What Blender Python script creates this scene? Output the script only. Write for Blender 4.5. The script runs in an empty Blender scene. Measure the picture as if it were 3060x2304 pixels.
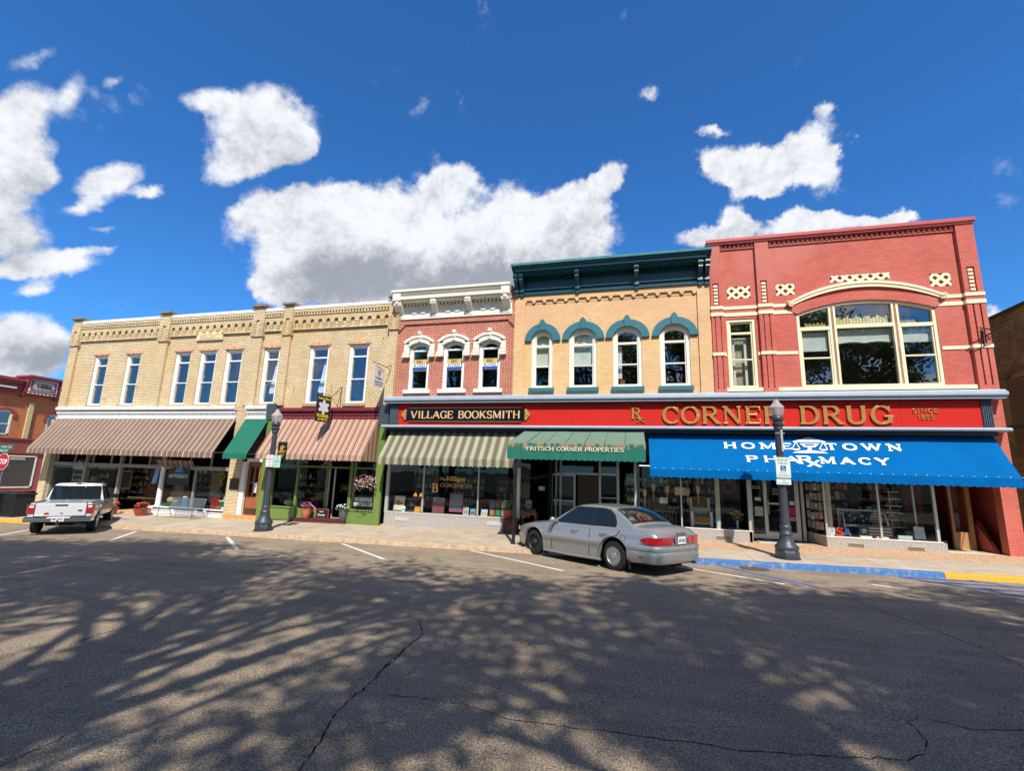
import bpy, bmesh, math, random
from mathutils import Vector, Matrix, Euler
random.seed(7)
R_=math.radians
sc=bpy.context.scene
C=sc.collection
# ---------------------------------------------------------------- camera
cam=bpy.data.objects.new('camera',bpy.data.cameras.new('camera')); C.objects.link(cam)
_y,_p,_r=0.26121355,0.18754154,0.03224765
_f=Vector((-math.sin(_y)*math.cos(_p),math.cos(_y)*math.cos(_p),math.sin(_p)))
_r0=Vector((math.cos(_y),math.sin(_y),0)); _u0=_r0.cross(_f)
_rr=math.cos(_r)*_r0+math.sin(_r)*_u0; _uu=-math.sin(_r)*_r0+math.cos(_r)*_u0
M=Matrix((_rr,_uu,-_f)).transposed().to_4x4(); M.translation=Vector((0,0,2.40))
cam.matrix_world=M
cam.data.sensor_width=36; cam.data.sensor_fit='HORIZONTAL'; cam.data.lens=36*1401.88/3060
cam.data.clip_end=3000; cam.data.clip_start=.05
sc.camera=cam
# ---------------------------------------------------------------- exposure
sc.view_settings.view_transform='Standard'; sc.view_settings.look='None'
sc.view_settings.exposure=0.24; sc.view_settings.gamma=1.0
sc.render.film_transparent=False
sc.cycles.max_bounces=7; sc.cycles.transparent_max_bounces=12; sc.cycles.diffuse_bounces=3; sc.cycles.glossy_bounces=3
sc.cycles.transmission_bounces=4; sc.cycles.caustics_reflective=False; sc.cycles.caustics_refractive=False
sc.cycles.sample_clamp_indirect=6
# ---------------------------------------------------------------- sun
EL=R_(51); AZ=math.atan2(.365,-.93)
SUN=Vector((math.sin(AZ)*math.cos(EL),math.cos(AZ)*math.cos(EL),math.sin(EL)))
sl=bpy.data.lights.new('sun','SUN'); sl.energy=4.9; sl.angle=R_(.7); sl.color=(1,.945,.86)
so=bpy.data.objects.new('sun',sl); C.objects.link(so); so.rotation_euler=SUN.to_track_quat('Z','Y').to_euler(); so.location=(20,-30,40)
# ---------------------------------------------------------------- world : nishita sky with clouds fixed in the world's directions
W=bpy.data.worlds.new('World'); sc.world=W; W.use_nodes=True
nt=W.node_tree; nt.nodes.clear()
def N(t,**k):
    n=nt.nodes.new(t)
    for a,b in k.items(): setattr(n,a,b)
    return n
def LK(a,b): nt.links.new(a,b)
def MT(op,a,b=None,c=None,clamp=False):
    n=N('ShaderNodeMath',operation=op,use_clamp=clamp)
    for i,v in enumerate((a,b,c)):
        if v is None: continue
        if isinstance(v,(int,float)): n.inputs[i].default_value=v
        else: LK(v,n.inputs[i])
    return n.outputs[0]
def VM(op,a,b=None,out=0):
    n=N('ShaderNodeVectorMath',operation=op)
    for i,v in enumerate((a,b)):
        if v is None: continue
        if isinstance(v,(tuple,list)): n.inputs[i].default_value=v
        else: LK(v,n.inputs[i])
    return n.outputs[out]
sky=N('ShaderNodeTexSky',sky_type='NISHITA',sun_disc=False,sun_elevation=EL,sun_rotation=AZ,altitude=300,air_density=1.0,dust_density=.3,ozone_density=3.0)
tc=N('ShaderNodeTexCoord'); dirv=tc.outputs['Generated']
sep=N('ShaderNodeSeparateXYZ'); LK(dirv,sep.inputs[0])
ay=MT('MAXIMUM',MT('ABSOLUTE',sep.outputs[1]),.04)
u=MT('DIVIDE',sep.outputs[0],ay); v=MT('DIVIDE',sep.outputs[2],ay)
uv=N('ShaderNodeCombineXYZ'); LK(u,uv.inputs[0]); LK(v,uv.inputs[1]); UV=uv.outputs[0]
# noise lives in direction space scaled so that detail is even over the sky
nz=N('ShaderNodeTexNoise'); nz.inputs['Scale'].default_value=4.5; nz.inputs['Detail'].default_value=9; nz.inputs['Roughness'].default_value=.66; LK(dirv,nz.inputs['Vector'])
nz2=N('ShaderNodeTexNoise'); nz2.inputs['Scale'].default_value=2.6; nz2.inputs['Detail'].default_value=6; nz2.inputs['Roughness'].default_value=.55; LK(dirv,nz2.inputs['Vector'])
warp=VM('SCALE',VM('SUBTRACT',nz.outputs['Color'],(.5,.5,.5)),None); warp.node.inputs['Scale'].default_value=.22
UVw=VM('ADD',UV,warp)
def pix(x,y): # photo direction (2212-wide measure) -> world direction u,v
    X=(x*1.38336-1530)/1401.88; Y=-(y*1.38336-1152)/1401.88
    d=X*_rr+Y*_uu+_f
    return d.x/d.y,d.z/d.y
# cloud lobes measured in the photograph as directions: centre x,y and half sizes (later turned into world directions)
LOBES=[ # x,y,rx,ry,weight
 (440,215,70,35,.7),(545,245,105,70,1),(600,300,100,75,1),(530,340,100,55,.95),(650,330,45,45,.7),
 (570,470,100,70,1.1),(680,465,130,70,1.1),(640,560,130,80,1.1),(820,460,130,80,1),(980,400,80,55,1),(1130,430,120,80,1),(1240,425,90,60,1),(1320,385,38,45,1),
 (900,540,250,110,1),(1150,540,170,90,1),(680,560,150,90,1),(780,620,170,70,1),(620,610,80,70,1),(1270,500,90,70,.8),(1050,620,160,60,1),
 (25,270,85,85,1),(45,350,85,60,.95),(15,440,100,90,.9),(95,390,50,35,.7),(30,530,100,55,.9),(110,585,130,38,.95),(215,545,80,20,.55),(170,450,90,28,.7),(215,500,60,18,.5),
 (235,385,95,48,1.35),(320,412,55,22,.8),
 (20,595,60,25,.8),(70,640,60,22,.7),
 (40,730,110,50,1),(110,765,95,50,.9),(30,810,140,60,1),
 (1570,330,90,40,.9),(1680,350,130,65,1.2),(1750,300,80,60,.85),(1640,390,80,40,.8),(1790,370,60,60,.7),(1525,280,60,20,.75),(1560,365,70,35,.7),
 (1590,460,55,35,.8),(1530,510,90,35,1),(1600,490,50,40,.9),(1720,480,95,35,1),(1800,475,80,30,1),(1900,468,80,28,1),(1960,472,40,18,.8),
 (1770,230,45,22,.6),(1850,300,25,25,.45),(1410,210,20,25,.42),(2150,690,60,28,.9),(150,210,40,35,.38),(80,130,70,30,.3),(255,175,30,20,.35)]
acc=None
for (x,y,rx,ry,w) in LOBES:
    cu,cv=pix(x,y); a=pix(x+rx,y); b=pix(x,y-ry)
    ru=abs(a[0]-cu)*1.12; rv=abs(b[1]-cv)*1.12
    d=VM('SUBTRACT',UVw,(cu,cv,0)); d=VM('MULTIPLY',d,(1/ru,1/rv,0)); l=VM('LENGTH',d,out=1)
    g=MT('MULTIPLY',MT('SUBTRACT',1.0,l,clamp=True),w)
    acc=g if acc is None else MT('ADD',acc,g)
acc=MT('MINIMUM',acc,.75)
# generic unseen clouds behind the photographer, thickened to make the fill light whiter
back=MT('LESS_THAN',sep.outputs[1],0.0)
gen=MT('MULTIPLY',MT('SUBTRACT',nz2.outputs['Fac'],.43,clamp=True),3.0)
fld=MT('ADD',MT('MULTIPLY',acc,MT('SUBTRACT',1.0,back)),MT('MULTIPLY',gen,back))
def noise(scale,detail,rough,off=(0,0,0)):
    n=N('ShaderNodeTexNoise'); n.inputs['Scale'].default_value=scale; n.inputs['Detail'].default_value=detail; n.inputs['Roughness'].default_value=rough; LK(VM('ADD',dirv,off),n.inputs['Vector']); return n.outputs['Fac']
nA=noise(7.0,10,.62); nF=noise(26.0,6,.62)
fine=MT('ADD',MT('MULTIPLY',MT('SUBTRACT',nA,.5),1.15),MT('MULTIPLY',MT('SUBTRACT',nF,.5),.52))
dens=MT('ADD',fld,fine)
mr=N('ShaderNodeMapRange',interpolation_type='SMOOTHSTEP'); LK(dens,mr.inputs[0]); mr.inputs[1].default_value=.15; mr.inputs[2].default_value=.58
alpha=MT('MULTIPLY',MT('MULTIPLY',mr.outputs[0],.985),MT('GREATER_THAN',sep.outputs[2],-.02))
# relief: compare the same noise a little further towards the light
relief=MT('ADD',MT('MULTIPLY',MT('SUBTRACT',nA,noise(7.0,10,.62,(-.012,.0,.022))),3.8),MT('MULTIPLY',MT('SUBTRACT',nF,noise(26.0,6,.62,(-.004,.0,.007))),1.5))
# brightness of the cloud: thin rims white, thick cores and undersides grey
SHADE=[(880,610,280,60,1.0),(700,590,150,50,.6),(1130,610,150,40,.6),(560,340,90,40,.25),(40,440,100,50,.5),(60,540,110,45,.7),(100,790,180,35,1.0),(1250,520,90,45,.4),(620,400,90,40,.4),(1560,500,70,30,.3)]
sa=None
for (x,y,rx,ry,w) in SHADE:
    cu,cv=pix(x,y); a=pix(x+rx,y); b=pix(x,y-ry)
    d=VM('SUBTRACT',UVw,(cu,cv,0)); d=VM('MULTIPLY',d,(.62/abs(a[0]-cu),.62/abs(b[1]-cv),0)); l=VM('LENGTH',d,out=1)
    g=MT('MULTIPLY',MT('SUBTRACT',1.0,l,clamp=True),w); sa=g if sa is None else MT('ADD',sa,g)
core=N('ShaderNodeMapRange',interpolation_type='SMOOTHSTEP'); LK(MT('ADD',MT('MULTIPLY',sa,1.5),MT('SUBTRACT',MT('MULTIPLY',MT('SUBTRACT',nz2.outputs['Fac'],.5),1.0),relief)),core.inputs[0]); core.inputs[1].default_value=-.35; core.inputs[2].default_value=1.5
ccol=N('ShaderNodeMix',data_type='RGBA'); LK(core.outputs[0],ccol.inputs['Factor']); ccol.inputs['A'].default_value=(.92,.94,.98,1); ccol.inputs['B'].default_value=(.36,.39,.45,1)
skyt=N('ShaderNodeMix',data_type='RGBA',blend_type='MULTIPLY'); skyt.inputs['Factor'].default_value=1; LK(sky.outputs[0],skyt.inputs['A']); skyt.inputs['B'].default_value=(.37,.95,1.52,1)
bg1=N('ShaderNodeBackground'); LK(skyt.outputs['Result'],bg1.inputs[0]); bg1.inputs[1].default_value=.104
bg2=N('ShaderNodeBackground'); LK(ccol.outputs['Result'],bg2.inputs[0]); bg2.inputs[1].default_value=.88
mx=N('ShaderNodeMixShader'); LK(alpha,mx.inputs[0]); LK(bg1.outputs[0],mx.inputs[1]); LK(bg2.outputs[0],mx.inputs[2])
wo=N('ShaderNodeOutputWorld'); LK(mx.outputs[0],wo.inputs[0])
W.cycles.sampling_method='MANUAL'; W.cycles.sample_map_resolution=512
# ================================================================ helpers
ORG={}
def lin(h):
    h=h.lstrip('#'); o=[]
    for i in (0,2,4):
        c=int(h[i:i+2],16)/255; o.append(c/12.92 if c<=.04045 else ((c+.055)/1.055)**2.4)
    return (*o,1)
def newmat(name):
    m=bpy.data.materials.new(name); m.use_nodes=True; t=m.node_tree
    b=t.nodes['Principled BSDF']; return m,t,b
MATS={}
def mat(name,col,rough=.6,metal=0.,var=.12,vs=3.0,bump=0.,bs=60.,spec=None,coat=0.,streak=0.):
    if name in MATS: return MATS[name]
    m,t,b=newmat(name); c=lin(col) if isinstance(col,str) else (*col,1)
    b.inputs['Roughness'].default_value=rough; b.inputs['Metallic'].default_value=metal
    if coat: b.inputs['Coat Weight'].default_value=coat; b.inputs['Coat Roughness'].default_value=.04
    if spec is not None: b.inputs['Specular IOR Level'].default_value=spec
    if var or bump:
        g=t.nodes.new('ShaderNodeNewGeometry')
    if var:
        n=t.nodes.new('ShaderNodeTexNoise'); n.inputs['Scale'].default_value=vs; n.inputs['Detail'].default_value=6; n.inputs['Roughness'].default_value=.65
        if streak:
            mp=t.nodes.new('ShaderNodeMapping'); mp.inputs['Scale'].default_value=(1,1,streak); t.links.new(g.outputs['Position'],mp.inputs[0]); t.links.new(mp.outputs[0],n.inputs['Vector'])
        else: t.links.new(g.outputs['Position'],n.inputs['Vector'])
        r=t.nodes.new('ShaderNodeMapRange'); r.inputs[1].default_value=.3; r.inputs[2].default_value=.7; r.inputs[3].default_value=1-var; r.inputs[4].default_value=1+var
        t.links.new(n.outputs['Fac'],r.inputs[0])
        x=t.nodes.new('ShaderNodeMix'); x.data_type='RGBA'; x.blend_type='MULTIPLY'; x.inputs['Factor'].default_value=1; x.inputs['A'].default_value=c
        t.links.new(r.outputs[0],x.inputs['B']); t.links.new(x.outputs['Result'],b.inputs['Base Color'])
    else: b.inputs['Base Color'].default_value=c
    if bump:
        n2=t.nodes.new('ShaderNodeTexNoise'); n2.inputs['Scale'].default_value=bs; n2.inputs['Detail'].default_value=4; t.links.new(g.outputs['Position'],n2.inputs['Vector'])
        bp=t.nodes.new('ShaderNodeBump'); bp.inputs['Strength'].default_value=bump; bp.inputs['Distance'].default_value=.01; t.links.new(n2.outputs['Fac'],bp.inputs['Height']); t.links.new(bp.outputs[0],b.inputs['Normal'])
    MATS[name]=m; return m
def brick(name,c1,c2,mo,bw=.24,bh=.086,ms=.014,var=.16,rough=.85,stain=None):
    m,t,b=newmat(name); L=t.links.new; nn=t.nodes.new
    g=nn('ShaderNodeNewGeometry'); s=nn('ShaderNodeSeparateXYZ'); L(g.outputs['Position'],s.inputs[0])
    a=nn('ShaderNodeMath'); a.operation='ADD'; L(s.outputs[0],a.inputs[0]); L(s.outputs[1],a.inputs[1])
    cx=nn('ShaderNodeCombineXYZ'); L(a.outputs[0],cx.inputs[0]); L(s.outputs[2],cx.inputs[1])
    k=nn('ShaderNodeTexBrick'); L(cx.outputs[0],k.inputs['Vector']); k.inputs['Scale'].default_value=1; k.inputs['Brick Width'].default_value=bw; k.inputs['Row Height'].default_value=bh; k.inputs['Mortar Size'].default_value=ms; k.inputs['Mortar Smooth'].default_value=.2; k.inputs['Bias'].default_value=-.1
    k.inputs['Color1'].default_value=lin(c1); k.inputs['Color2'].default_value=lin(c2); k.inputs['Mortar'].default_value=lin(mo)
    n=nn('ShaderNodeTexNoise'); n.inputs['Scale'].default_value=1.1; n.inputs['Detail'].default_value=8; n.inputs['Roughness'].default_value=.7; L(g.outputs['Position'],n.inputs['Vector'])
    r=nn('ShaderNodeMapRange'); r.inputs[1].default_value=.3; r.inputs[2].default_value=.7; r.inputs[3].default_value=1-var; r.inputs[4].default_value=1+var; L(n.outputs['Fac'],r.inputs[0])
    x=nn('ShaderNodeMix'); x.data_type='RGBA'; x.blend_type='MULTIPLY'; x.inputs['Factor'].default_value=1; L(k.outputs['Color'],x.inputs['A']); L(r.outputs[0],x.inputs['B'])
    out=x.outputs['Result']
    if stain:
        n3=nn('ShaderNodeTexNoise'); n3.inputs['Scale'].default_value=.45; n3.inputs['Detail'].default_value=5; L(g.outputs['Position'],n3.inputs['Vector'])
        r3=nn('ShaderNodeMapRange'); r3.inputs[1].default_value=.48; r3.inputs[2].default_value=.66; r3.inputs[4].default_value=.55; L(n3.outputs['Fac'],r3.inputs[0])
        x3=nn('ShaderNodeMix'); x3.data_type='RGBA'; L(r3.outputs[0],x3.inputs['Factor']); L(out,x3.inputs['A']); x3.inputs['B'].default_value=lin(stain); out=x3.outputs['Result']
    L(out,b.inputs['Base Color']); b.inputs['Roughness'].default_value=rough
    bp=nn('ShaderNodeBump'); bp.inputs['Strength'].default_value=.5; bp.inputs['Distance'].default_value=.008; bp.invert=True; L(k.outputs['Fac'],bp.inputs['Height']); L(bp.outputs[0],b.inputs['Normal'])
    MATS[name]=m; return m
def striped(name,axis,stops,period,rough=.8):
    """awning cloth: stops=[(width fraction,colour)...] repeated along world x"""
    m,t,b=newmat(name); L=t.links.new; nn=t.nodes.new
    g=nn('ShaderNodeNewGeometry'); s=nn('ShaderNodeSeparateXYZ'); L(g.outputs['Position'],s.inputs[0])
    src=s.outputs[axis]
    if axis==3: pass
    d=nn('ShaderNodeMath'); d.operation='DIVIDE'; L(src,d.inputs[0]); d.inputs[1].default_value=period
    f=nn('ShaderNodeMath'); f.operation='FLOORED_MODULO'; L(d.outputs[0],f.inputs[0]); f.inputs[1].default_value=1
    r=nn('ShaderNodeValToRGB'); r.color_ramp.interpolation='CONSTANT'; L(f.outputs[0],r.inputs[0])
    e=r.color_ramp.elements; pos=0
    for i,(w,c) in enumerate(stops):
        if i<2: q=e[i]; q.position=pos
        else: q=e.new(pos)
        q.color=lin(c); pos+=w
    n=nn('ShaderNodeTexNoise'); n.inputs['Scale'].default_value=1.2; n.inputs['Detail'].default_value=5; L(g.outputs['Position'],n.inputs['Vector'])
    rr=nn('ShaderNodeMapRange'); rr.inputs[1].default_value=.3; rr.inputs[2].default_value=.7; rr.inputs[3].default_value=.9; rr.inputs[4].default_value=1.07; L(n.outputs['Fac'],rr.inputs[0])
    x=nn('ShaderNodeMix'); x.data_type='RGBA'; x.blend_type='MULTIPLY'; x.inputs['Factor'].default_value=1; L(r.outputs[0],x.inputs['A']); L(rr.outputs[0],x.inputs['B'])
    L(x.outputs['Result'],b.inputs['Base Color']); b.inputs['Roughness'].default_value=rough
    MATS[name]=m; return m
def glassmat(name,tint,refl=.12,rough=.0):
    m,t,b=newmat(name); t.nodes.remove(b); L=t.links.new; nn=t.nodes.new; out=t.nodes['Material Output']
    tr=nn('ShaderNodeBsdfTransparent'); tr.inputs[0].default_value=(*tint,1)
    gl=nn('ShaderNodeBsdfGlossy'); gl.inputs['Roughness'].default_value=rough; gl.inputs[0].default_value=(1,1,1,1)
    g=nn('ShaderNodeNewGeometry'); n=nn('ShaderNodeTexNoise'); n.inputs['Scale'].default_value=1.6; n.inputs['Detail'].default_value=1; L(g.outputs['Position'],n.inputs['Vector'])
    bp=nn('ShaderNodeBump'); bp.inputs['Strength'].default_value=.12; bp.inputs['Distance'].default_value=.02; L(n.outputs['Fac'],bp.inputs['Height']); L(bp.outputs[0],gl.inputs['Normal'])
    f=nn('ShaderNodeLayerWeight'); f.inputs['Blend'].default_value=.5
    p=nn('ShaderNodeMath'); p.operation='POWER'; L(f.outputs['Facing'],p.inputs[0]); p.inputs[1].default_value=4
    ma=nn('ShaderNodeMapRange'); L(p.outputs[0],ma.inputs[0]); ma.inputs[3].default_value=refl; ma.inputs[4].default_value=.95
    mx=nn('ShaderNodeMixShader'); L(ma.outputs[0],mx.inputs[0]); L(tr.outputs[0],mx.inputs[1]); L(gl.outputs[0],mx.inputs[2]); L(mx.outputs[0],out.inputs[0])
    MATS[name]=m; return m
class MB:
    def __init__(s): s.v=[]; s.f=[]; s.mi=[]; s.cur=0
    def V(s,p): s.v.append(tuple(p)); return len(s.v)-1
    def F(s,idx): s.f.append(tuple(idx)); s.mi.append(s.cur)
    def poly(s,pts): s.F([s.V(p) for p in pts]); return s
    def box(s,x0,x1,y0,y1,z0,z1,T=None):
        P=[(x,y,z) for x in (x0,x1) for y in (y0,y1) for z in (z0,z1)]
        if T: P=[T(p) for p in P]
        i=[s.V(p) for p in P]
        for q in ((0,1,3,2),(4,6,7,5),(0,4,5,1),(2,3,7,6),(0,2,6,4),(1,5,7,3)): s.F([i[k] for k in q])
        return s
    def prism(s,pts,d,T=None):
        """pts: closed 3-D outline, extruded by vector d"""
        d=Vector(d); a=[Vector(p) for p in pts]; b=[p+d for p in a]
        if T: a=[T(p) for p in a]; b=[T(p) for p in b]
        ia=[s.V(p) for p in a]; ib=[s.V(p) for p in b]; n=len(a)
        s.F(ia); s.F(ib[::-1])
        for k in range(n): s.F((ia[k],ia[(k+1)%n],ib[(k+1)%n],ib[k]))
        return s
    def cyl(s,a,b,r0,r1=None,n=12,cap=True):
        r1=r0 if r1 is None else r1
        a=Vector(a);b=Vector(b);d=(b-a).normalized(); t=Vector((0,0,1)) if abs(d.z)<.9 else Vector((1,0,0)); x=d.cross(t).normalized(); y=d.cross(x)
        A=[s.V(a+(x*math.cos(k*2*math.pi/n)+y*math.sin(k*2*math.pi/n))*r0) for k in range(n)]
        B=[s.V(b+(x*math.cos(k*2*math.pi/n)+y*math.sin(k*2*math.pi/n))*r1) for k in range(n)]
        for k in range(n): s.F((A[k],A[(k+1)%n],B[(k+1)%n],B[k]))
        if cap: s.F(A[::-1]); s.F(B)
        return s
    def tube(s,pts,r,n=8):
        pts=[Vector(p) for p in pts]; rings=[]
        for i,p in enumerate(pts):
            d=(pts[min(i+1,len(pts)-1)]-pts[max(i-1,0)]).normalized(); t=Vector((0,0,1)) if abs(d.z)<.9 else Vector((1,0,0)); x=d.cross(t).normalized(); y=d.cross(x)
            rr=r[i] if isinstance(r,(list,tuple)) else r
            rings.append([s.V(p+(x*math.cos(k*2*math.pi/n)+y*math.sin(k*2*math.pi/n))*rr) for k in range(n)])
        for A,B in zip(rings,rings[1:]):
            for k in range(n): s.F((A[k],A[(k+1)%n],B[(k+1)%n],B[k]))
        s.F(rings[0][::-1]); s.F(rings[-1]); return s
    def lathe(s,cx,cy,prof,n=20,flute=0,rot=0):
        rings=[]
        for (r,z) in prof:
            rings.append([s.V((cx+(r*(1+(flute*(k%2)) ))*math.cos(rot+k*2*math.pi/n),cy+(r*(1+(flute*(k%2))))*math.sin(rot+k*2*math.pi/n),z)) for k in range(n)])
        for A,B in zip(rings,rings[1:]):
            for k in range(n): s.F((A[k],A[(k+1)%n],B[(k+1)%n],B[k]))
        s.F(rings[0][::-1]); s.F(rings[-1]); return s
    def ball(s,c,r,n=10,m=7,sc=(1,1,1)):
        rings=[]
        for j in range(m+1):
            th=math.pi*j/m
            rings.append([s.V((c[0]+r*sc[0]*math.sin(th)*math.cos(2*math.pi*k/n),c[1]+r*sc[1]*math.sin(th)*math.sin(2*math.pi*k/n),c[2]+r*sc[2]*math.cos(th))) for k in range(n)])
        for A,B in zip(rings,rings[1:]):
            for k in range(n): s.F((A[k],B[k],B[(k+1)%n],A[(k+1)%n]))
        return s
    def build(s,name,mats,parent=None,smooth=0,org=(0,0,0),bevel=0):
        me=bpy.data.meshes.new(name)
        o_=ORG.get(parent.name,Vector((0,0,0))) if parent else Vector(org)
        me.from_pydata([(p[0]-o_[0],p[1]-o_[1],p[2]-o_[2]) for p in s.v],[],s.f)
        if not isinstance(mats,(list,tuple)): mats=[mats]
        for m in mats: me.materials.append(m)
        if len(mats)>1: me.polygons.foreach_set('material_index',s.mi)
        me.validate(); me.update()
        bm=bmesh.new(); bm.from_mesh(me)
        if smooth: bmesh.ops.remove_doubles(bm,verts=bm.verts,dist=1e-5)
        bmesh.ops.recalc_face_normals(bm,faces=bm.faces); bm.to_mesh(me); bm.free()
        if smooth:
            me.shade_smooth(); me.set_sharp_from_angle(angle=R_(smooth))
        o=bpy.data.objects.new(name,me); C.objects.link(o)
        if parent: o.parent=parent
        else: o.location=o_
        ORG[o.name]=Vector(o_)
        if bevel:
            b=o.modifiers.new('bevel','BEVEL'); b.width=bevel; b.segments=2; b.limit_method='ANGLE'
        return o
def _split(s,name,mats,parent=None,smooth=0,bevel=0):
    # one object per separate piece (pieces whose boxes touch stay together)
    p=list(range(len(s.v)))
    def fd(a):
        while p[a]!=a: p[a]=p[p[a]]; a=p[a]
        return a
    for f in s.f:
        for k in f[1:]: p[fd(k)]=fd(f[0])
    isl={}
    for i,f in enumerate(s.f): isl.setdefault(fd(f[0]),[]).append(i)
    B=[]
    for r,fs in isl.items():
        vs=[s.v[k] for i in fs for k in s.f[i]]; B.append([[min(v[a] for v in vs)-.012 for a in range(3)],[max(v[a] for v in vs)+.012 for a in range(3)],list(fs)])
    ch=True
    while ch:
        ch=False
        for i in range(len(B)):
            for j in range(i+1,len(B)):
                a,b=B[i],B[j]
                if all(a[0][q]<=b[1][q] and b[0][q]<=a[1][q] for q in range(3)):
                    a[0]=[min(a[0][q],b[0][q]) for q in range(3)]; a[1]=[max(a[1][q],b[1][q]) for q in range(3)]; a[2]+=b[2]; B.pop(j); ch=True; break
            if ch: break
    out=[]
    for b in B:
        m=MB(); mp={}
        for i in b[2]:
            ids=[]
            for k in s.f[i]:
                if k not in mp: mp[k]=m.V(s.v[k])
                ids.append(mp[k])
            m.cur=s.mi[i]; m.F(ids)
        out.append(m.build(name,mats,parent,smooth=smooth,bevel=bevel))
    return out
MB.split=_split
def tag(o,label,cat,group=None,kind=None):
    o['label']=label; o['category']=cat
    if group: o['group']=group
    if kind: o['kind']=kind
    return o
def thing(name,label,cat,loc=(0,0,0),group=None):
    o=bpy.data.objects.new(name,None); o.empty_display_size=.2; C.objects.link(o); o.location=loc; ORG[o.name]=Vector(loc)
    return tag(o,label,cat,group)
def struct(o): o['kind']='structure'; return o
def clone(o,parent=None):
    c=o.copy(); C.objects.link(c); c.parent=parent; ORG[c.name]=ORG[o.name]
    for ch in list(o.children): clone(ch,c)
    return c
def arc(x0,x1,zs,rise,n=12):
    """points of a segmental/elliptic arch from (x0,zs) over (mid,zs+rise) to (x1,zs)"""
    return [((x0+x1)/2-(x1-x0)/2*math.cos(math.pi*k/n),zs+rise*math.sin(math.pi*k/n)) for k in range(n+1)]
def segarc(x0,x1,zs,rise,n=14):
    h=(x1-x0)/2; r=(h*h+rise*rise)/(2*rise); a=math.asin(h/r)
    return [((x0+x1)/2+r*math.sin(-a+2*a*k/n),zs+rise-r+r*math.cos(-a+2*a*k/n)) for k in range(n+1)]
def wall(mb,x0,x1,z0,z1,y,ops,depth=.25):
    """front face of a wall with openings; op=(xa,xb,za,zb[,curve]) curve = arch points whose apex is zb"""
    xs=sorted({x0,x1,*[o[0] for o in ops],*[o[1] for o in ops]}); zs=sorted({z0,z1,*[o[2] for o in ops],*[o[3] for o in ops]})
    xs=[x for x in xs if x0<=x<=x1]; zs=[z for z in zs if z0<=z<=z1]
    for a,b in zip(xs,xs[1:]):
        for c,d in zip(zs,zs[1:]):
            mx,mz=(a+b)/2,(c+d)/2
            if any(o[0]<mx<o[1] and o[2]<mz<o[3] for o in ops): continue
            mb.poly([(a,y,c),(b,y,c),(b,y,d),(a,y,d)])
    for o in ops:
        xa,xb,za,zb=o[:4]; yb=y+depth
        if len(o)>4:
            cv=o[4]; zsp=cv[0][1]; n=len(cv)//2
            mb.poly([(xa,y,zb)]+[(p[0],y,p[1]) for p in cv[:n+1]][::1]) if True else None
            mb.poly([(p[0],y,p[1]) for p in cv[n:]]+[(xb,y,zb)])
            for p,q in zip(cv,cv[1:]): mb.poly([(p[0],y,p[1]),(q[0],y,q[1]),(q[0],yb,q[1]),(p[0],yb,p[1])])
            zt=zsp
        else:
            zt=zb; mb.poly([(xa,y,zb),(xb,y,zb),(xb,yb,zb),(xa,yb,zb)])
        mb.poly([(xa,y,za),(xa,y,zt),(xa,yb,zt),(xa,yb,za)]); mb.poly([(xb,y,za),(xb,y,zt),(xb,yb,zt),(xb,yb,za)])
        mb.poly([(xa,y,za),(xb,y,za),(xb,yb,za),(xa,yb,za)])
def ring(mb,outer,inner,y0,y1):
    """band between two open curves in xz, thickness y0..y1"""
    n=len(outer)
    for k in range(n-1):
        a,b=outer[k],outer[k+1]; c,d=inner[k+1],inner[k]
        mb.poly([(a[0],y0,a[1]),(b[0],y0,b[1]),(c[0],y0,c[1]),(d[0],y0,d[1])])
        mb.poly([(a[0],y0,a[1]),(b[0],y0,b[1]),(b[0],y1,b[1]),(a[0],y1,a[1])])
        mb.poly([(d[0],y0,d[1]),(c[0],y0,c[1]),(c[0],y1,c[1]),(d[0],y1,d[1])])
    for k in (0,n-1):
        a,d=outer[k],inner[k]; mb.poly([(a[0],y0,a[1]),(d[0],y0,d[1]),(d[0],y1,d[1]),(a[0],y1,a[1])])
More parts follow.
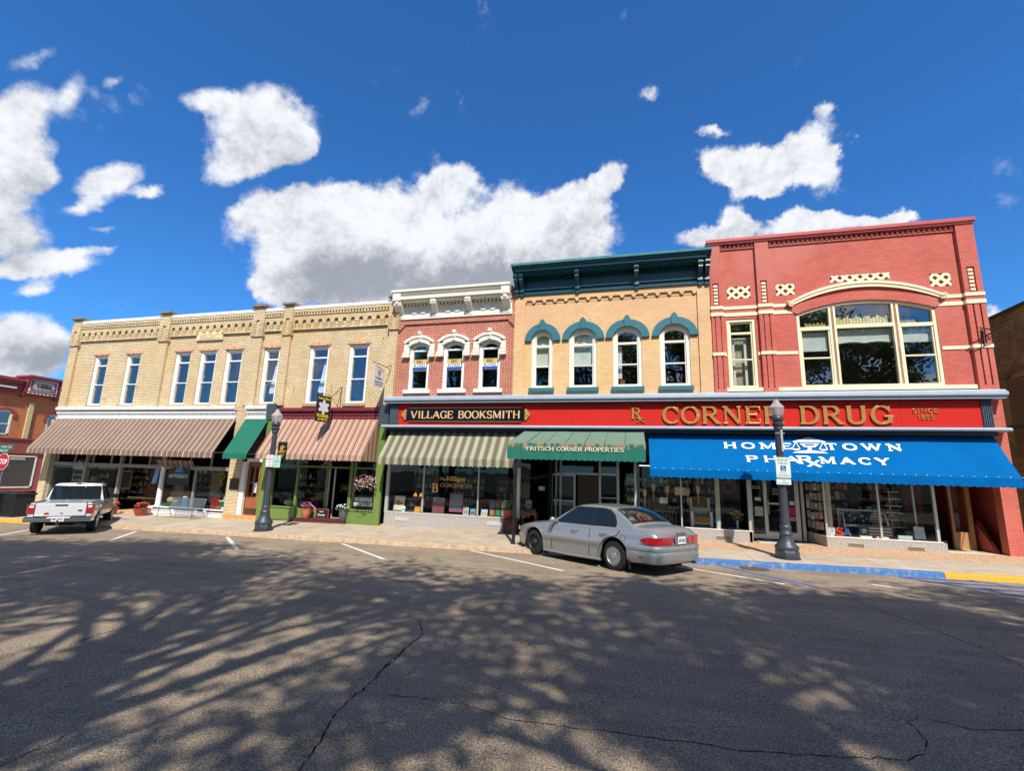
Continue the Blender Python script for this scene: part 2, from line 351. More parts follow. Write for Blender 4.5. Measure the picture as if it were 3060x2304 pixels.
# ---------------------------------------------------------------- lettering (stroke capitals with serifs; built-in font for plain small print)
def _el(cx,cz,rx,rz,a0,a1,n=14): return [(cx+rx*math.cos(R_(a0+(a1-a0)*k/n)),cz+rz*math.sin(R_(a0+(a1-a0)*k/n))) for k in range(n+1)]
G={ # width, strokes, serif feet [(x,z)] ; letters 1 high
'A':(.80,[[(.06,0),(.40,1)],[(.40,1),(.74,0)],[(.18,.35),(.62,.35)]],[(.06,0),(.74,0)]),
'B':(.68,[[(.12,0),(.12,1)],[(.12,1),(.36,1)]+_el(.36,.76,.20,.24,90,-90)+[(.12,.52)],[(.12,.52),(.38,.52)]+_el(.38,.26,.24,.26,90,-90)+[(.12,0)]],[(.10,0),(.10,1)]),
'C':(.74,[_el(.42,.5,.33,.5,40,320,22),[(.69,.68),(.69,.98)]],[]),
'D':(.76,[[(.12,0),(.12,1)],[(.12,1),(.34,1)]+_el(.34,.5,.34,.5,90,-90)+[(.12,0)]],[(.10,0),(.10,1)]),
'E':(.66,[[(.12,0),(.12,1)],[(.12,1),(.60,1)],[(.12,.52),(.46,.52)],[(.12,0),(.60,0)],[(.60,1),(.60,.76)],[(.60,0),(.60,.24)],[(.46,.42),(.46,.62)]],[(.10,0),(.10,1)]),
'F':(.62,[[(.12,0),(.12,1)],[(.12,1),(.58,1)],[(.12,.52),(.44,.52)],[(.58,1),(.58,.76)],[(.44,.42),(.44,.62)]],[(.12,0),(.10,1)]),
'G':(.80,[_el(.42,.5,.33,.5,40,350,24),[(.69,.68),(.69,.98)],[(.70,.42),(.70,.04)],[(.50,.42),(.84,.42)]],[]),
'H':(.82,[[(.14,0),(.14,1)],[(.68,0),(.68,1)],[(.14,.5),(.68,.5)]],[(.14,0),(.14,1),(.68,0),(.68,1)]),
'I':(.36,[[(.18,0),(.18,1)]],[(.18,0),(.18,1)]),
'K':(.80,[[(.14,0),(.14,1)],[(.66,1),(.18,.42)],[(.32,.58),(.70,0)]],[(.14,0),(.14,1),(.68,1),(.68,0)]),
'L':(.62,[[(.12,0),(.12,1)],[(.12,0),(.58,0)],[(.58,0),(.58,.28)]],[(.10,0),(.12,1)]),
'M':(.98,[[(.12,0),(.14,1)],[(.14,1),(.48,.08)],[(.48,.08),(.82,1)],[(.84,1),(.84,0)]],[(.12,0),(.10,1),(.84,0),(.86,1)]),
'N':(.84,[[(.14,0),(.14,1)],[(.14,1),(.70,0)],[(.70,0),(.70,1)]],[(.14,0),(.10,1),(.70,1)]),
'O':(.80,[_el(.40,.5,.34,.5,0,360,28)],[]),
'P':(.66,[[(.12,0),(.12,1)],[(.12,1),(.36,1)]+_el(.36,.73,.24,.27,90,-90)+[(.12,.46)]],[(.12,0),(.10,1)]),
'Q':(.80,[_el(.40,.5,.34,.5,0,360,28),[(.42,.22),(.74,-.12)]],[]),
'R':(.76,[[(.12,0),(.12,1)],[(.12,1),(.36,1)]+_el(.36,.75,.22,.25,90,-90)+[(.12,.5)],[(.36,.5),(.66,0)]],[(.12,0),(.10,1),(.70,0)]),
'S':(.62,[_el(.32,.75,.22,.25,30,270,14)[:-1]+_el(.32,.25,.24,.25,90,-150,14),[(.54,.74),(.54,.98)],[(.08,.02),(.08,.26)]],[]),
'T':(.74,[[(.37,0),(.37,1)],[(.06,1),(.68,1)],[(.06,1),(.06,.76)],[(.68,1),(.68,.76)]],[(.37,0)]),
'U':(.80,[[(.14,1),(.14,.3)]+_el(.40,.3,.26,.3,180,360,12)+[(.66,1)]],[(.14,1),(.66,1)]),
'V':(.80,[[(.08,1),(.40,0)],[(.40,0),(.72,1)]],[(.08,1),(.72,1)]),
'W':(1.1,[[(.08,1),(.32,0)],[(.32,0),(.55,.9)],[(.55,.9),(.78,0)],[(.78,0),(1.02,1)]],[(.08,1),(.55,1),(1.02,1)]),
'X':(.78,[[(.08,1),(.70,0)],[(.70,1),(.08,0)]],[(.08,1),(.70,1),(.08,0),(.70,0)]),
'Y':(.80,[[(.08,1),(.40,.45)],[(.72,1),(.40,.45)],[(.40,.45),(.40,0)]],[(.08,1),(.72,1),(.40,0)]),
'1':(.46,[[(.24,0),(.24,1)],[(.24,1),(.08,.8)]],[(.24,0)]),
'8':(.64,[_el(.32,.75,.20,.25,0,360,20),_el(.32,.26,.25,.26,0,360,20)],[]),
'5':(.62,[[(.52,1),(.14,1)],[(.14,1),(.12,.55)],_el(.30,.31,.26,.31,120,-150,16)],[]),
'6':(.62,[_el(.32,.30,.25,.30,0,360,20),[(.08,.32),(.16,.75),(.44,1)]],[]),
'2':(.62,[_el(.30,.72,.24,.28,170,-40,12)+[(.08,0)],[(.08,0),(.56,0)],[(.56,0),(.56,.18)]],[]),
'&':(.80,[_el(.34,.78,.17,.22,-30,250,12)+[(.66,0)],_el(.30,.26,.25,.26,110,320,12)+[(.66,.5)]],[]),
' ':(.40,[],[])}
def text(mb,s,x0,x1,z0,z1,y,th=.03,thick=.17,thin=.07,serif=.16,T=None,gap=.06,hard=True):
    """serif capitals filling the box x0..x1, z0..z1, standing th proud of y (towards -y)"""
    total=sum(G[c][0] for c in s)+gap*(len(s)-1); sx=(x1-x0)/total; sz=(z1-z0); x=x0; k=0
    T=T or (lambda p:p)
    for ch in s:
        w,st,sf=G[ch]
        segs=[]
        for pl in st:
            pts=[Vector((x+a*sx,z0+(b*(1-thin)+thin/2)*sz)) for a,b in pl]
            L_=[];R2=[]
            for i,p in enumerate(pts):
                closed=(pts[0]-pts[-1]).length<1e-6
                a=pts[i-1] if i>0 else (pts[-2] if closed else p); b=pts[i+1] if i<len(pts)-1 else (pts[1] if closed else p)
                d=(b-a).normalized(); nrm=Vector((-d.y,d.x))
                vert=abs(d.y)
                if len(pl)==2 and ch in 'AVWMXYNK' and abs(d.x)>.1: vert=1.0 if d.x*d.y<0 else .45
                if ch in 'EFTLCGS' and len(pl)==2 and abs(pl[0][0]-pl[1][0])<.001 and abs(pl[0][1]-pl[1][1])<.5 and not(ch=='G' and pl[0][1]==.42): vert=.1
                if ch=='N' and len(pl)==2 and pl[0][0]==pl[1][0]: vert=.25
                if ch=='M' and pl[0]==(.12,0): vert=.25
                wd=(thin+(thick-thin)*vert)*sz/2
                L_.append(p+nrm*wd); R2.append(p-nrm*wd)
            segs.append((L_,R2))
        hw=serif
        for (a,b) in sf:
            zc=z0+(thin/2 if b==0 else (b*(1-thin)+thin/2))*sz if b in (0,1) else z0+b*sz
            p=x+a*sx
            segs.append(([Vector((p-hw*sz*.9,zc+thin*sz/2)),Vector((p+hw*sz*.9,zc+thin*sz/2))],[Vector((p-hw*sz*.9,zc-thin*sz/2)),Vector((p+hw*sz*.9,zc-thin*sz/2))]))
        for L_,R2 in segs:
            k+=1; yf=y-th-(k%7)*.0006; yb=y+.001
            n=len(L_); A=[mb.V(T((p.x,yf,p.y))) for p in L_]; B=[mb.V(T((p.x,yf,p.y))) for p in R2]
            A2=[mb.V(T((p.x,yb,p.y))) for p in L_]; B2=[mb.V(T((p.x,yb,p.y))) for p in R2]
            for i in range(n-1):
                mb.F((A[i],A[i+1],B[i+1],B[i])); mb.F((A[i],A[i+1],A2[i+1],A2[i])); mb.F((B[i],B[i+1],B2[i+1],B2[i]))
            mb.F((A[0],B[0],B2[0],A2[0])); mb.F((A[-1],B[-1],B2[-1],A2[-1]))
        x+=(w+gap)*sx
_fc={}
def ftext(mb,s,x0,x1,z0,z1,y,th=.004,T=None,shear=0,bold=0.0):
    """plain lettering from Blender's built-in face, fitted to a box"""
    cu=bpy.data.curves.new('t','FONT'); cu.body=s; cu.size=1; cu.shear=shear; cu.offset=bold; cu.resolution_u=2
    ob=bpy.data.objects.new('t',cu); C.objects.link(ob); dg=bpy.context.evaluated_depsgraph_get(); me=ob.evaluated_get(dg).to_mesh()
    vs=[v.co.copy() for v in me.vertices]; fs=[tuple(p.vertices) for p in me.polygons]
    ob.evaluated_get(dg).to_mesh_clear(); bpy.data.objects.remove(ob); bpy.data.curves.remove(cu)
    if not vs: return
    ax=min(v.x for v in vs); bx=max(v.x for v in vs); az=min(v.y for v in vs); bz=max(v.y for v in vs)
    T=T or (lambda p:p)
    ids=[mb.V(T((x0+(v.x-ax)/(bx-ax)*(x1-x0),y-th,z0+(v.y-az)/(bz-az)*(z1-z0)))) for v in vs]
    for f in fs: mb.F([ids[i] for i in f])
def zs(x,y): return .21+.0148*x-.02*(19-y)
def zr(x,y): return zs(x,15)-.13+.012*(15-y)
# ================================================================ materials
YB=brick('yellow_brick','#ecd8b0','#dcc39a','#a08862',ms=.016,var=.13,stain='#c9a873')
RB=brick('red_brick','#b45a42','#9c4633','#dcb8a2',bw=.24,bh=.08,ms=.010,var=.15)
OB=brick('orange_painted_brick','#e6c18e','#deb47f','#c49c6c',ms=.006,var=.10,stain='#dba684')
PR=brick('painted_red_brick','#ca6a5a','#c15f4f','#b05549',ms=.006,var=.12,stain='#d08070')
LB=brick('rust_brick','#d98a5c','#cb7748','#a5603e',var=.15)
BB=brick('brown_brick','#b99a72','#93754f','#5b4835',ms=.014,var=.30,stain='#c4ab78')
GYB=brick('buff_pier_brick','#ecd8ae','#dcc295','#9a8260',bw=.2,bh=.065,var=.15)  # buff brick of the shop piers, the brick's own colour
WH=mat('white_paint','#eeeeea',.5,var=.06,vs=2); CR=mat('cream_paint','#efe3bd',.55,var=.05,vs=2); IV=mat('ivory_paint','#ece6d6',.5,var=.06,vs=4)
TE=mat('teal_paint','#2c6f7a',.5,var=.12,vs=4,bump=.3,bs=25); TEC=mat('dark_teal_cornice_paint','#0f4852',.38,var=.1,vs=3); TET=mat('weathered_teal_metal','#5e9ba2',.4,var=.22,vs=6,streak=.3)
GL=mat('blue_grey_metal','#98a5b2',.5,var=.10,vs=2); GD=mat('dark_slate_paint','#47525c',.5,var=.1); BK=mat('black_paint','#1d1e20',.35,var=.1)
STN=mat('brown_stone_cap','#8c7a63',.85,var=.25,vs=9,bump=.4,bs=30); PNK=mat('pink_stone_lintel','#d9ad86',.85,var=.15,vs=8,bump=1.0,bs=22); SIL=mat('sandstone_sill','#b79a74',.85,var=.2,vs=9,bump=.4)
MR=mat('maroon_paint','#7a2a35',.45,var=.08); MRL=mat('rose_paint','#b05560',.5,var=.08)
RP=mat('red_painted_wall','#c46052',.7,var=.08,vs=2,bump=.2,bs=20); RS=mat('bright_red_sign','#c8241a',.6,var=.03,vs=1,spec=.25); GOLD=mat('gold_leaf','#b98a4a',.35,metal=.25,var=.12,vs=8)
GRN=mat('apple_green_paint','#6d8541',.5,var=.08,vs=4); WOOD=mat('brown_wood','#9a6038',.5,var=.25,vs=5,streak=.2); DWOOD=mat('dark_wood','#553521',.5,var=.25,vs=5,streak=.2)
ALU=mat('aluminium','#c3c3bd',.35,metal=.35,var=.05); GALV=mat('grey_pipe','#7b8086',.45,metal=.4,var=.1)
def granite():
    m,t,b=newmat('speckled_granite'); g=t.nodes.new('ShaderNodeNewGeometry'); n=t.nodes.new('ShaderNodeTexNoise'); n.inputs['Scale'].default_value=38; n.inputs['Detail'].default_value=3; t.links.new(g.outputs['Position'],n.inputs['Vector'])
    r=t.nodes.new('ShaderNodeValToRGB'); e=r.color_ramp.elements; e[0].position=.38; e[0].color=lin('#6f6a68'); e[1].position=.6; e[1].color=lin('#d3cbc3'); q=e.new(.49); q.color=lin('#a8a09a')
    t.links.new(n.outputs['Fac'],r.inputs[0]); t.links.new(r.outputs[0],b.inputs['Base Color']); b.inputs['Roughness'].default_value=.4; return m
GRA=granite()
G_UP=glassmat('window_glass',(.90,.94,.94),.19); G_SH=glassmat('shop_glass',(.86,.90,.88),.045); G_CAR=glassmat('car_glass',(.20,.27,.28),.16)
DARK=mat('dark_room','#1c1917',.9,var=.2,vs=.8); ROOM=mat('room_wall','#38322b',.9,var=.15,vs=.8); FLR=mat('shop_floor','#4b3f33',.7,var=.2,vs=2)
def asphalt():
    m,t,b=newmat('asphalt'); L=t.links.new; nn=t.nodes.new
    g=nn('ShaderNodeNewGeometry')
    def nz(s,d,r=.6):
        n=nn('ShaderNodeTexNoise'); n.inputs['Scale'].default_value=s; n.inputs['Detail'].default_value=d; n.inputs['Roughness'].default_value=r; L(g.outputs['Position'],n.inputs['Vector']); return n
    a=nz(60,4,.75); v=nn('ShaderNodeTexVoronoi'); v.inputs['Scale'].default_value=75; L(g.outputs['Position'],v.inputs['Vector'])
    r=nn('ShaderNodeValToRGB'); e=r.color_ramp.elements; e[0].position=.36; e[0].color=lin('#544d46'); e[1].position=.64; e[1].color=lin('#d9c4a2'); q=e.new(.49); q.color=lin('#9b8973'); L(a.outputs['Fac'],r.inputs[0])
    vr=nn('ShaderNodeMapRange'); vr.inputs[1].default_value=.0; vr.inputs[2].default_value=.5; vr.inputs[3].default_value=1.4; vr.inputs[4].default_value=.65; L(v.outputs['Distance'],vr.inputs[0])
    x=nn('ShaderNodeMix'); x.data_type='RGBA'; x.blend_type='MULTIPLY'; x.inputs['Factor'].default_value=1; L(r.outputs[0],x.inputs['A']); L(vr.outputs[0],x.inputs['B'])
    c=nz(.55,7,.65); cr=nn('ShaderNodeMapRange'); cr.inputs[1].default_value=.3; cr.inputs[2].default_value=.7; cr.inputs[3].default_value=.78; cr.inputs[4].default_value=1.2; L(c.outputs['Fac'],cr.inputs[0])
    y=nn('ShaderNodeMix'); y.data_type='RGBA'; y.blend_type='MULTIPLY'; y.inputs['Factor'].default_value=1; L(x.outputs['Result'],y.inputs['A']); L(cr.outputs[0],y.inputs['B'])
    # long worn streaks running with the traffic
    mp=nn('ShaderNodeMapping'); mp.inputs['Scale'].default_value=(.25,2.4,1); L(g.outputs['Position'],mp.inputs[0]); s2=nn('ShaderNodeTexNoise'); s2.inputs['Scale'].default_value=1.2; s2.inputs['Detail'].default_value=6; L(mp.outputs[0],s2.inputs['Vector'])
    sr=nn('ShaderNodeMapRange'); sr.inputs[1].default_value=.35; sr.inputs[2].default_value=.65; sr.inputs[3].default_value=.88; sr.inputs[4].default_value=1.1; L(s2.outputs['Fac'],sr.inputs[0])
    z=nn('ShaderNodeMix'); z.data_type='RGBA'; z.blend_type='MULTIPLY'; z.inputs['Factor'].default_value=1; L(y.outputs['Result'],z.inputs['A']); L(sr.outputs[0],z.inputs['B'])
    st=nz(1.7,5,.7); sr2=nn('ShaderNodeMapRange'); sr2.inputs[1].default_value=.60; sr2.inputs[2].default_value=.72; sr2.inputs[3].default_value=1; sr2.inputs[4].default_value=.66; L(st.outputs['Fac'],sr2.inputs[0])
    z2=nn('ShaderNodeMix'); z2.data_type='RGBA'; z2.blend_type='MULTIPLY'; z2.inputs['Factor'].default_value=1; L(z.outputs['Result'],z2.inputs['A']); L(sr2.outputs[0],z2.inputs['B']); z=z2
    L(z.outputs['Result'],b.inputs['Base Color']); b.inputs['Roughness'].default_value=.85
    bp=nn('ShaderNodeBump'); bp.inputs['Strength'].default_value=.9; bp.inputs['Distance'].default_value=.008; L(a.outputs['Fac'],bp.inputs['Height']); L(bp.outputs[0],b.inputs['Normal']); return m
ASP=asphalt()
def paving():
    m,t,b=newmat('concrete_paving'); L=t.links.new; nn=t.nodes.new; g=nn('ShaderNodeNewGeometry')
    k=nn('ShaderNodeTexBrick'); k.offset=0; L(g.outputs['Position'],k.inputs['Vector']); k.inputs['Scale'].default_value=1; k.inputs['Brick Width'].default_value=1.62; k.inputs['Row Height'].default_value=1.9; k.inputs['Mortar Size'].default_value=.012; k.inputs['Mortar Smooth'].default_value=.3
    k.inputs['Color1'].default_value=lin('#c2b099'); k.inputs['Color2'].default_value=lin('#b6a48c'); k.inputs['Mortar'].default_value=lin('#8a7662')
    n=nn('ShaderNodeTexNoise'); n.inputs['Scale'].default_value=1.4; n.inputs['Detail'].default_value=9; n.inputs['Roughness'].default_value=.7; L(g.outputs['Position'],n.inputs['Vector'])
    r=nn('ShaderNodeMapRange'); r.inputs[1].default_value=.3; r.inputs[2].default_value=.7; r.inputs[3].default_value=.72; r.inputs[4].default_value=1.14; L(n.outputs['Fac'],r.inputs[0])
    x=nn('ShaderNodeMix'); x.data_type='RGBA'; x.blend_type='MULTIPLY'; x.inputs['Factor'].default_value=1; L(k.outputs['Color'],x.inputs['A']); L(r.outputs[0],x.inputs['B'])
    # exposed-aggregate strip by the drug store
    s=nn('ShaderNodeSeparateXYZ'); L(g.outputs['Position'],s.inputs[0])
    def cmp(o,th,op='GREATER_THAN'):
        q=nn('ShaderNodeMath'); q.operation=op; L(o,q.inputs[0]); q.inputs[1].default_value=th; return q.outputs[0]
    mu=nn('ShaderNodeMath'); mu.operation='MULTIPLY'; L(cmp(s.outputs[0],1.0),mu.inputs[0]); L(cmp(s.outputs[1],17.35),mu.inputs[1])
    a=nn('ShaderNodeTexNoise'); a.inputs['Scale'].default_value=26; a.inputs['Detail'].default_value=3; L(g.outputs['Position'],a.inputs['Vector'])
    cr=nn('ShaderNodeValToRGB'); e=cr.color_ramp.elements; e[0].position=.38; e[0].color=lin('#9d7350'); e[1].position=.62; e[1].color=lin('#dcb996'); L(a.outputs['Fac'],cr.inputs[0])
    y=nn('ShaderNodeMix'); y.data_type='RGBA'; L(mu.outputs[0],y.inputs['Factor']); L(x.outputs['Result'],y.inputs['A']); L(cr.outputs[0],y.inputs['B'])
    L(y.outputs['Result'],b.inputs['Base Color']); b.inputs['Roughness'].default_value=.85; return m
PAV=paving()
def worn(name,c,under='#a39582',amt=.5,sc=9):
    m,t,b=newmat(name); g=t.nodes.new('ShaderNodeNewGeometry'); n=t.nodes.new('ShaderNodeTexNoise'); n.inputs['Scale'].default_value=sc; n.inputs['Detail'].default_value=8; n.inputs['Roughness'].default_value=.75; t.links.new(g.outputs['Position'],n.inputs['Vector'])
    r=t.nodes.new('ShaderNodeMapRange'); r.inputs[1].default_value=amt; r.inputs[2].default_value=amt+.1; t.links.new(n.outputs['Fac'],r.inputs[0])
    x=t.nodes.new('ShaderNodeMix'); x.data_type='RGBA'; t.links.new(r.outputs[0],x.inputs['Factor']); x.inputs['A'].default_value=lin(c); x.inputs['B'].default_value=lin(under); t.links.new(x.outputs['Result'],b.inputs['Base Color']); b.inputs['Roughness'].default_value=.75; MATS[name]=m; return m
CURB=mat('curb_concrete','#b99e7f',.85,var=.3,vs=5,bump=.4,bs=25); CB=worn('blue_curb_paint','#386fa8','#8f9296',.53,5); CY=worn('yellow_curb_paint','#dda22e','#b08656',.56,5)
LW=worn('white_road_paint','#d6d3cb','#9a8e7e',.54,10); LBL=worn('blue_road_paint','#2c5fa6','#8a8378',.68,16); CRK=mat('crack_tar','#161413',.9,var=0)
# ================================================================ ground
XA=[-400,-120,-60,-47,-34,-28,-22,-16,-10,-4,2,8,14,20,30,60,120,400]
def sheet(mb,xs,ys,fz,dz=0):
    ids=[[mb.V((x,y,fz(x,y)+dz)) for y in ys] for x in xs]
    for i in range(len(xs)-1):
        for j in range(len(ys)-1): mb.F((ids[i][j],ids[i+1][j],ids[i+1][j+1],ids[i][j+1]))
def slab(name,m,x0,x1,y0,y1,f0=zs,f1=zr,nx=12,drop=.02,bev=.03):
    mb=MB(); xs=[x0+(x1-x0)*k/nx for k in range(nx+1)]
    sheet(mb,xs,[y0+bev,y1],f0)
    for a,b in zip(xs,xs[1:]):
        mb.poly([(a,y0+bev,f0(a,y0+bev)),(b,y0+bev,f0(b,y0+bev)),(b,y0+bev*.3,f0(b,y0)-.008),(a,y0+bev*.3,f0(a,y0)-.008)])
        mb.poly([(a,y0+bev*.3,f0(a,y0)-.008),(b,y0+bev*.3,f0(b,y0)-.008),(b,y0,f0(b,y0)-bev),(a,y0,f0(a,y0)-bev)])
        mb.poly([(a,y0,f0(a,y0)-bev),(b,y0,f0(b,y0)-bev),(b,y0-.03,f1(b,y0)-drop),(a,y0-.03,f1(a,y0)-drop)])
    for x in (x0,x1): mb.poly([(x,y0,f0(x,y0)-bev),(x,y0,f1(x,y0)-drop),(x,y1,f1(x,y1)-drop),(x,y1,f0(x,y1))])
    o=mb.build(name,m); return struct(o)
mb=MB(); sheet(mb,XA,[-400,-120,-40,-10,-3,0,3,6,9,12,15,15.4,19,26,40,60,120,400],zr); struct(mb.build('road',ASP))
slab('sidewalk',PAV,-32.6,40,15.42,19.6,nx=30,bev=.005)
slab('far_sidewalk',PAV,-60,-47.5,2,60,nx=6)
slab('side_street_sidewalk',PAV,-32.59,-31.2,19.605,60,nx=3,bev=.004)
slab('alley_pavement',mat('alley_gravel','#8d8070',.9,var=.2,vs=6),11.7,40,19.605,60,nx=6,bev=.004)
for nm,m,a,b in (('yellow_curb',CY,-32.6,-24.6),('curb',CURB,-24.6,1.35),('blue_curb',CB,1.35,7.65),('yellow_curb',CY,7.65,40)):
    slab(nm,m,a+.004,b-.004,15.24,15.42,f0=lambda x,y:zs(x,y)+.003,nx=max(2,int((b-a)/1.5)),bev=.03)
def strip(mb,pts,w,dz=.004):
    for (x0,y0),(x1,y1) in zip(pts,pts[1:]):
        d=Vector((x1-x0,y1-y0)).normalized()*w/2; n=(-d.y,d.x)
        mb.poly([(x0+n[0],y0+n[1],zr(x0,y0)+dz),(x1+n[0],y1+n[1],zr(x1,y1)+dz),(x1-n[0],y1-n[1],zr(x1,y1)+dz),(x0-n[0],y0-n[1],zr(x0,y0)+dz)])
mb=MB()
for p in ([(-21.8,12.17),(-23.4,14.2)],[(-17.2,12.55),(-19.1,14.88)],[(-11.9,12.51),(-14.73,14.91)],[(-6.94,12.6),(-9.94,15.0)],[(-1.86,12.69),(-5.25,15.16)],[(3.3,12.92),(.2,15.16)],[(5.35,13.66),(5.95,13.3)]): strip(mb,p,.12)
struct(mb.build('white_parking_lines',LW))
mb=MB()
for k,p in enumerate(([(2.2,15.2),(3.95,12.8)],[(6.55,15.1),(8.3,13.05)],[(8.1,15.3),(9.9,13.2)],[(6.62,15.02),(8.36,15.02)],[(6.95,14.55),(8.9,14.55)],[(7.4,13.97),(9.3,13.97)],[(7.75,13.45),(9.7,13.45)])): strip(mb,p,.11,.004+.0012*k)
struct(mb.build('blue_parking_lines',LBL))
mb=MB()
def crack(pts,w):
    """an irregular open crack"""
    P=[]
    for (a,b),(c,d) in zip(pts,pts[1:]):
        n=max(2,int(math.hypot(c-a,d-b)/.07))
        for k in range(n):
            t=k/n; P.append((a+(c-a)*t+random.gauss(0,.012),b+(d-b)*t+random.gauss(0,.012)))
    P.append(pts[-1])
    for p,q in zip(P,P[1:]):
        if random.random()<.06: continue
        strip(mb,[p,q],max(.004,w*.9*random.uniform(.35,1.25)),.003)
crack([(-40,10.3),(-16.53,9.83),(-13.56,9.58),(-10.93,9.9),(-7.81,9.83)],.022)
crack([(-7.27,5.09),(-7.35,5.47),(-7.32,6.06),(-7.6,6.58),(-7.46,7.02),(-7.51,7.89),(-7.2,8.76),(-7.0,9.58),(-6.68,10.41),(-6.58,11.62),(-5.72,12.15),(-3.11,12.14),(-1.34,12.15),(.28,12.18),(1.54,12.11),(2.78,12.32),(4.3,11.7)],.024)
crack([(-7.04,13.32),(-5.72,12.15)],.016)
crack([(-3.44,7.52),(-3.08,6.9),(-3.04,6.34),(-2.96,5.57),(-2.89,5.11),(-2.89,4.71),(-2.8,4.29),(-2.69,4.04),(-2.55,3.62),(-2.5,3)],.024)
crack([(-3.04,6.3),(-2.96,5.57),(-2.91,5.3)],.03)
crack([(-2.57,4.95),(-2.13,5.0),(-1.73,4.97),(-1.42,4.91),(-1.19,4.84),(-.64,4.85),(-.12,4.89),(.32,4.9),(.81,4.9),(1.31,4.98),(1.77,5.08),(2.14,5.16),(2.34,5.31),(2.49,5.58),(2.54,5.86),(2.51,5.94),(2.68,6.11)],.015)
crack([(4.28,11.73),(4.39,10.84),(4.6,9.93),(4.73,9.18),(4.82,8.6),(4.8,8.0),(5,7.2)],.02)
crack([(-4.7,2.6),(-4.75,2.97),(-4.77,3.14),(-4.77,3.36),(-4.81,3.54)],.016); crack([(2.77,6.07),(2.87,6.03),(3.06,5.95),(3.28,6.02),(3.54,6.11),(4.2,6.0)],.014)
struct(mb.build('road_cracks',CRK))
mb=MB(); mb.lathe(3.12,14.97,[(.38,zr(3.12,14.97)-.01),(.38,zr(3.12,14.97)+.007),(.34,zr(3.12,14.97)+.008)],24)
tag(mb.build('manhole_cover',mat('rusty_iron','#6b5040',.8,metal=.3,var=.3,vs=9,bump=1,bs=30),org=(3.12,14.97,zr(3.12,14.97))),'round rusty manhole cover in the road beside the blue line','manhole cover')
# ================================================================ windows
def win(par,x0,x1,z0,z1,y,fm,curve=None,rails=(),sill=None,lintel=None,fw=.09,sw=.05,glass=None,dy=.12,sillm=None,mull=()):
    """sash window in an opening: outer casing, inner sash, rails, pane"""
    glass=glass or G_UP; f=MB(); h=z1-z0
    def inset(c,d):
        xm=(x0+x1)/2; zsp=c[0][1]; k=1-d/((x1-x0)/2); rise=max(p[1] for p in c)-zsp
        return [(xm+(p[0]-xm)*k,zsp+(p[1]-zsp)*(1-d/max(rise,.12) if rise>.3 else 1)-(0 if rise>.3 else d*.9)) for p in c]
    for (d0,d1,ya,yb) in ((0,fw,y,y+.10),(fw,fw+sw,y+.05,y+dy)):
        a,b=x0+d0,x1-d0; ai,bi=x0+d1,x1-d1
        if curve:
            zt=curve[0][1]; co=inset(curve,d0) if d0 else curve; ci=inset(curve,d1); ring(f,co,ci,ya,yb); zt2=co[0][1]
        else:
            zt=z1-d0; zt2=zt; f.box(a,b,ya,yb,z1-d1,z1-d0-(.0005 if d0 else 0))
        top=(zt2 if curve else z1-d1)
        f.box(a,ai,ya,yb,z0+d0*.6,top); f.box(bi,b,ya,yb,z0+d0*.6,top); f.box(ai,bi,ya,yb,z0+d0*.6,z0+d0*.6+(d1-d0)*.8)
    e=fw+sw
    for (rz,rh) in rails: f.box(x0+e,x1-e,y+.055,y+dy-.005,rz-rh/2,rz+rh/2)
    for (mx,mw) in mull: f.box(mx-mw/2,mx+mw/2,y+.04,y+dy-.007,z0+.04,z1-.04)
    o=f.build('window',fm,par)
    g=MB(); gy=y+dy-.03
    if curve:
        ci=inset(curve,e-.01); g.poly([(x0+e-.01,gy,z0+.05),(x1-e+.01,gy,z0+.05)]+[(p[0],gy,p[1]) for p in ci[::-1]])
    else: g.poly([(x0+e-.01,gy,z0+.05),(x1-e+.01,gy,z0+.05),(x1-e+.01,gy,z1-e+.01),(x0+e-.01,gy,z1-e+.01)])
    g.build('pane',glass,o)
    if sill:
        s=MB(); s.box(*sill); s.build('sill',sillm or fm,o)
    return o
def room(par,x0,x1,z0,z1,y0=19.26,y1=25,m=None):
    mb=MB(); mb.poly([(x0,y1,z0),(x1,y1,z0),(x1,y1,z1),(x0,y1,z1)]); mb.poly([(x0,y0,z0),(x1,y0,z0),(x1,y1,z0),(x0,y1,z0)]); mb.poly([(x0,y0,z1),(x1,y0,z1),(x1,y1,z1),(x0,y1,z1)])
    mb.poly([(x0,y0,z0),(x0,y1,z0),(x0,y1,z1),(x0,y0,z1)]); mb.poly([(x1,y0,z0),(x1,y1,z0),(x1,y1,z1),(x1,y0,z1)])
    return mb.build('interior',m or ROOM,par)
def blind(par,x0,x1,z0,z1,y,m,folds=0,name='blind'):
    mb=MB(); n=max(2,folds); 
    P=[(x0+(x1-x0)*k/n,y+(.03*(k%2) if folds else 0)) for k in range(n+1)]
    for a,b in zip(P,P[1:]): mb.poly([(a[0],a[1],z0),(b[0],b[1],z0),(b[0],b[1],z1),(a[0],a[1],z1)])
    return mb.build(name,m,par)
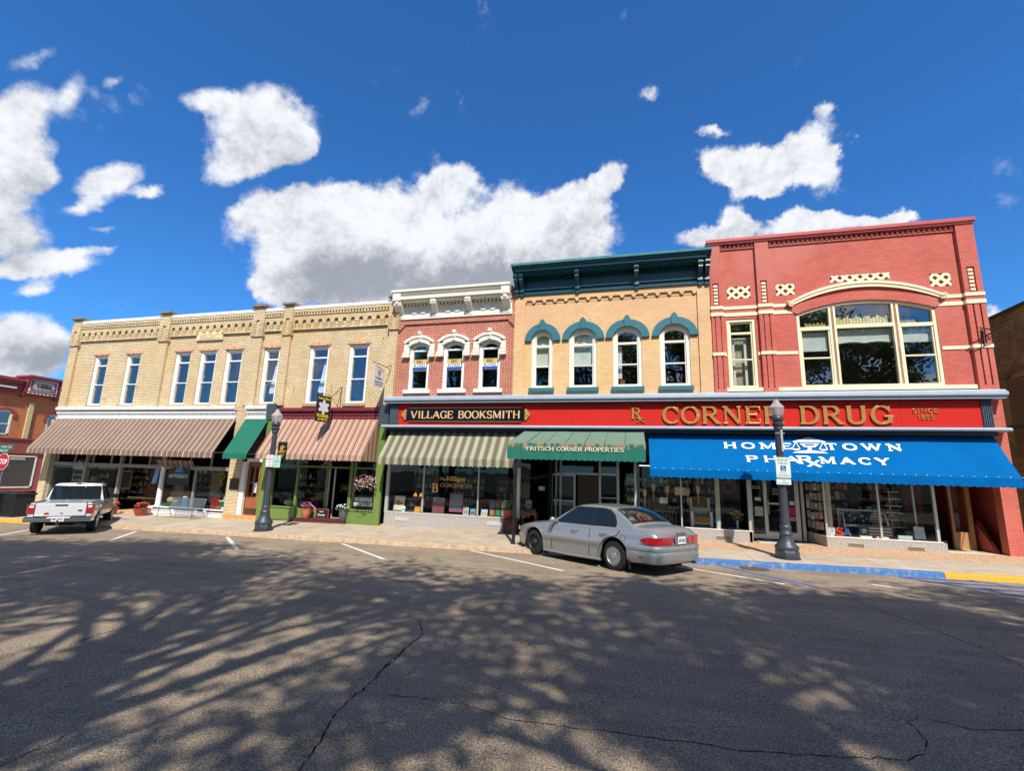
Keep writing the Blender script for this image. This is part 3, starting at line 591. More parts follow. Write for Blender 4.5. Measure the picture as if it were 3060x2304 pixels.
# ================================================================ 1. yellow brick block
yb=thing('yellow_brick_building','long two storey yellow brick building with corbelled arches and stone capped piers','building',(-21,19,0))
WW=[(-29.6,-28.58),(-27.22,-26.2),(-23.76,-22.72),(-22.1,-21.04),(-20.44,-19.38),(-18.07,-17.12),(-15.38,-14.28),(-13.18,-12.12)]
mb=MB(); wall(mb,-31.5,-10.62,4.6,9.1,19,[(a,b,5.42,8.28) for a,b in WW]); mb.poly([(-31.5,19,9.1),(-10.62,19,9.1),(-10.62,19,10.2),(-31.5,19,10.2)])
mb.poly([(-31.5,19,-.6),(-31.5,34,-.6),(-31.5,34,10.2),(-31.5,19,10.2)]); mb.poly([(-10.62,19,0),(-10.62,34,0),(-10.62,34,10.2),(-10.62,19,10.2)]); mb.poly([(-31.5,34,-.6),(-10.62,34,-.6),(-10.62,34,10.2),(-31.5,34,10.2)])
mb.poly([(-31.5,19,9.9),(-10.62,19,9.9),(-10.62,34,9.9),(-31.5,34,9.9)])
SEG=[(-30.95,-24.93),(-24.33,-18.82),(-18.2,-16.95),(-16.5,-11.05)]
for a,b in SEG:
    n=round((b-a)/.46); st=(b-a)/n; ops=[]
    for k in range(n):
        c=a+st*(k+.5); ops.append((c-.115,c+.115,9.19,9.64,arc(c-.115,c+.115,9.52,.12,8)))
    wall(mb,a,b,9.12,9.86,18.9,ops,.1)
    mb.poly([(a,18.9,9.12),(b,18.9,9.12),(b,19,9.12),(a,19,9.12)])
    mb.box(a,b,18.86,18.9,9.86,9.885); mb.box(a,b,18.86,19,10.02,10.17)
    # dentils
    n=round((b-a)/.165); st=(b-a)/n
    for k in range(n): mb.box(a+st*(k+.22),a+st*(k+.78),18.87,19,9.886,10.019)
    # corbel steps between the little arches
    n=round((b-a)/.46); st=(b-a)/n
    for k in range(n+1):
        c=a+st*k; l=max(a,c-.09); r=min(b,c+.09)
        for q in range(3): mb.box(l,r,18.885-.004*q,18.9,9.22+q*.09,9.255+q*.09)
PIL=[(-31.5,-30.95),(-24.93,-24.33),(-18.82,-18.2),(-16.95,-16.5),(-11.05,-10.62)]
for a,b in PIL:
    mb.box(a,b,18.86,19,5.32,8.85); c=(a+b)/2
    e=.06; wall(mb,a-e,b+e,8.85,10.1,18.8,[(c-.12,c+.12,9.0,9.75,arc(c-.12,c+.12,9.63,.12,8))],.06)
    for x in (a-e,b+e): mb.poly([(x,18.8,8.85),(x,19,8.85),(x,19,10.1),(x,18.8,10.1)])
    mb.poly([(a-e,18.8,8.85),(b+e,18.8,8.85),(b+e,19,8.85),(a-e,19,8.85)]); mb.poly([(a-e,18.86,8.86),(b+e,18.86,8.86),(b+e,18.86,10.1),(a-e,18.86,10.1)])
    for q in range(7): mb.box(a-e-.02,c-.125,18.785,18.8,8.9+q*.1,8.94+q*.1); mb.box(c+.125,b+e+.02,18.785,18.8,8.9+q*.1,8.94+q*.1)
    mb.box(a,b,18.82,19.3,10.1,10.40)
mb.build('wall',YB,yb)
mb=MB()
for a,b in PIL: mb.box(a-.09,b+.09,18.74,20.3,10.40,10.43); mb.box(a-.12,b+.12,18.70,20.3,10.43,10.53)
mb.split('pier_cap',STN,yb)
mb=MB()
for a,b in SEG: mb.box(a+.002,b-.002,18.84,19.5,10.171,10.33)
mb.split('coping',WH,yb)
for (a,b) in WW:
    o=win(yb,a,b,5.43,8.27,19.07,WH,rails=[(7.7,.07),(6.6,.05)],fw=.11,dy=.17,sill=(a-.06,b+.06,18.93,19.2,5.29,5.42),sillm=SIL)
    l=MB(); xm=(a+b)/2; l.prism([(a-.11,18.965,8.29),(b+.11,18.965,8.29),(b+.11,18.965,8.46),(xm+.28,18.965,8.49),(xm+.1,18.965,8.56),(xm-.1,18.965,8.56),(xm-.28,18.965,8.49),(a-.11,18.965,8.46)],(0,.06,0)); l.ball((xm,18.96,8.42),.07,8,6,(1,.3,1)); l.box(a-.05,a+.2,18.955,18.965,8.34,8.42); l.box(b-.2,b+.05,18.955,18.965,8.34,8.42); l.build('lintel',PNK,o)
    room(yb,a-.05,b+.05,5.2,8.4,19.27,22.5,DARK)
LACE=mat('lace_curtain','#e8ecf0',.9,var=.1)
for (a,b,s) in ((-18.07,-17.12,1),(-15.38,-14.28,1)):
    mb=MB(); x0=b-.42; n=8
    for k in range(n):
        xa=x0+.3*k/n; xb=x0+.3*(k+1)/n; ya=19.32+.03*(k%2); yc=19.32+.03*((k+1)%2)
        mb.poly([(xa+.02,ya,7.6),(xb+.02,yc,7.6),(xb+.02-.2*(1-k/n),yc,6.0),(xa+.02-.25*(1-k/n),ya,6.0)])
    mb.build('curtain',LACE,yb)
mb=MB(); mb.box(-22.43,-20.74,18.90,19.0,8.84,9.28); mb.box(-22.35,-20.82,18.885,18.90,8.9,9.22); n=mb.build('name_stone',mat('carved_stone','#e6d2a8',.8,var=.1,vs=6),yb)
mb=MB(); text(mb,'WRIGHT',-22.22,-20.95,8.93,9.19,18.886,.018,.16,.11,.05); mb.build('carved_letters',mat('carved_letter_stone','#d9c090',.85,var=.08),n)
# shop cornices
def dent(x0,x1,zt,zb,m1,m2,par,nm,proj=.16):
    a=MB(); a.box(x0,x1,18.72,19,zt-.15,zt); a.box(x0,x1,18.78,19,zt-.20,zt-.151)
    a.box(x0,x1,18.80,19,zt-.34,zt-.27); a.box(x0,x1,18.82,19,zb,zb+.09)
    o=a.build(nm,m1,par); d=MB(); d.box(x0,x1,18.90,19,zb+.092,zt-.342); n=round((x1-x0)/.155); st=(x1-x0)/n
    e=MB()
    for k in range(n): e.box(x0+st*(k+.2),x0+st*(k+.8),18.84,18.899,zt-.43,zt-.342); e.prism([(x0+st*(k+.25),18.899,zb+.095),(x0+st*(k+.25),18.87,zb+.13),(x0+st*(k+.25),18.85,zt-.44),(x0+st*(k+.25),18.899,zt-.43)],(st*.5,0,0))
    d.build('frieze',m2,o); e.build('dentils',m1 if m1 is WH else MRL,o)
dent(-31.4,-19.16,5.30,4.66,WH,mat('white_frieze','#dfe2e6',.5,var=.05),yb,'shop_cornice'); dent(-18.5,-17.3,5.30,4.66,WH,MATS['white_frieze'],yb,'shop_cornice'); dent(-16.72,-11.2,5.18,4.66,MR,mat('plum_grey_frieze','#5d4a55',.5,var=.08),yb,'shop_cornice')
mb=MB(); mb.box(-31.78,-31.25,18.88,19.2,-.5,4.62); mb.box(-19.12,-18.42,18.9,19.2,-.12,5.3); mb.split('brick_pier',GYB,yb)
mb=MB()
for k in range(6): mb.box(-17.29,-16.78,18.80-.01*(k%2),19.1,4.64+k*.13,4.755+k*.13)
for k in range(7): mb.box(-11.2,-10.72,18.84-.01*(k%2),19.0,4.42+k*.13,4.535+k*.13)
mb.split('grey_quoins',GD,yb)
mb=MB(); mb.box(-17.2,-16.9,18.86,19.1,-.05,4.62); mb.box(-11.13,-10.82,18.86,19.0,0,4.42); mb.split('green_pier',GRN,yb)
# antiques shop front
room(yb,-31.2,-18.5,-.55,4.4,19.3,24.5); 
mb=MB(); mb.box(-31.24,-31.1,19.0,19.15,.25,3.6); mb.box(-28.78,-28.66,19.0,19.15,.05,3.6); mb.box(-26.32,-26.18,19.0,19.15,.1,3.6); mb.box(-21.3,-21.2,19.02,19.12,.28,2.3); mb.box(-31.1,-19.12,19.03,19.15,2.12,2.3); mb.box(-31.1,-26.2,19.02,19.16,.05,.3)
for k in range(9): mb.box(-31.0+k*1.32,-30.93+k*1.32,19.05,19.12,2.3,3.6)
mb.split('shop_window_frame',mat('weathered_grey_wood','#9c968a',.7,var=.15),yb)
mb=MB(); mb.lathe(-23.38,19.08,[(.17,.24),(.17,.3),(.13,.34),(.115,1.6),(.105,2.9),(.16,3.0)],16); mb.split('column',WH,yb,smooth=40)
mb=MB(); mb.box(-23.82,-19.12,18.93,19.2,-.2,.10); mb.box(-23.82,-19.12,18.9,19.2,.10,.14); mb.box(-23.82,-19.12,18.92,19.3,.225,.27); mb.box(-23.82,-23.5,18.9,18.93,-.15,.225)
for x in (-22.3,-20.85,-20.3): mb.box(x,x+.16,18.905,18.93,-.12,.225)
mb.build('stall_riser',WH,yb)
mb=MB()
for a,b,z0 in ((-31.1,-28.78,.3),(-28.66,-26.32,.3),(-23.25,-21.3,.27),(-21.2,-19.12,.27)): mb.poly([(a,19.08,z0),(b,19.08,z0),(b,19.08,2.12),(a,19.08,2.12)])
mb.split('shop_pane',G_SH,yb)
mb=MB(); mb.box(-26.15,-23.83,18.98,20.6,-.35,-.06); mb.box(-26.15,-23.83,19.6,19.64,.55,.60); mb.build('entry_step',mat('stone_step','#c9a672',.85,var=.2),yb)
mb=MB(); mb.poly([(-26.15,20.6,-.1),(-23.7,20.6,-.1),(-23.7,20.6,2.9),(-26.15,20.6,2.9)]); mb.box(-24.1,-23.85,19.6,20.6,.0,2.9); mb.build('entry_panelling',DWOOD,yb)
# door up to the flats
mb=MB(); mb.box(-18.42,-18.16,18.95,19.1,.05,2.75)
for k in range(4): mb.box(-18.4+k*.065,-18.365+k*.065,18.935,18.95,.12,2.6)
mb.box(-18.42,-17.15,18.95,19.15,2.6,2.76); mb.box(-17.22,-17.15,19.0,19.15,.1,2.6); mb.build('door_surround',WH,yb)
d=MB(); d.box(-18.14,-17.24,19.12,19.17,.13,.95); d.box(-18.14,-17.24,19.12,19.17,2.38,2.56)
for x in (-18.14,-17.82,-17.55,-17.32): d.box(x,x+.08,19.12,19.17,.95,2.38)
d=d.build('door',mat('brown_wood_door','#a05c36',.5,var=.25,vs=5,streak=.2),yb); g=MB(); g.poly([(-18.1,19.15,.95),(-17.3,19.15,.95),(-17.3,19.15,2.38),(-18.1,19.15,2.38)]); g.build('door_pane',G_SH,d)
mb=MB(); mb.box(-18.1,-17.28,19.11,19.118,.16,.42); mb.build('kick_plate',mat('worn_bronze','#5c4030',.5,metal=.4,var=.2),d)
mb=MB(); mb.box(-17.72,-17.56,19.10,19.104,1.15,1.62); mb.build('door_notice',WH,d)
mb=MB(); mb.box(-18.97,-17.05,18.72,19.3,-.22,.11); mb.build('doorstep',mat('sandstone_step','#c89a62',.85,var=.2,vs=6),yb)
mb=MB(); mb.box(-18.42,-17.1,19.14,19.16,2.76,4.5); mb.build('transom_panel',mat('dark_transom','#3b342e',.8),yb)
# flower shop front
room(yb,-16.9,-11.14,-.02,4.4,19.62,24,DARK)
mb=MB(); mb.box(-16.75,-15.2,18.98,19.15,.0,.56); mb.box(-16.8,-15.15,18.94,19.18,.56,.62); mb.box(-12.5,-11.14,18.98,19.15,.0,.60); mb.box(-12.52,-11.14,18.94,19.18,.60,.66)
mb.box(-16.72,-16.6,19.0,19.12,.62,3.6); mb.box(-15.33,-15.22,19.0,19.12,.62,3.6); mb.box(-12.52,-12.38,19.0,19.12,.66,3.6); mb.box(-16.7,-11.14,19.02,19.1,2.42,2.5)
for (x0,y0,x1,y1) in ((-15.22,19.05,-14.05,19.6),(-12.5,19.1,-12.56,19.6)):
    mb.prism([(x0,y0,-.0),(x1,y1,.05),(x1,y1,.56),(x0,y0,.56)],(.04,.08,0))
mb.box(-14.12,-14.02,19.55,19.65,.1,3.6); mb.box(-12.6,-12.5,19.5,19.62,.1,3.6); mb.box(-16.68,-15.25,18.965,18.98,.06,.12); mb.box(-12.48,-11.2,18.965,18.98,.06,.12)
mb.build('green_shop_front',GRN,yb)
mb=MB()
for x0,y0,x1,y1,z0 in ((-16.6,19.07,-15.33,19.07,.62),(-15.22,19.08,-14.1,19.6,.56),(-12.38,19.07,-11.14,19.07,.66)): mb.poly([(x0,y0,z0),(x1,y1,z0),(x1,y1,2.42),(x0,y0,2.42)]); mb.poly([(x0,y0,2.5),(x1,y1,2.5),(x1,y1,3.5),(x0,y0,3.5)])
mb.split('shop_pane',G_SH,yb)
mb=MB(); mb.box(-14.0,-12.6,19.6,19.66,2.42,2.49); mb.box(-14.02,-13.95,19.59,19.66,.15,3.0); mb.box(-13.72,-13.66,19.6,19.66,.15,2.42); mb.box(-12.86,-12.8,19.6,19.66,.15,2.42); mb.box(-12.68,-12.6,19.59,19.66,.15,3.0); mb.box(-13.66,-12.86,19.6,19.68,.15,.19); mb.build('door_frame',ALU,yb)
mb=MB(); mb.box(-15.25,-12.45,18.82,19.6,-.03,.12); mb.box(-15.25,-12.45,18.80,19.6,.12,.15); mb.build('doorstep',mat('maroon_step','#5b2c2a',.7,var=.2),yb)
# iron fire balcony on the side street corner
mb=MB()
for x in (-32.35,-32.1,-31.85,-31.62): mb.cyl((x,18.95,5.55),(x,18.95,6.3),.012,n=6)
mb.tube([(-32.45,18.95,6.3),(-31.4,18.8,6.34)],.02,6); mb.tube([(-32.4,18.95,5.55),(-31.5,18.9,5.52)],.02,6); mb.tube([(-32.1,18.95,5.6),(-31.95,18.95,5.9),(-32.1,18.95,6.2)],.012,6); mb.tube([(-31.85,18.95,5.6),(-32.0,18.95,5.9),(-31.85,18.95,6.2)],.012,6)
mb.build('iron_balcony',BK,yb)
mb=MB(); mb.prism([(-31.5,21.5,9.35),(-33.0,21.5,8.95),(-32.9,21.5,8.8),(-31.5,21.5,8.85)],(0,2.5,0)); mb.build('side_bay_roof',mat('brown_shingle','#6e5048',.8,var=.2),yb)
mb=MB()
for x,z in ((-28.2,5.78),(-26.0,6.45),(-25.0,6.4),(-21.5,6.9),(-18.9,6.2),(-16.0,6.2),(-11.4,8.5),(-13.9,6.2)): mb.tube([(x,19.0,z),(x,18.88,z+.02),(x+.05,18.86,z-.1)],.012,5)
mb.split('wall_hooks',BK,yb)
# ================================================================ 2. red brick building
rb=thing('red_brick_building','narrow red brick building with white cornice and three arched white windows','building',(-7.8,19,0))
W2=[(-10.0,-8.96),(-8.33,-7.27),(-6.64,-5.61)]
mb=MB(); wall(mb,-10.62,-5.05,5.6,9.32,19,[(a+.03,b-.03,6.0,8.20,segarc(a+.03,b-.03,8.04,.16)) for a,b in W2])
mb.box(-10.62,-5.05,18.93,19,9.09,9.32); 
for k in range(4): mb.box(-10.62,-10.32-.07*k,18.93,19,9.02-.075*k,9.089-.075*k); mb.box(-5.32+.07*k,-5.05,18.93,19,9.02-.075*k,9.089-.075*k)
mb.poly([(-10.62,19,9.3),(-5.05,19,9.3),(-5.05,19,10.6),(-10.62,19,10.6)]); mb.poly([(-10.62,19,10.5),(-5.05,19,10.5),(-5.05,34,10.5),(-10.62,34,10.5)]); mb.poly([(-10.62,19,4),(-10.62,34,4),(-10.62,34,10.5),(-10.62,19,10.5)])
mb.build('wall',RB,rb)
for i,(a,b) in enumerate(W2):
    a+=.03; b-=.03; cv=segarc(a,b,8.04,.16); xm=(a+b)/2
    o=win(rb,a,b,6.0,8.2,19.04,WH,curve=cv,rails=[(7.85,.08),(6.93,.05)],fw=.09,dy=.16,sill=(a-.17,b+.15,18.88,19.15,5.84,6.0),sillm=IV)
    hd=MB(); out=segarc(a-.28,b+.24,8.20,.30); inn=segarc(a-.02,b+.02,8.02,.17); ring(hd,out,inn,18.9,19.0)
    out2=segarc(a-.30,b+.26,8.22,.31); inn2=segarc(a-.2,b+.16,8.15,.27); ring(hd,out2,inn2,18.85,18.9); ring(hd,segarc(a-.1,b+.08,8.07,.21),inn,18.87,18.9)
    for xa,xb in ((a-.28,a-.01),(b+.01,b+.24)):
        hd.box(xa,xb,18.9,19,7.72,8.2 if xa<xm else 8.2); hd.box(xa-.03,xb+.02,18.86,19,7.64,7.72); hd.box(xa-.05,xb+.03,18.83,19,7.5,7.60); hd.box(xa-.02,xb+.02,18.88,19,7.60,7.64); hd.box(xa+.03,xb-.03,18.885,18.9,7.78,8.12)
    hd.build('window_hood',IV,o)
    ks=MB(); ks.prism([(xm-.10,18.80,8.62),(xm-.07,18.82,8.22),(xm+.07,18.82,8.22),(xm+.10,18.80,8.62)],(0,.15,0)); ks.ball((xm,18.80,8.60),.11,10,7,(1,.5,.9)); ks.ball((xm,18.79,8.42),.06,8,6,(1,.6,1.2)); ks.build('keystone',IV,o,smooth=40)
    pz=7.42-.02*i; sg=MB(); sg.box(xm-.34,xm+.34,19.05,19.06,pz-.20,pz); s1=sg.build('window_poster',mat('poster_gold','#d9b45e',.6),o)
    q=MB(); q.box(xm-.34,xm+.34,19.05,19.06,pz-.36,pz-.2005); q.build('poster_white_band',mat('poster_white','#e6eef0',.6),o); q=MB(); q.box(xm-.34,xm+.34,19.05,19.06,pz-.47,pz-.3605); q.build('poster_blue_band',mat('poster_blue','#1d58ae',.6),o)
    t=MB(); text(t,'BE',xm-.15,xm+.15,pz-.18,pz-.03,19.049,.002,.20,.10,.08); text(t,'KIND',xm-.28,xm+.28,pz-.345,pz-.21,19.049,.002,.20,.10,.08); t.build('poster_lettering',mat('navy_ink','#23324a',.6),o)
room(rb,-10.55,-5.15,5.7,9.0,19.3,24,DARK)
mb=MB(); x0,x1=-10.98,-5.08
mb.box(-10.64,-5.05,18.88,19.3,9.32,9.38); mb.box(-10.64,-5.05,18.92,19.3,9.38,9.56); mb.box(-10.6,-5.08,18.95,19.3,9.56,10.0)
mb.box(-10.6,-5.08,18.9,19.3,10.0,10.04); mb.box(x0+.1,x1-.04,18.62,19.3,10.22,10.3); mb.box(x0+.1,x1-.04,18.5,19.3,10.3,10.45)
mb.box(x0+.1,x1-.04,18.6,19.3,10.45,10.62); mb.box(x0+.03,x1,18.48,19.3,10.62,10.70); mb.box(x0,x1+.03,18.42,19.3,10.70,10.82)
n=30; st=(10.6-5.08)/n
for k in range(n): mb.box(-10.6+st*(k+.2),-10.6+st*(k+.75),18.84,18.95,10.06,10.18)
mb.box(-10.6,-5.08,18.82,18.96,10.18,10.22)
cn=mb.build('cornice',IV,rb)
def bracket(par,xc,w,zt,zb,y0,y1,m):
    b=MB(); P=[(y1,zt),(y0,zt),(y0,zt-.12),(y0+.04,zt-.16),(y0+.02,zt-.24),(y0+.12,zt-.30),(y0+.22,zt-.42),(y1-.06,zb+.15),(y1-.1,zb+.1),(y1-.1,zb),(y1,zb)]
    b.prism([(xc-w/2,a,z) for a,z in P],(w,0,0)); b.ball((xc,y0,zt-.08),w*.32,8,6,(1,.5,1)); b.cyl((xc-w/2-.015,y0+.05,zt-.2),(xc+w/2+.015,y0+.05,zt-.2),.055,n=10); b.build('bracket',m,par,smooth=30)
for xc,w in ((-10.68,.36),(-8.83,.26),(-7.1,.26),(-5.3,.36)): bracket(cn,xc,w,10.22,9.42,18.52,18.97,IV)
for xc in (-10.7,-5.28):
    b=MB(); b.box(xc-.2,xc+.2,18.45,18.6,10.24,10.62); b.box(xc-.13,xc+.13,18.44,18.45,10.30,10.56); b.build('cornice_end_block',IV,cn)
sw=MB()
for c0 in (-10.1,-8.35,-6.6):
    for k in range(3):
        c=c0+.15+k*.46
        if c>-5.6: continue
        cv=[(c-.15*math.cos(math.pi*q/10),9.74-.12*math.sin(math.pi*q/10)) for q in range(11)]; ci=[(c-.10*math.cos(math.pi*q/10),9.78-.08*math.sin(math.pi*q/10)) for q in range(11)]
        ring(sw,cv,ci,18.90,18.95); sw.ball((c,18.93,9.75),.045,8,5,(1,.5,1))
sw.build('swag',IV,cn)
for q_ in [cn]+list(cn.children):
    ox=ORG[cn.name].x
    for v_ in q_.data.vertices: v_.co.z=9.32+(v_.co.z-9.32)*.87; v_.co.x=-7.85-ox+(v_.co.x+ox+7.85)*.962
# ================================================================ 3. orange brick building with the teal cornice
ob=thing('orange_brick_building','orange brick building with dark teal cornice and four teal hooded windows','building',(-1,19,0))
W3=[(-4.25,-3.34),(-2.64,-1.51),(-.84,.28),(.99,2.11)]
mb=MB(); ops=[]
for a,b in W3: ops.append((a,b,6.0,8.50,arc(a,b,8.12,.38,14)))
wall(mb,-5.04,2.93,5.7,9.72,19,ops)
# recessed panel field: proud border and stepped corbel frieze
mb.box(-5.04,-4.57,18.93,19,5.7,9.88); mb.box(2.45,2.93,18.93,19,5.7,9.88); mb.poly([(-5.04,19,9.7),(2.93,19,9.7),(2.93,19,11.0),(-5.04,19,11.0)])
mb.box(-4.57,2.45,18.93,19,9.88,10.4); mb.box(-5.04,-4.57,18.93,19,9.881,10.4); mb.box(2.45,2.93,18.93,19,9.881,10.4)
n=15; st=(2.45+4.57)/n
for k in range(n):
    a=-4.57+st*k
    mb.box(a+st*.62,a+st*.98,18.93,19,9.81,9.879); mb.box(a+st*.70,a+st*.90,18.93,19,9.75,9.809)
mb.box(-4.57+.0,-4.57+.06,18.935,19,9.80,9.878)
mb.poly([(-5.04,19,10.9),(2.93,19,10.9),(2.93,34,10.9),(-5.04,34,10.9)])
mb.build('wall',OB,ob)
for i,(a,b) in enumerate(W3):
    cv=arc(a,b,8.12,.38,14); xm=(a+b)/2
    o=win(ob,a,b,6.0,8.5,19.04,CR if 0 else IV,curve=cv,rails=[(7.83,.09),(6.94,.05)],fw=.13,dy=.18,sill=(a-.08,b+.08,18.88,19.15,5.83,5.99),sillm=TE)
    hd=MB(); ring(hd,arc(a-.30,b+.32,8.04,.77,20),arc(a-.01,b+.01,8.04,.48,20),18.9,19.0); hd.build('window_hood',TE,o)
    ks=MB(); ks.prism([(xm-.09,18.86,8.50),(xm+.09,18.86,8.50),(xm+.13,18.86,8.84),(xm+.06,18.86,8.95),(xm,18.86,8.98),(xm-.06,18.86,8.95),(xm-.13,18.86,8.84)],(0,.1,0)); ks.build('keystone',TE,o)
SH=mat('cream_roller_blind','#e8ead6',.8,var=.05)
blind(ob,-4.15,-3.44,6.95,8.3,19.28,SH); blind(ob,-2.55,-1.6,7.02,8.3,19.28,SH)
blind(ob,-.72,-.5,6.4,7.75,19.3,LACE,6,'curtain')
mb=MB(); mb.box(-.66,-.40,19.5,19.8,5.95,6.42); mb.build('chair_back',WOOD,ob)
room(ob,-4.95,2.85,5.7,9.3,19.3,24,ROOM)
mb=MB(); a,b=-5.06,2.94
mb.box(a,b,18.86,19.3,10.12,10.20); mb.box(a+.02,b-.02,18.92,19.3,10.20,10.34); mb.box(a+.02,b-.02,18.85,19.3,10.34,10.40); mb.box(a+.02,b-.02,18.95,19.3,10.40,10.86)
n=34; st=(b-a)/n
for k in range(n): mb.box(a+st*(k+.25),a+st*(k+.75),18.84,18.95,10.80,10.92)
mb.box(a+.02,b-.02,18.5,19.3,10.92,10.98); mb.box(a,b,18.42,19.3,10.98,11.03); mb.box(a+.15,b-.15,18.36,19.3,11.03,11.08)
mb.prism([(a-.02,18.36,11.08),(a-.02,18.26,11.22),(a-.02,18.26,11.25),(a-.02,19.3,11.25),(a-.02,19.3,11.08)],(b-a+.04,0,0))
cn=mb.build('cornice',TEC,ob)
mb=MB(); mb.prism([(a-.05,18.22,11.24),(a-.05,18.2,11.33),(a-.05,18.5,11.36),(a-.05,20,11.44),(a-.05,20,11.251)],(b-a+.1,0,0)); mb.build('cornice_top',TET,cn)
def bracket2(xc):
    t=MB(); P=[(18.98,10.99),(18.45,10.99),(18.43,10.88),(18.52,10.8),(18.50,10.7),(18.62,10.6),(18.74,10.5),(18.80,10.36),(18.78,10.25),(18.84,10.16),(18.84,10.06),(18.98,10.06)]
    t.prism([(xc-.08,p,q) for p,q in P],(.16,0,0)); t.cyl((xc-.10,18.52,10.86),(xc+.10,18.52,10.86),.07,n=10); t.cyl((xc-.10,18.83,10.28),(xc+.10,18.83,10.28),.05,n=10); t.build('bracket',TEC,cn,smooth=30)
for xc in (-4.96,-4.72,-2.3,.13,2.58,2.84): bracket2(xc)
# ================================================================ 4. painted red corner building
cb=thing('red_corner_building','tall painted red brick building with cream bands and wide arched picture window','building',(7.3,19,0))
mb=MB(); AW=segarc(5.92,10.30,8.68,.42,28)
wall(mb,2.94,11.70,5.3,11.8,19,[(3.48,4.49,5.88,8.61),(5.92,10.30,5.88,9.10,AW),(3.57,4.40,9.44,9.93),(5.30,5.94,9.47,9.92),(7.15,9.07,9.86,10.12),(10.27,10.89,9.46,9.95)],.12)
PL=[(2.94,3.36),(4.63,5.11),(11.17,11.70)]
for a,b in PL:
    c=(a+b)/2; wall(mb,a,b,5.3,11.75,18.87,[(c-.13,c+.1,9.15,10.08),(c-.12,c-.07,7.28,8.70),(c+.08,c+.13,7.28,8.70),(c-.12,c-.07,5.85,7.1),(c+.08,c+.13,5.85,7.1)],.05)
    for x in (a,b): mb.poly([(x,18.87,5.3),(x,19,5.3),(x,19,11.75),(x,18.87,11.75)])
    mb.poly([(a,18.92,5.9),(b,18.92,5.9),(b,18.92,10.2),(a,18.92,10.2)])
for a,b in ((3.36,4.63),(5.11,11.17)):
    mb.box(a,b,18.93,19,11.68,11.75); n=round((b-a)/.165); st=(b-a)/n
    for k in range(n): mb.box(a+st*(k+.2),a+st*(k+.75),18.92,19,11.57,11.679)
    mb.box(a,b,18.95,19,11.50,11.565)
mb.poly([(2.94,19,8),(2.94,34,8),(2.94,34,11.8),(2.94,19,11.8)]); mb.poly([(2.94,19,11.7),(11.7,19,11.7),(11.7,34,11.7),(2.94,34,11.7)]); mb.poly([(2.94,34,0),(11.7,34,0),(11.7,34,11.8),(2.94,34,11.8)])
mb.box(11.27,11.70,18.87,19.2,.2,5.3)
# arch face of radiating brick
ring(mb,[(p[0],p[1]) for p in segarc(5.62,10.60,8.93,.50,28)],AW,18.95,19.0)
mb.build('wall',PR,cb)
mb=MB(); mb.poly([(11.70,19.0,-.2),(11.70,34,-.2),(11.70,34,11.8),(11.70,19.0,11.8)]); mb.build('side_wall',BB,cb)
mb=MB(); mb.box(2.90,11.72,18.83,19.4,11.71,11.76); mb.prism([(2.87,18.82,11.761),(2.87,18.78,11.79),(2.87,18.78,11.91),(2.87,20,11.97),(2.87,20,11.761)],(8.88,0,0)); mb.build('coping',mat('red_metal_coping','#c45650',.4,var=.08),cb)
mb=MB()
for z0,z1,sp in ((9.0,9.12,((2.94,5.6),(10.66,11.70))),(8.72,8.86,((2.94,5.86),(10.36,11.70))),(7.13,7.25,((2.94,3.44),(4.53,5.88),(10.34,11.70)))):
    for a,b in sp:
        mb.box(a,b,18.975,19,z0,z1)
        for p,q in PL:
            l=max(a,p);r=min(b,q)
            if r>l: mb.box(l-.02,r+.02,18.845,18.97,z0,z1)
mb.box(5.13,11.15,18.93,19.05,5.74,5.875); mb.box(3.36,4.61,18.90,19.05,5.74,5.875)
mb.split('cream_band',CR,cb)
# hood mould with scrolled ends
mb=MB(); ring(mb,segarc(5.62,10.64,9.10,.72,32),segarc(5.70,10.56,9.06,.66,32),18.89,18.97); ring(mb,segarc(5.74,10.52,9.04,.63,32),segarc(5.80,10.46,9.01,.58,32),18.91,18.97); ring(mb,segarc(5.70,10.56,9.06,.66,32),segarc(5.74,10.52,9.04,.63,32),18.92,18.969)
for xc,s in ((5.72,1),(10.54,-1)):
    P=[(xc+s*(.12-.095*k/16)*-math.cos(R_(k*34)),9.05+(.12-.095*k/16)*math.sin(R_(k*34)+.3)) for k in range(17)]
    mb.tube([(p[0],18.87,p[1]) for p in P],.028,8)
mb.build('hood_mould',CR,cb,smooth=40)
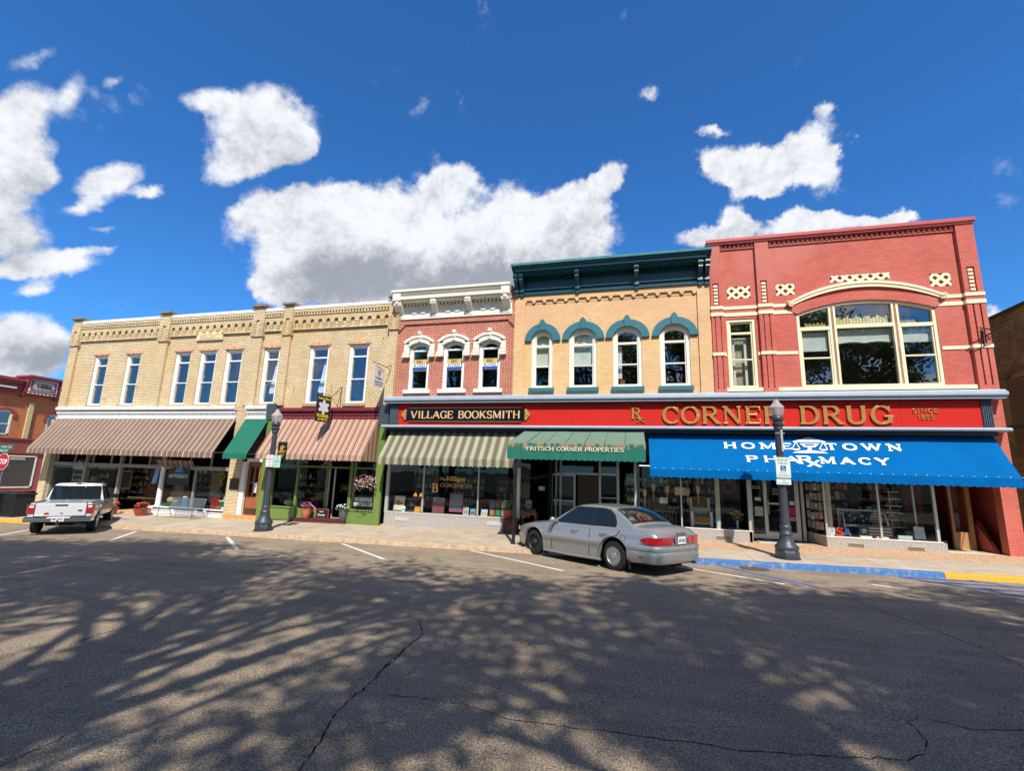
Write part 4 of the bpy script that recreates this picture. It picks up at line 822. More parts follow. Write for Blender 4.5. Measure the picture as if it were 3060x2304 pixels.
# basket-weave panels
def weave(x0,x1,z0,z1):
    # strips at 45 degrees, over and under, clipped to the panel
    w=.050; step=.33; m=MB(); n=0
    cx,cz=x0,z0
    i0=-12; 
    for i in range(-14,26):
        for j in range(-14,26):
            # woven cell: alternate direction
            ctr=(cx+(i-j)*step/2*1.0,cz+(i+j)*step/2)
            d=(1,1) if (i+j)%2==0 else (1,-1)
            L=.262
            a=(ctr[0]-d[0]*L*.7071*1.0,ctr[1]-d[1]*L*.7071); b=(ctr[0]+d[0]*L*.7071,ctr[1]+d[1]*L*.7071)
            nn=(-d[1]*w*.7071,d[0]*w*.7071)
            P=[(a[0]+nn[0],a[1]+nn[1]),(b[0]+nn[0],b[1]+nn[1]),(b[0]-nn[0],b[1]-nn[1]),(a[0]-nn[0],a[1]-nn[1])]
            # clip polygon
            for ax,val,sg in ((0,x0,1),(0,x1,-1),(1,z0,1),(1,z1,-1)):
                Q=[]
                for k in range(len(P)):
                    p,q=P[k],P[(k+1)%len(P)]; dp=(p[ax]-val)*sg; dq=(q[ax]-val)*sg
                    if dp>=0: Q.append(p)
                    if dp*dq<0: t=dp/(dp-dq); Q.append((p[0]+(q[0]-p[0])*t,p[1]+(q[1]-p[1])*t))
                P=Q
                if len(P)<3: break
            if len(P)>=3: m.prism([(p[0],19.0+.003*((i+j)%2)+.0007*(i%3),p[1]) for p in P],(0,.08,0)); n+=1
    m.build('woven_panel',CR,cb)
for q in ((3.57,4.40,9.44,9.93),(5.30,5.94,9.47,9.92),(7.15,9.07,9.86,10.12),(10.27,10.89,9.46,9.95)):
    weave(*q)
bk=MB()
for q in ((3.57,4.40,9.44,9.93),(5.30,5.94,9.47,9.92),(7.15,9.07,9.86,10.12),(10.27,10.89,9.46,9.95)): bk.poly([(q[0],19.1,q[2]),(q[1],19.1,q[2]),(q[1],19.1,q[3]),(q[0],19.1,q[3])])
bk.split('panel_back',RP,cb)
mb=MB()
for a,b in PL:
    c=(a+b)/2-.02
    for k in range(6): mb.box(c-.07,c+.07,18.875,18.93,9.2+k*.145,9.28+k*.145)
mb.split('tooth_strip',CR,cb)
# narrow window
win(cb,3.48,4.49,5.88,8.60,19.03,CR,rails=[(8.05,.08),(7.0,.05)],fw=.10,dy=.16,mull=())
mb=MB(); mb.box(3.70,4.20,19.34,19.37,7.82,7.92); mb.box(3.70,3.78,19.34,19.37,5.95,7.82); mb.box(4.12,4.20,19.34,19.37,5.95,7.82); mb.box(3.78,4.12,19.345,19.365,6.95,6.99); mb.build('inner_sash',WH,cb)
CURT=mat('tan_curtain','#c9bc9c',.9,var=.15); blind(cb,3.55,4.42,5.9,8.0,19.5,CURT,14,'curtain')
# wide arched window, three lights with transoms
f=MB(); AW2=segarc(6.02,10.20,8.62,.38,28)
ring(f,AW,AW2,19.02,19.14); f.box(5.92,6.02,19.02,19.14,5.88,8.64); f.box(10.20,10.30,19.02,19.14,5.88,8.64); f.box(6.02,10.2,19.02,19.14,5.88,5.96)
for xa,xb in ((7.0,7.07),(7.15,7.22),(9.0,9.06),(9.14,9.21)): f.box(xa,xb,19.03,19.15,5.96,8.93)
f.box(6.02,7.0,19.035,19.15,8.04,8.17); f.box(7.22,9.0,19.035,19.15,8.08,8.21); f.box(9.21,10.2,19.035,19.15,8.04,8.17)
for xa,xb in ((6.02,7.0),(9.21,10.2)): f.box(xa,xb,19.05,19.13,6.95,7.0); f.box(xa,xa+.05,19.06,19.14,5.96,8.05); f.box(xb-.05,xb,19.06,19.14,5.96,8.05)
wf=f.build('arched_window',CR,cb)
g=MB(); g.poly([(5.98,19.12,5.92),(10.24,19.12,5.92)]+[(p[0],19.12,p[1]) for p in segarc(5.98,10.24,8.65,.39,20)[::-1]]); g.build('pane',G_UP,wf)
mb=MB(); mb.box(7.07,7.15,19.04,19.2,5.9,8.98); mb.box(9.06,9.14,19.04,19.2,5.9,8.98); mb.split('worn_mullion',mat('peeling_brown_paint','#a5785c',.8,var=.4,vs=14,streak=.3),wf)
VAL=mat('ruffled_valance','#efdfa6',.85,var=.12); CRV=mat('green_grey_blind','#d5dccb',.8,var=.1)
def ruffle(x0,x1,zt,amp,h,y):
    m=MB(); n=60; top=[]; 
    for k in range(n+1):
        x=x0+(x1-x0)*k/n; t=zt+amp*(.5*math.sin(k*.55)+.3*math.sin(k*1.3+1)); top.append((x,t,y+.03*math.sin(k*1.7)))
    for p,q in zip(top,top[1:]): m.poly([(p[0],p[2],p[1]),(q[0],q[2],q[1]),(q[0],q[2],zt-h),(p[0],p[2],zt-h)])
    m.build('valance',VAL,cb)
ruffle(7.25,8.95,8.52,.10,.4,19.22); ruffle(6.25,6.95,8.34,.1,.25,19.22); ruffle(9.25,9.8,8.32,.08,.25,19.22)
blind(cb,6.05,6.95,7.3,8.0,19.22,CRV); blind(cb,7.25,9.0,7.55,8.05,19.24,CRV); blind(cb,9.25,10.2,7.5,8.0,19.22,CRV)
mb=MB(); mb.tube([(7.3+1.6*k/20,19.2,7.53+.05*abs(math.sin(k*.31))) for k in range(21)],.035,8); mb.box(6.05,6.9,19.18,19.2,7.26,7.34); mb.build('blind_hem',mat('blind_hem_white','#d5d8d0',.8),cb)
room(cb,3.0,11.6,5.6,9.35,19.5,24,mat('upstairs_plaster','#8a8373',.9,var=.1))
mb=MB(); mb.tube([(11.2,18.5,7.72),(11.75,18.8,7.72)],.022,6); mb.tube([(11.25,18.6,7.36),(11.75,18.8,7.36)],.018,6); mb.tube([(11.45,18.86,7.72),(11.45,18.55,7.36)],.02,6); mb.cyl((11.45,18.86,7.2),(11.45,18.84,7.75),.03,n=8); mb.tube([(11.55,18.8,7.4)]+[(11.55+.08*math.cos(k),18.7,7.5+.08*math.sin(k)) for k in range(6)],.012,5); mb.build('wall_bracket',BK,cb)
mb=MB(); mb.box(11.24,11.28,18.86,19,5.3,5.9); 
# ================================================================ shop fronts under the long red sign
# fascia
fa=thing('sign_fascia','long bright red sign fascia with pale blue metal ledges above and below','sign fascia',(0,18.8,5))
mb=MB(); mb.box(-10.16,11.0,18.72,18.95,4.40,5.30); mb.build('red_panel',RS,fa)
mb=MB(); mb.prism([(-10.80,18.45,5.42),(-10.80,18.43,5.46),(-10.80,18.45,5.56),(-10.80,18.52,5.58),(-10.80,18.55,5.63),(-10.80,19,5.72),(-10.80,19,5.42)],(22.45,0,0)); mb.box(-10.80,11.62,18.50,18.9,5.33,5.42); mb.build('upper_ledge',GL,fa)
mb=MB(); mb.prism([(-10.84,18.46,4.26),(-10.84,18.44,4.30),(-10.84,18.5,4.37),(-10.84,18.95,4.40),(-10.84,18.95,4.24)],(22.45,0,0)); mb.build('lower_ledge',GL,fa)
mb=MB(); mb.box(-10.62,11.3,18.60,18.95,5.31,5.329); mb.box(-10.62,11.3,18.6,18.95,4.12,4.24); mb.build('dark_soffit',BK,fa)
for xa,xb in ((-10.58,-10.17),(11.01,11.30)):
    p=MB(); p.box(xa,xb,18.70,18.95,4.4,5.31)
    for k in range(5): w=(xb-xa)/5; p.box(xa+w*k+.012,xa+w*(k+1)-.012,18.675,18.70,4.44,5.27)
    p.build('fluted_end',GD,fa)
mb=MB()
for k in range(19): mb.ball((-10.2+k*1.18,18.445,5.45),.022,8,5)
mb.build('bolts',GL,fa)
mb=MB()
for x in (-2.5,1.9,8.75): mb.box(x,x+.006,18.7155,18.72,4.4,5.3)
mb.build('panel_seams',mat('seam_dark_red','#8e1512',.5,var=0),fa)
# lettered boards and letters fixed on the fascia
vb=thing('black_name_board','black board with gold serif letters and pointed gold ends at the fascia left','sign',(-7,18.7,4.8))
mb=MB(); mb.prism([(-9.62,18.66,4.56),(-4.55,18.66,4.56),(-4.42,18.66,4.66),(-4.42,18.66,5.02),(-4.55,18.66,5.12),(-9.62,18.66,5.12),(-9.75,18.66,5.02),(-9.75,18.66,4.66)],(0,.05,0)); mb.build('board',mat('gloss_black','#121314',.2,var=0),vb)
mb=MB()
for z0,z1 in ((4.535,4.552),(5.125,5.142)): mb.box(-9.62,-4.55,18.65,18.70,z0,z1)
for s,x in ((-1,-9.76),(1,-4.41)):
    mb.prism([(x,18.65,4.62),(x+s*.06,18.65,4.60),(x+s*.24,18.65,4.84),(x+s*.06,18.65,5.08),(x,18.65,5.06)],(0,.04,0)); mb.ball((x+s*.1,18.64,4.84),.05,8,6,(1,.4,1)); mb.ball((x+s*.06,18.64,4.94),.035,8,6,(1,.4,1)); mb.ball((x+s*.06,18.64,4.74),.035,8,6,(1,.4,1))
mb.build('scroll_ends',mat('gold_trim','#c39a5c',.4,metal=.3,var=.3,vs=30),vb)
mb=MB(); text(mb,'VILLAGE',-9.54,-7.55,4.67,5.0,18.659,.012,.19,.08,.10); text(mb,'BOOKSMITH',-7.32,-4.6,4.67,5.0,18.659,.012,.19,.08,.10); mb.build('lettering',mat('pale_gold_letter','#dfb183',.5),vb)
def letters(name,items,label,m,loc,**k):
    o=thing(name,label,'lettering',loc)
    for s,a,b,z0,z1 in items:
        for ch,(xa,xb) in layout(s,a,b):
            t=MB(); text(t,ch,xa,xb,z0,z1,18.72,**k); t.build('letter',m,o,bevel=.008)
    return o
def layout(s,a,b,gap=.10):
    tot=sum(G[c][0] for c in s)+gap*(len(s)-1); sx=(b-a)/tot; x=a; r=[]
    for c in s:
        if c!=' ': r.append((c,(x,x+G[c][0]*sx)))
        x+=(G[c][0]+gap)*sx
    return r
letters('gold_letters',[('CORNER',.97,5.12,4.48,5.14),('DRUG',5.66,8.48,4.48,5.14)],'large raised gold serif letters spelling the drug store name on the red fascia',GOLD,(4.7,18.7,4.8),th=.07,thick=.19,thin=.085,serif=.13)
letters('small_gold_letters',[('SINCE',9.08,9.82,4.88,5.03),('1855',9.22,9.68,4.66,4.81)],'small gold founding year lettering at the right end of the red fascia',GOLD,(9.4,18.7,4.8),th=.03,thick=.17,thin=.1,serif=.13)
o=thing('prescription_symbol','gold raised prescription symbol on the red fascia left of the big letters','lettering',(0,18.7,4.8))
mb=MB(); text(mb,'R',-.16,.22,4.66,5.11,18.72,.04,.17,.09,.13); text(mb,'X',.02,.34,4.52,4.72,18.715,.04,.17,.09,.13); mb.build('letter',GOLD,o)
# bulkheads, columns and frames -------------------------------------------------
def bulk(par,x0,x1,zt,vents=(),ym=GRA,back=19.4):
    m=MB(); zb=zs((x0+x1)/2,19)-.15; m.box(x0,x1,19.0,back,zb,zt-.03); o=m.build('granite_bulkhead',ym,par)
    m=MB(); m.box(x0-.01,x1+.01,18.985,back,zt-.03,zt); m.build('sill',mat('bulkhead_sill','#c3bdb2',.5),o)
    for (a,b,c,d) in vents:
        v=MB(); v.box(a,b,18.985,19.0,c,d); v.build('vent',mat('vent_plate','#c8c8c4',.5,metal=.2),o)
        if par is not rb:
            g=MB()
            for k in range(4): g.box(a+.03,b-.03,18.981,18.985,c+.025+k*.03,c+.04+k*.03)
            g.build('vent_slots',BK,o)
bulk(rb,-10.64,-5.14,.64,[(-10.07,-9.46,.30,.45),(-5.96,-5.35,.33,.49)])
mb=MB(); mb.box(-10.66,-10.52,19.0,19.1,.64,2.9); mb.box(-8.92,-8.86,19.02,19.09,.66,2.9); mb.box(-6.43,-6.37,19.02,19.09,.66,2.9); mb.box(-10.52,-5.14,19.02,19.09,.64,.68); mb.build('shop_window_frame',ALU,rb)
mb=MB()
for a,b in ((-10.52,-8.92),(-8.86,-6.43),(-6.37,-4.85)): mb.poly([(a,19.06,.67),(b,19.06,.67),(b,19.06,3.2),(a,19.06,3.2)])
mb.poly([(-4.85,19.06,.67),(-3.5,20.15,.67),(-3.5,20.15,3.2),(-4.85,19.06,3.2)])
mb.split('shop_pane',G_SH,rb)
room(rb,-10.55,-3.45,.05,4.2,19.12,24.5,DARK)
mb=MB(); mb.box(-10.5,-4.9,19.1,20.1,.3,.62); mb.build('display_shelf',FLR,rb)
# entry of the orange building
mb=MB(); mb.lathe(-4.72,19.2,[(.09,.15),(.09,3.3)],14); mb.split('column',IV,ob,smooth=40)
mb=MB()
for xa,xb in ((-3.36,-3.28),(-3.16,-3.08),(-1.52,-1.44),(-.80,-.70)): mb.box(xa,xb,20.15,20.25,.2,3.3)
mb.box(-3.3,-.75,20.15,20.25,2.48,2.56); mb.box(-3.3,-.75,20.16,20.24,.2,.28); mb.box(-1.45,-.8,20.17,20.24,1.55,1.59); mb.build('entry_frame',ALU,ob)
mb=MB(); mb.poly([(-3.1,20.2,.28),(-2.5,20.2,.28),(-2.5,20.2,2.48),(-3.1,20.2,2.48)]); mb.poly([(-1.44,20.2,.28),(-.8,20.2,.28),(-.8,20.2,2.48),(-1.44,20.2,2.48)]); mb.poly([(-3.1,20.2,2.56),(-.8,20.2,2.56),(-.8,20.2,3.3),(-3.1,20.2,3.3)]); mb.split('entry_pane',G_SH,ob)
mb=MB(); mb.box(-2.47,-1.5,20.7,20.75,.2,2.47); mb.build('brown_partition',mat('brown_board','#6b5b4c',.8,var=.06),ob)
mb=MB(); x0,x1=-3.5,-2.47; y=19.95
d=MB(); d.box(x0,x0+.07,y,y+.05,.22,2.5); d.box(x1-.07,x1,y,y+.05,.22,2.5); d.box(x0,x1,y+.002,y+.048,2.42,2.49); d.box(x0,x1,y+.002,y+.048,.22,.36); d.box(x0,x1,y+.004,y+.046,1.38,1.42); d=d.build('open_door',ALU,ob)
g=MB(); g.poly([(x0+.05,y+.03,.3),(x1-.05,y+.03,.3),(x1-.05,y+.03,2.45),(x0+.05,y+.03,2.45)]); g.build('pane',G_SH,d); g=MB(); g.box(x0+.15,x0+.5,y-.05,y-.02,1.39,1.44); g.cyl((x0+.16,y-.04,1.2),(x0+.16,y-.04,1.5),.015,n=6); g.build('handle',ALU,d)
mb=MB(); mb.box(-3.6,-.55,20.9,20.95,-.1,3.6); mb.box(-5,0,19.2,20.95,3.35,3.4); mb.poly([(-4.7,19,.24),(-.2,19,.24),(-.2,20.9,.26),(-4.7,20.9,.26)]); mb.build('entry_floor_and_back',DARK,ob)
# pharmacy left display
mb=MB(); mb.prism([(-.55,20.2,.0),(1.1,19.0,.0),(3.97,19.0,.0),(3.97,19.45,.0),(3.75,20.2,.0)],(0,0,.66)); 
bo=mb.build('granite_bulkhead',GRA,ob)
mb=MB(); mb.box(.95,3.98,18.985,19.1,.66,.69); mb.build('sill',IV,bo)
for a,b,c,d in ((2.72,3.26,.34,.46),):
    v=MB(); v.box(a,b,18.985,19.0,c,d); v.build('vent',mat('vent_tan','#c9b99b',.5),bo); g=MB(); 
    for k in range(4): g.box(a+.03,b-.03,18.981,18.985,c+.015+k*.025,c+.028+k*.025)
    g.build('vent_slots',BK,bo)
mb=MB(); mb.box(1.57,1.62,19.02,19.08,.69,2.9); mb.box(3.86,3.95,19.0,19.1,.3,3.0); mb.box(-.1,0,19.55,19.65,.66,3.2); mb.build('shop_window_frame',ALU,ob)
mb=MB(); mb.lathe(2.87,19.16,[(.085,.69),(.085,3.2)],16); mb.split('column',mat('pale_green_column','#cbd3c3',.5),ob,smooth=40)
mb=MB(); mb.poly([(-.62,20.2,.66),(1.0,19.05,.66),(1.0,19.05,3.2),(-.62,20.2,3.2)]); mb.poly([(1.0,19.05,.69),(3.9,19.05,.69),(3.9,19.05,3.2),(1.0,19.05,3.2)]); mb.poly([(3.9,19.06,.69),(4.15,20.15,.69),(4.15,20.15,3.2),(3.9,19.06,3.2)]); mb.split('shop_pane',G_SH,ob)
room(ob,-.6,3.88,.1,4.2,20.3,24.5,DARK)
# pharmacy doors
mb=MB()
for xa,xb in ((4.12,4.24),(4.64,4.76),(5.70,5.84),(5.9,6.0)): mb.box(xa,xb,20.1,20.2,.32,3.2)
mb.box(4.24,4.64,20.12,20.18,2.55,2.62); mb.box(4.76,5.7,20.12,20.18,2.55,2.62); mb.box(4.24,4.64,20.11,20.17,.34,.5); mb.box(4.76,5.70,20.11,20.17,.34,.6); d=mb.build('shop_door',ALU,cb)
mb=MB(); mb.poly([(4.22,20.15,.45),(4.66,20.15,.45),(4.66,20.15,3.1),(4.22,20.15,3.1)]); mb.poly([(4.74,20.15,.5),(5.72,20.15,.5),(5.72,20.15,3.1),(4.74,20.15,3.1)]); mb.build('pane',G_SH,d)
mb=MB(); mb.cyl((4.78,20.04,1.25),(4.78,20.04,1.75),.018,n=6); mb.cyl((4.78,20.04,1.3),(4.78,20.12,1.3),.012,n=6); mb.cyl((4.78,20.04,1.7),(4.78,20.12,1.7),.012,n=6); mb.box(4.82,5.4,20.08,20.11,1.60,1.66); mb.build('handle',ALU,d)
mb=MB(); ftext(mb,'522',4.27,4.55,2.16,2.27,20.145,.003,bold=.01); ftext(mb,'YOUR\nHOMETOWN\nPHARMACY',4.95,5.5,1.95,2.2,20.145,.003); mb.build('door_lettering',mat('door_letter_white','#c9c4b4',.5),d)
mb=MB(); mb.box(4.2,6.0,19.2,20.1,.24,.30); mb.build('doorstep',mat('pale_step','#c9c2b2',.8),cb)
# pharmacy right display
mb=MB(); mb.prism([(6.05,20.2,.0),(6.28,19.0,.0),(9.72,19.0,.0),(9.72,19.3,.0),(10.35,20.2,0)],(0,0,.635)); bo=mb.build('granite_bulkhead',GRA,cb)
mb=MB(); mb.box(6.27,9.62,18.985,19.1,.635,.67); mb.prism([(6.27,18.99,.635),(6.03,20.2,.635),(6.13,20.2,.635),(6.37,18.99,.635)],(0,0,.03)); mb.build('sill',IV,bo)
for a,b in ((6.86,7.4),(8.57,9.11)):
    v=MB(); v.box(a,b,18.985,19.0,.36,.48); v.build('vent',MATS['vent_tan'],bo); g=MB()
    for k in range(4): g.box(a+.03,b-.03,18.981,18.985,.375+k*.025,.388+k*.025)
    g.build('vent_slots',BK,bo)
mb=MB(); mb.box(6.28,6.34,19.0,19.07,.67,3.2); mb.box(7.90,7.96,19.02,19.08,.67,3.2); mb.box(9.48,9.56,19.0,19.08,.67,3.2); mb.box(9.15,9.2,19.5,19.56,.67,3.2); mb.build('shop_window_frame',ALU,cb)
mb=MB(); mb.lathe(6.47,19.2,[(.10,.67),(.10,3.2)],16); mb.split('column',mat('tan_column','#cfc4aa',.5),cb,smooth=40)
mb=MB(); mb.poly([(6.31,19.04,.67),(9.52,19.04,.67),(9.52,19.04,3.2),(6.31,19.04,3.2)]); mb.poly([(6.3,19.05,.67),(6.06,20.15,.67),(6.06,20.15,3.2),(6.3,19.05,3.2)]); mb.poly([(9.52,19.05,.67),(10.3,20.15,.67),(10.3,20.15,3.2),(9.52,19.05,3.2)]); mb.split('shop_pane',G_SH,cb)
mb=MB(); mb.box(2.95,11.27,19.01,19.2,3.3,5.8); mb.build('awning_header',mat('dark_header','#3a3a38',.7),cb)
for pr,xa,xb in ((rb,-10.6,-5.06),(ob,-5.03,2.93)):
    mb=MB(); mb.box(xa,xb,19.01,19.2,3.3,5.9); mb.build('awning_header',MATS['dark_header'],pr)
room(cb,3.95,10.4,.15,4.2,20.35,24.5,DARK)
# stair door and recess at the right
mb=MB(); mb.box(10.42,10.5,19.95,20.05,.38,2.9); mb.box(10.9,11.02,19.93,20.05,.38,2.9); mb.box(10.5,10.9,19.97,20.02,.38,.95); mb.box(10.5,10.9,19.97,20.02,2.7,2.9); d=mb.build('stair_door',mat('varnished_door','#b28058',.45,var=.2,vs=5,streak=.2),cb)
g=MB(); g.poly([(10.5,20.0,.95),(10.9,20.0,.95),(10.9,20.0,2.7),(10.5,20.0,2.7)]); g.build('pane',G_SH,d)
mb=MB(); mb.poly([(9.9,21.6,.2),(11.6,21.6,.2),(11.6,21.6,3.3),(9.9,21.6,3.3)]); mb.poly([(11.05,19.95,.2),(11.05,21.6,.2),(11.05,21.6,3.3),(11.05,19.95,3.3)]); mb.poly([(9.8,20.3,.3),(9.8,21.6,.3),(9.8,21.6,3.3),(9.8,20.3,3.3)]); mb.poly([(9.6,19,3.3),(11.68,19,3.3),(11.68,21.6,3.3),(9.6,21.6,3.3)]); mb.poly([(11.68,19.2,.2),(11.68,21.6,.2),(11.68,21.6,3.3),(11.68,19.2,3.3)]); mb.build('recess_walls',RP,cb)
mb=MB(); mb.prism([(11.28,19.2,.3),(11.28,20.8,.3),(11.28,20.8,1.35),(11.28,20.1,1.35)],(-.12,0,0)); mb.build('stair_wing_wall',RP,cb); mb=MB(); mb.tube([(11.12,19.35,.75),(11.12,20.3,1.6)],.02,6); mb.build('handrail',BK,cb)
mb=MB(); mb.box(9.75,11.26,19.0,20.0,.2,zs(10.5,19)+.012); mb.build('threshold_slab',mat('pale_threshold','#c6c3ab',.8,var=.1),cb)
# ================================================================ 5. 1886 building across the side street (plane x = -50)
lb=thing('rust_brick_building','rust brick building dated 1886 across the side street at far left','building',(-50,27,0))
def X5(p): return (-50-(p[1]-19),p[0],p[2])   # front plane y=19 in local wall coords maps to x=-50
m=MB(); wall(m,10,45,3.9,7.7,19,[(25.95,26.95,4.3,6.3,segarc(25.95,26.95,6.15,.15)),(29.36,30.3,4.3,6.3,segarc(29.36,30.3,6.15,.15)),(22.5,23.5,4.3,6.3,segarc(22.5,23.5,6.15,.15))])
m.v=[X5(p) for p in m.v]; m.box(-64,-50.001,10,45,-.8,3.89); m.box(-64,-51,10,45,3.9,8.2); m.poly([(-50,45,-.8),(-64,45,-.8),(-64,45,8.2),(-50,45,8.2)]); m.build('wall',LB,lb)
HOODM=mat('rust_painted_hood','#9a4a34',.7,var=.1)
for a,b in ((25.95,26.95),(29.36,30.3),(22.5,23.5)):
    m=MB(); m.box(-50.12,-50.0,a,a+.12,4.3,6.15); m.box(-50.12,-50,b-.12,b,4.3,6.15); m.box(-50.12,-50,a,b,4.25,4.4); m.box(-50.14,-50.02,a,b,5.15,5.22); c=segarc(a,b,6.15,.15)
    for p,q in zip(c,c[1:]): m.prism([(-50.0,p[0],p[1]),(-50,q[0],q[1]),(-50,q[0],q[1]-.14),(-50,p[0],p[1]-.14)],(-.12,0,0))
    w=m.build('window',IV,lb); m=MB(); m.poly([(-50.1,a,4.3),(-50.1,b,4.3),(-50.1,b,6.3),(-50.1,a,6.3)]); m.build('pane',G_UP,w)
    m=MB(); c=segarc(a-.2,b+.2,6.2,.3); d=segarc(a-.02,b+.02,6.1,.2)
    for k in range(len(c)-1): m.prism([(-49.94,c[k][0],c[k][1]),(-49.94,c[k+1][0],c[k+1][1]),(-49.94,d[k+1][0],d[k+1][1]),(-49.94,d[k][0],d[k][1])],(-.07,0,0))
    m.box(-50,-49.92,b+.02,b+.25,5.7,6.15); m.box(-50,-49.92,a-.25,a-.02,5.7,6.15); m.build('window_hood',HOODM,w)
m=MB(); m.box(-50,-49.85,27.88,28.2,4.05,7.12); m.build('buff_pilaster',mat('buff_painted_brick','#c9bb87',.8,var=.2,vs=7),lb)
MP=mat('maroon_storefront_paint','#9a5048',.6,var=.12,vs=3)
m=MB(); m.box(-50.2,-49.9,10,45,2.9,4.0); m.box(-50.2,-49.8,10,45,3.98,4.08); m.box(-50.2,-49.85,10,45,2.82,2.9); m.box(-50.0,-49.95,29.3,45,-.6,2.82); m.box(-50.0,-49.95,10,22,-.6,2.82); m.box(-50,-49.95,22,29.3,-.6,0); m.build('storefront',MP,lb)
m=MB(); m.box(-49.96,-49.9,29.1,29.22,0,2.62); m.box(-49.96,-49.9,22,29.22,2.55,2.66); m.box(-49.96,-49.9,22,29.22,0,.1); m.build('shop_window_frame',IV,lb); m=MB(); m.box(-49.94,-49.93,22,29.1,.1,2.56); m.build('papered_shop_window',mat('brown_papered_window','#4f483f',.35,var=.15),lb)
m=MB(); m.box(-50,-49.8,27.2,28.2,2.3,2.52) if 0 else None; m.box(-49.92,-49.9,27.4,28.4,2.28,2.5); m.build('shop_window_notice',mat('faded_notice','#b5a884',.7),lb)
m=MB()
m.box(-51,-49.75,10,45,7.7,7.8); m.box(-51,-49.6,10,27.0,8.55,8.75); m.box(-51,-49.6,29.7,45,8.55,8.75); m.box(-51,-49.8,10,45,7.8,8.55); m.box(-51,-49.45,10,27.0,8.75,8.98); m.box(-51,-49.45,29.7,45,8.75,8.98)
m.box(-51,-49.55,27.2,29.5,7.95,9.2); m.prism([(-49.3,27.0,9.2),(-49.3,29.8,9.2),(-49.3,29.6,9.4),(-49.3,27.2,9.4)],(-1.7,0,0))
for y in (27.15,29.5):
    m.prism([(-49.3,y,9.2),(-49.45,y,8.5),(-49.7,y,7.6),(-50,y,7.5),(-50,y,9.2)],(0,.2,0))
cn=m.build('cornice',mat('maroon_cornice_paint','#93413d',.5,var=.15,vs=4),lb)
m=MB(); m.box(-49.75,-49.5,27.35,29.35,8.05,9.1); m.build('date_panel_rim',IV,cn); m=MB(); m.box(-49.52,-49.48,27.45,29.25,8.13,9.02); m.build('date_panel_ground',MP,cn)
m=MB(); m.prism([(-49.46,27.65,8.25),(-49.46,27.8,8.2),(-49.46,28.9,8.2),(-49.46,29.05,8.25),(-49.46,29.12,8.38),(-49.46,29.12,8.78),(-49.46,29.05,8.9),(-49.46,28.9,8.95),(-49.46,27.8,8.95),(-49.46,27.65,8.9),(-49.46,27.58,8.78),(-49.46,27.58,8.38)],(-.03,0,0)); m.build('date_plate',mat('grey_date_plate','#b9b3a6',.6),cn)
m=MB(); ftext(m,'1886',27.85,28.9,8.38,8.78,19,.04,T=lambda p:(-49.46-(p[1]-19),p[0],p[2]),bold=.03); m.build('date_figures',mat('dark_date_figures','#4a2a2c',.6),cn)
m=MB()
for k in range(8): m.box(-49.6,-49.5,27.35+k*.27,27.5+k*.27,7.85,7.94)
m.box(-49.6,-49.55,24.6,26.6,8.1,8.22); m.box(-49.6,-49.55,21.5,23.9,8.1,8.22); m.build('cornice_white_blocks',IV,cn)
# ================================================================ 6. brown brick building beyond the alley
bb=thing('brown_brick_building','tall rough brown brick side wall in shade at the far right','building',(14,20,0))
m=MB(); m.box(14,40,19.0,60,-.3,9.2); m.build('wall',BB,bb)
m=MB(); m.box(13.93,40,18.95,60,9.2,9.3); m.build('coping',mat('dark_coping','#4a443c',.7),bb)
m=MB(); c=segarc(20.9,22.2,6.6,.25)
for p,q in zip(c,c[1:]): m.prism([(13.97,p[0],p[1]),(13.97,q[0],q[1]),(13.97,q[0],q[1]+.22),(13.97,p[0],p[1]+.22)],(.05,0,0))
m.box(13.96,14.02,20.95,22.15,3.6,6.6); m.build('bricked_up_window',brick('patch_brick','#7b5740','#5e412e','#8a7a66',ms=.016,var=.2),bb)
m=MB(); m.box(13.95,14.02,20.6,22.4,4.7,4.86); m.box(13.95,14.02,24,25.6,4.0,4.14); m.split('old_lintel',mat('old_stone','#5f5142',.8,var=.2),bb)
# ================================================================ awnings
A1=striped('tan_stripe_cloth',0,[(.12,'#d2ba96'),(.12,'#7d6558'),(.08,'#68554b'),(.10,'#876e60'),(.10,'#68554b'),(.10,'#8a7163'),(.08,'#65524a'),(.12,'#876e60'),(.08,'#68554b'),(.10,'#7d6558')],.325)
A2=striped('rose_brown_stripe_cloth',0,[(.12,'#ceab8a'),(.28,'#a88372'),(.06,'#ceab8a'),(.20,'#6e4e40'),(.06,'#946f5c'),(.28,'#a88372')],.30)
A3=striped('sage_taupe_stripe_cloth',0,[(.40,'#695b4d'),(.10,'#857963'),(.40,'#979f82'),(.10,'#7d705c')],.37)
A3b=MATS['sage_taupe_stripe_cloth']
A4=mat('green_awning_cloth','#08674f',.75,var=.08,vs=3,bump=1.0,bs=3); A6=mat('blue_awning_cloth','#005e9c',.8,var=.09,vs=1.3,spec=.05,bump=1.0,bs=2.5)
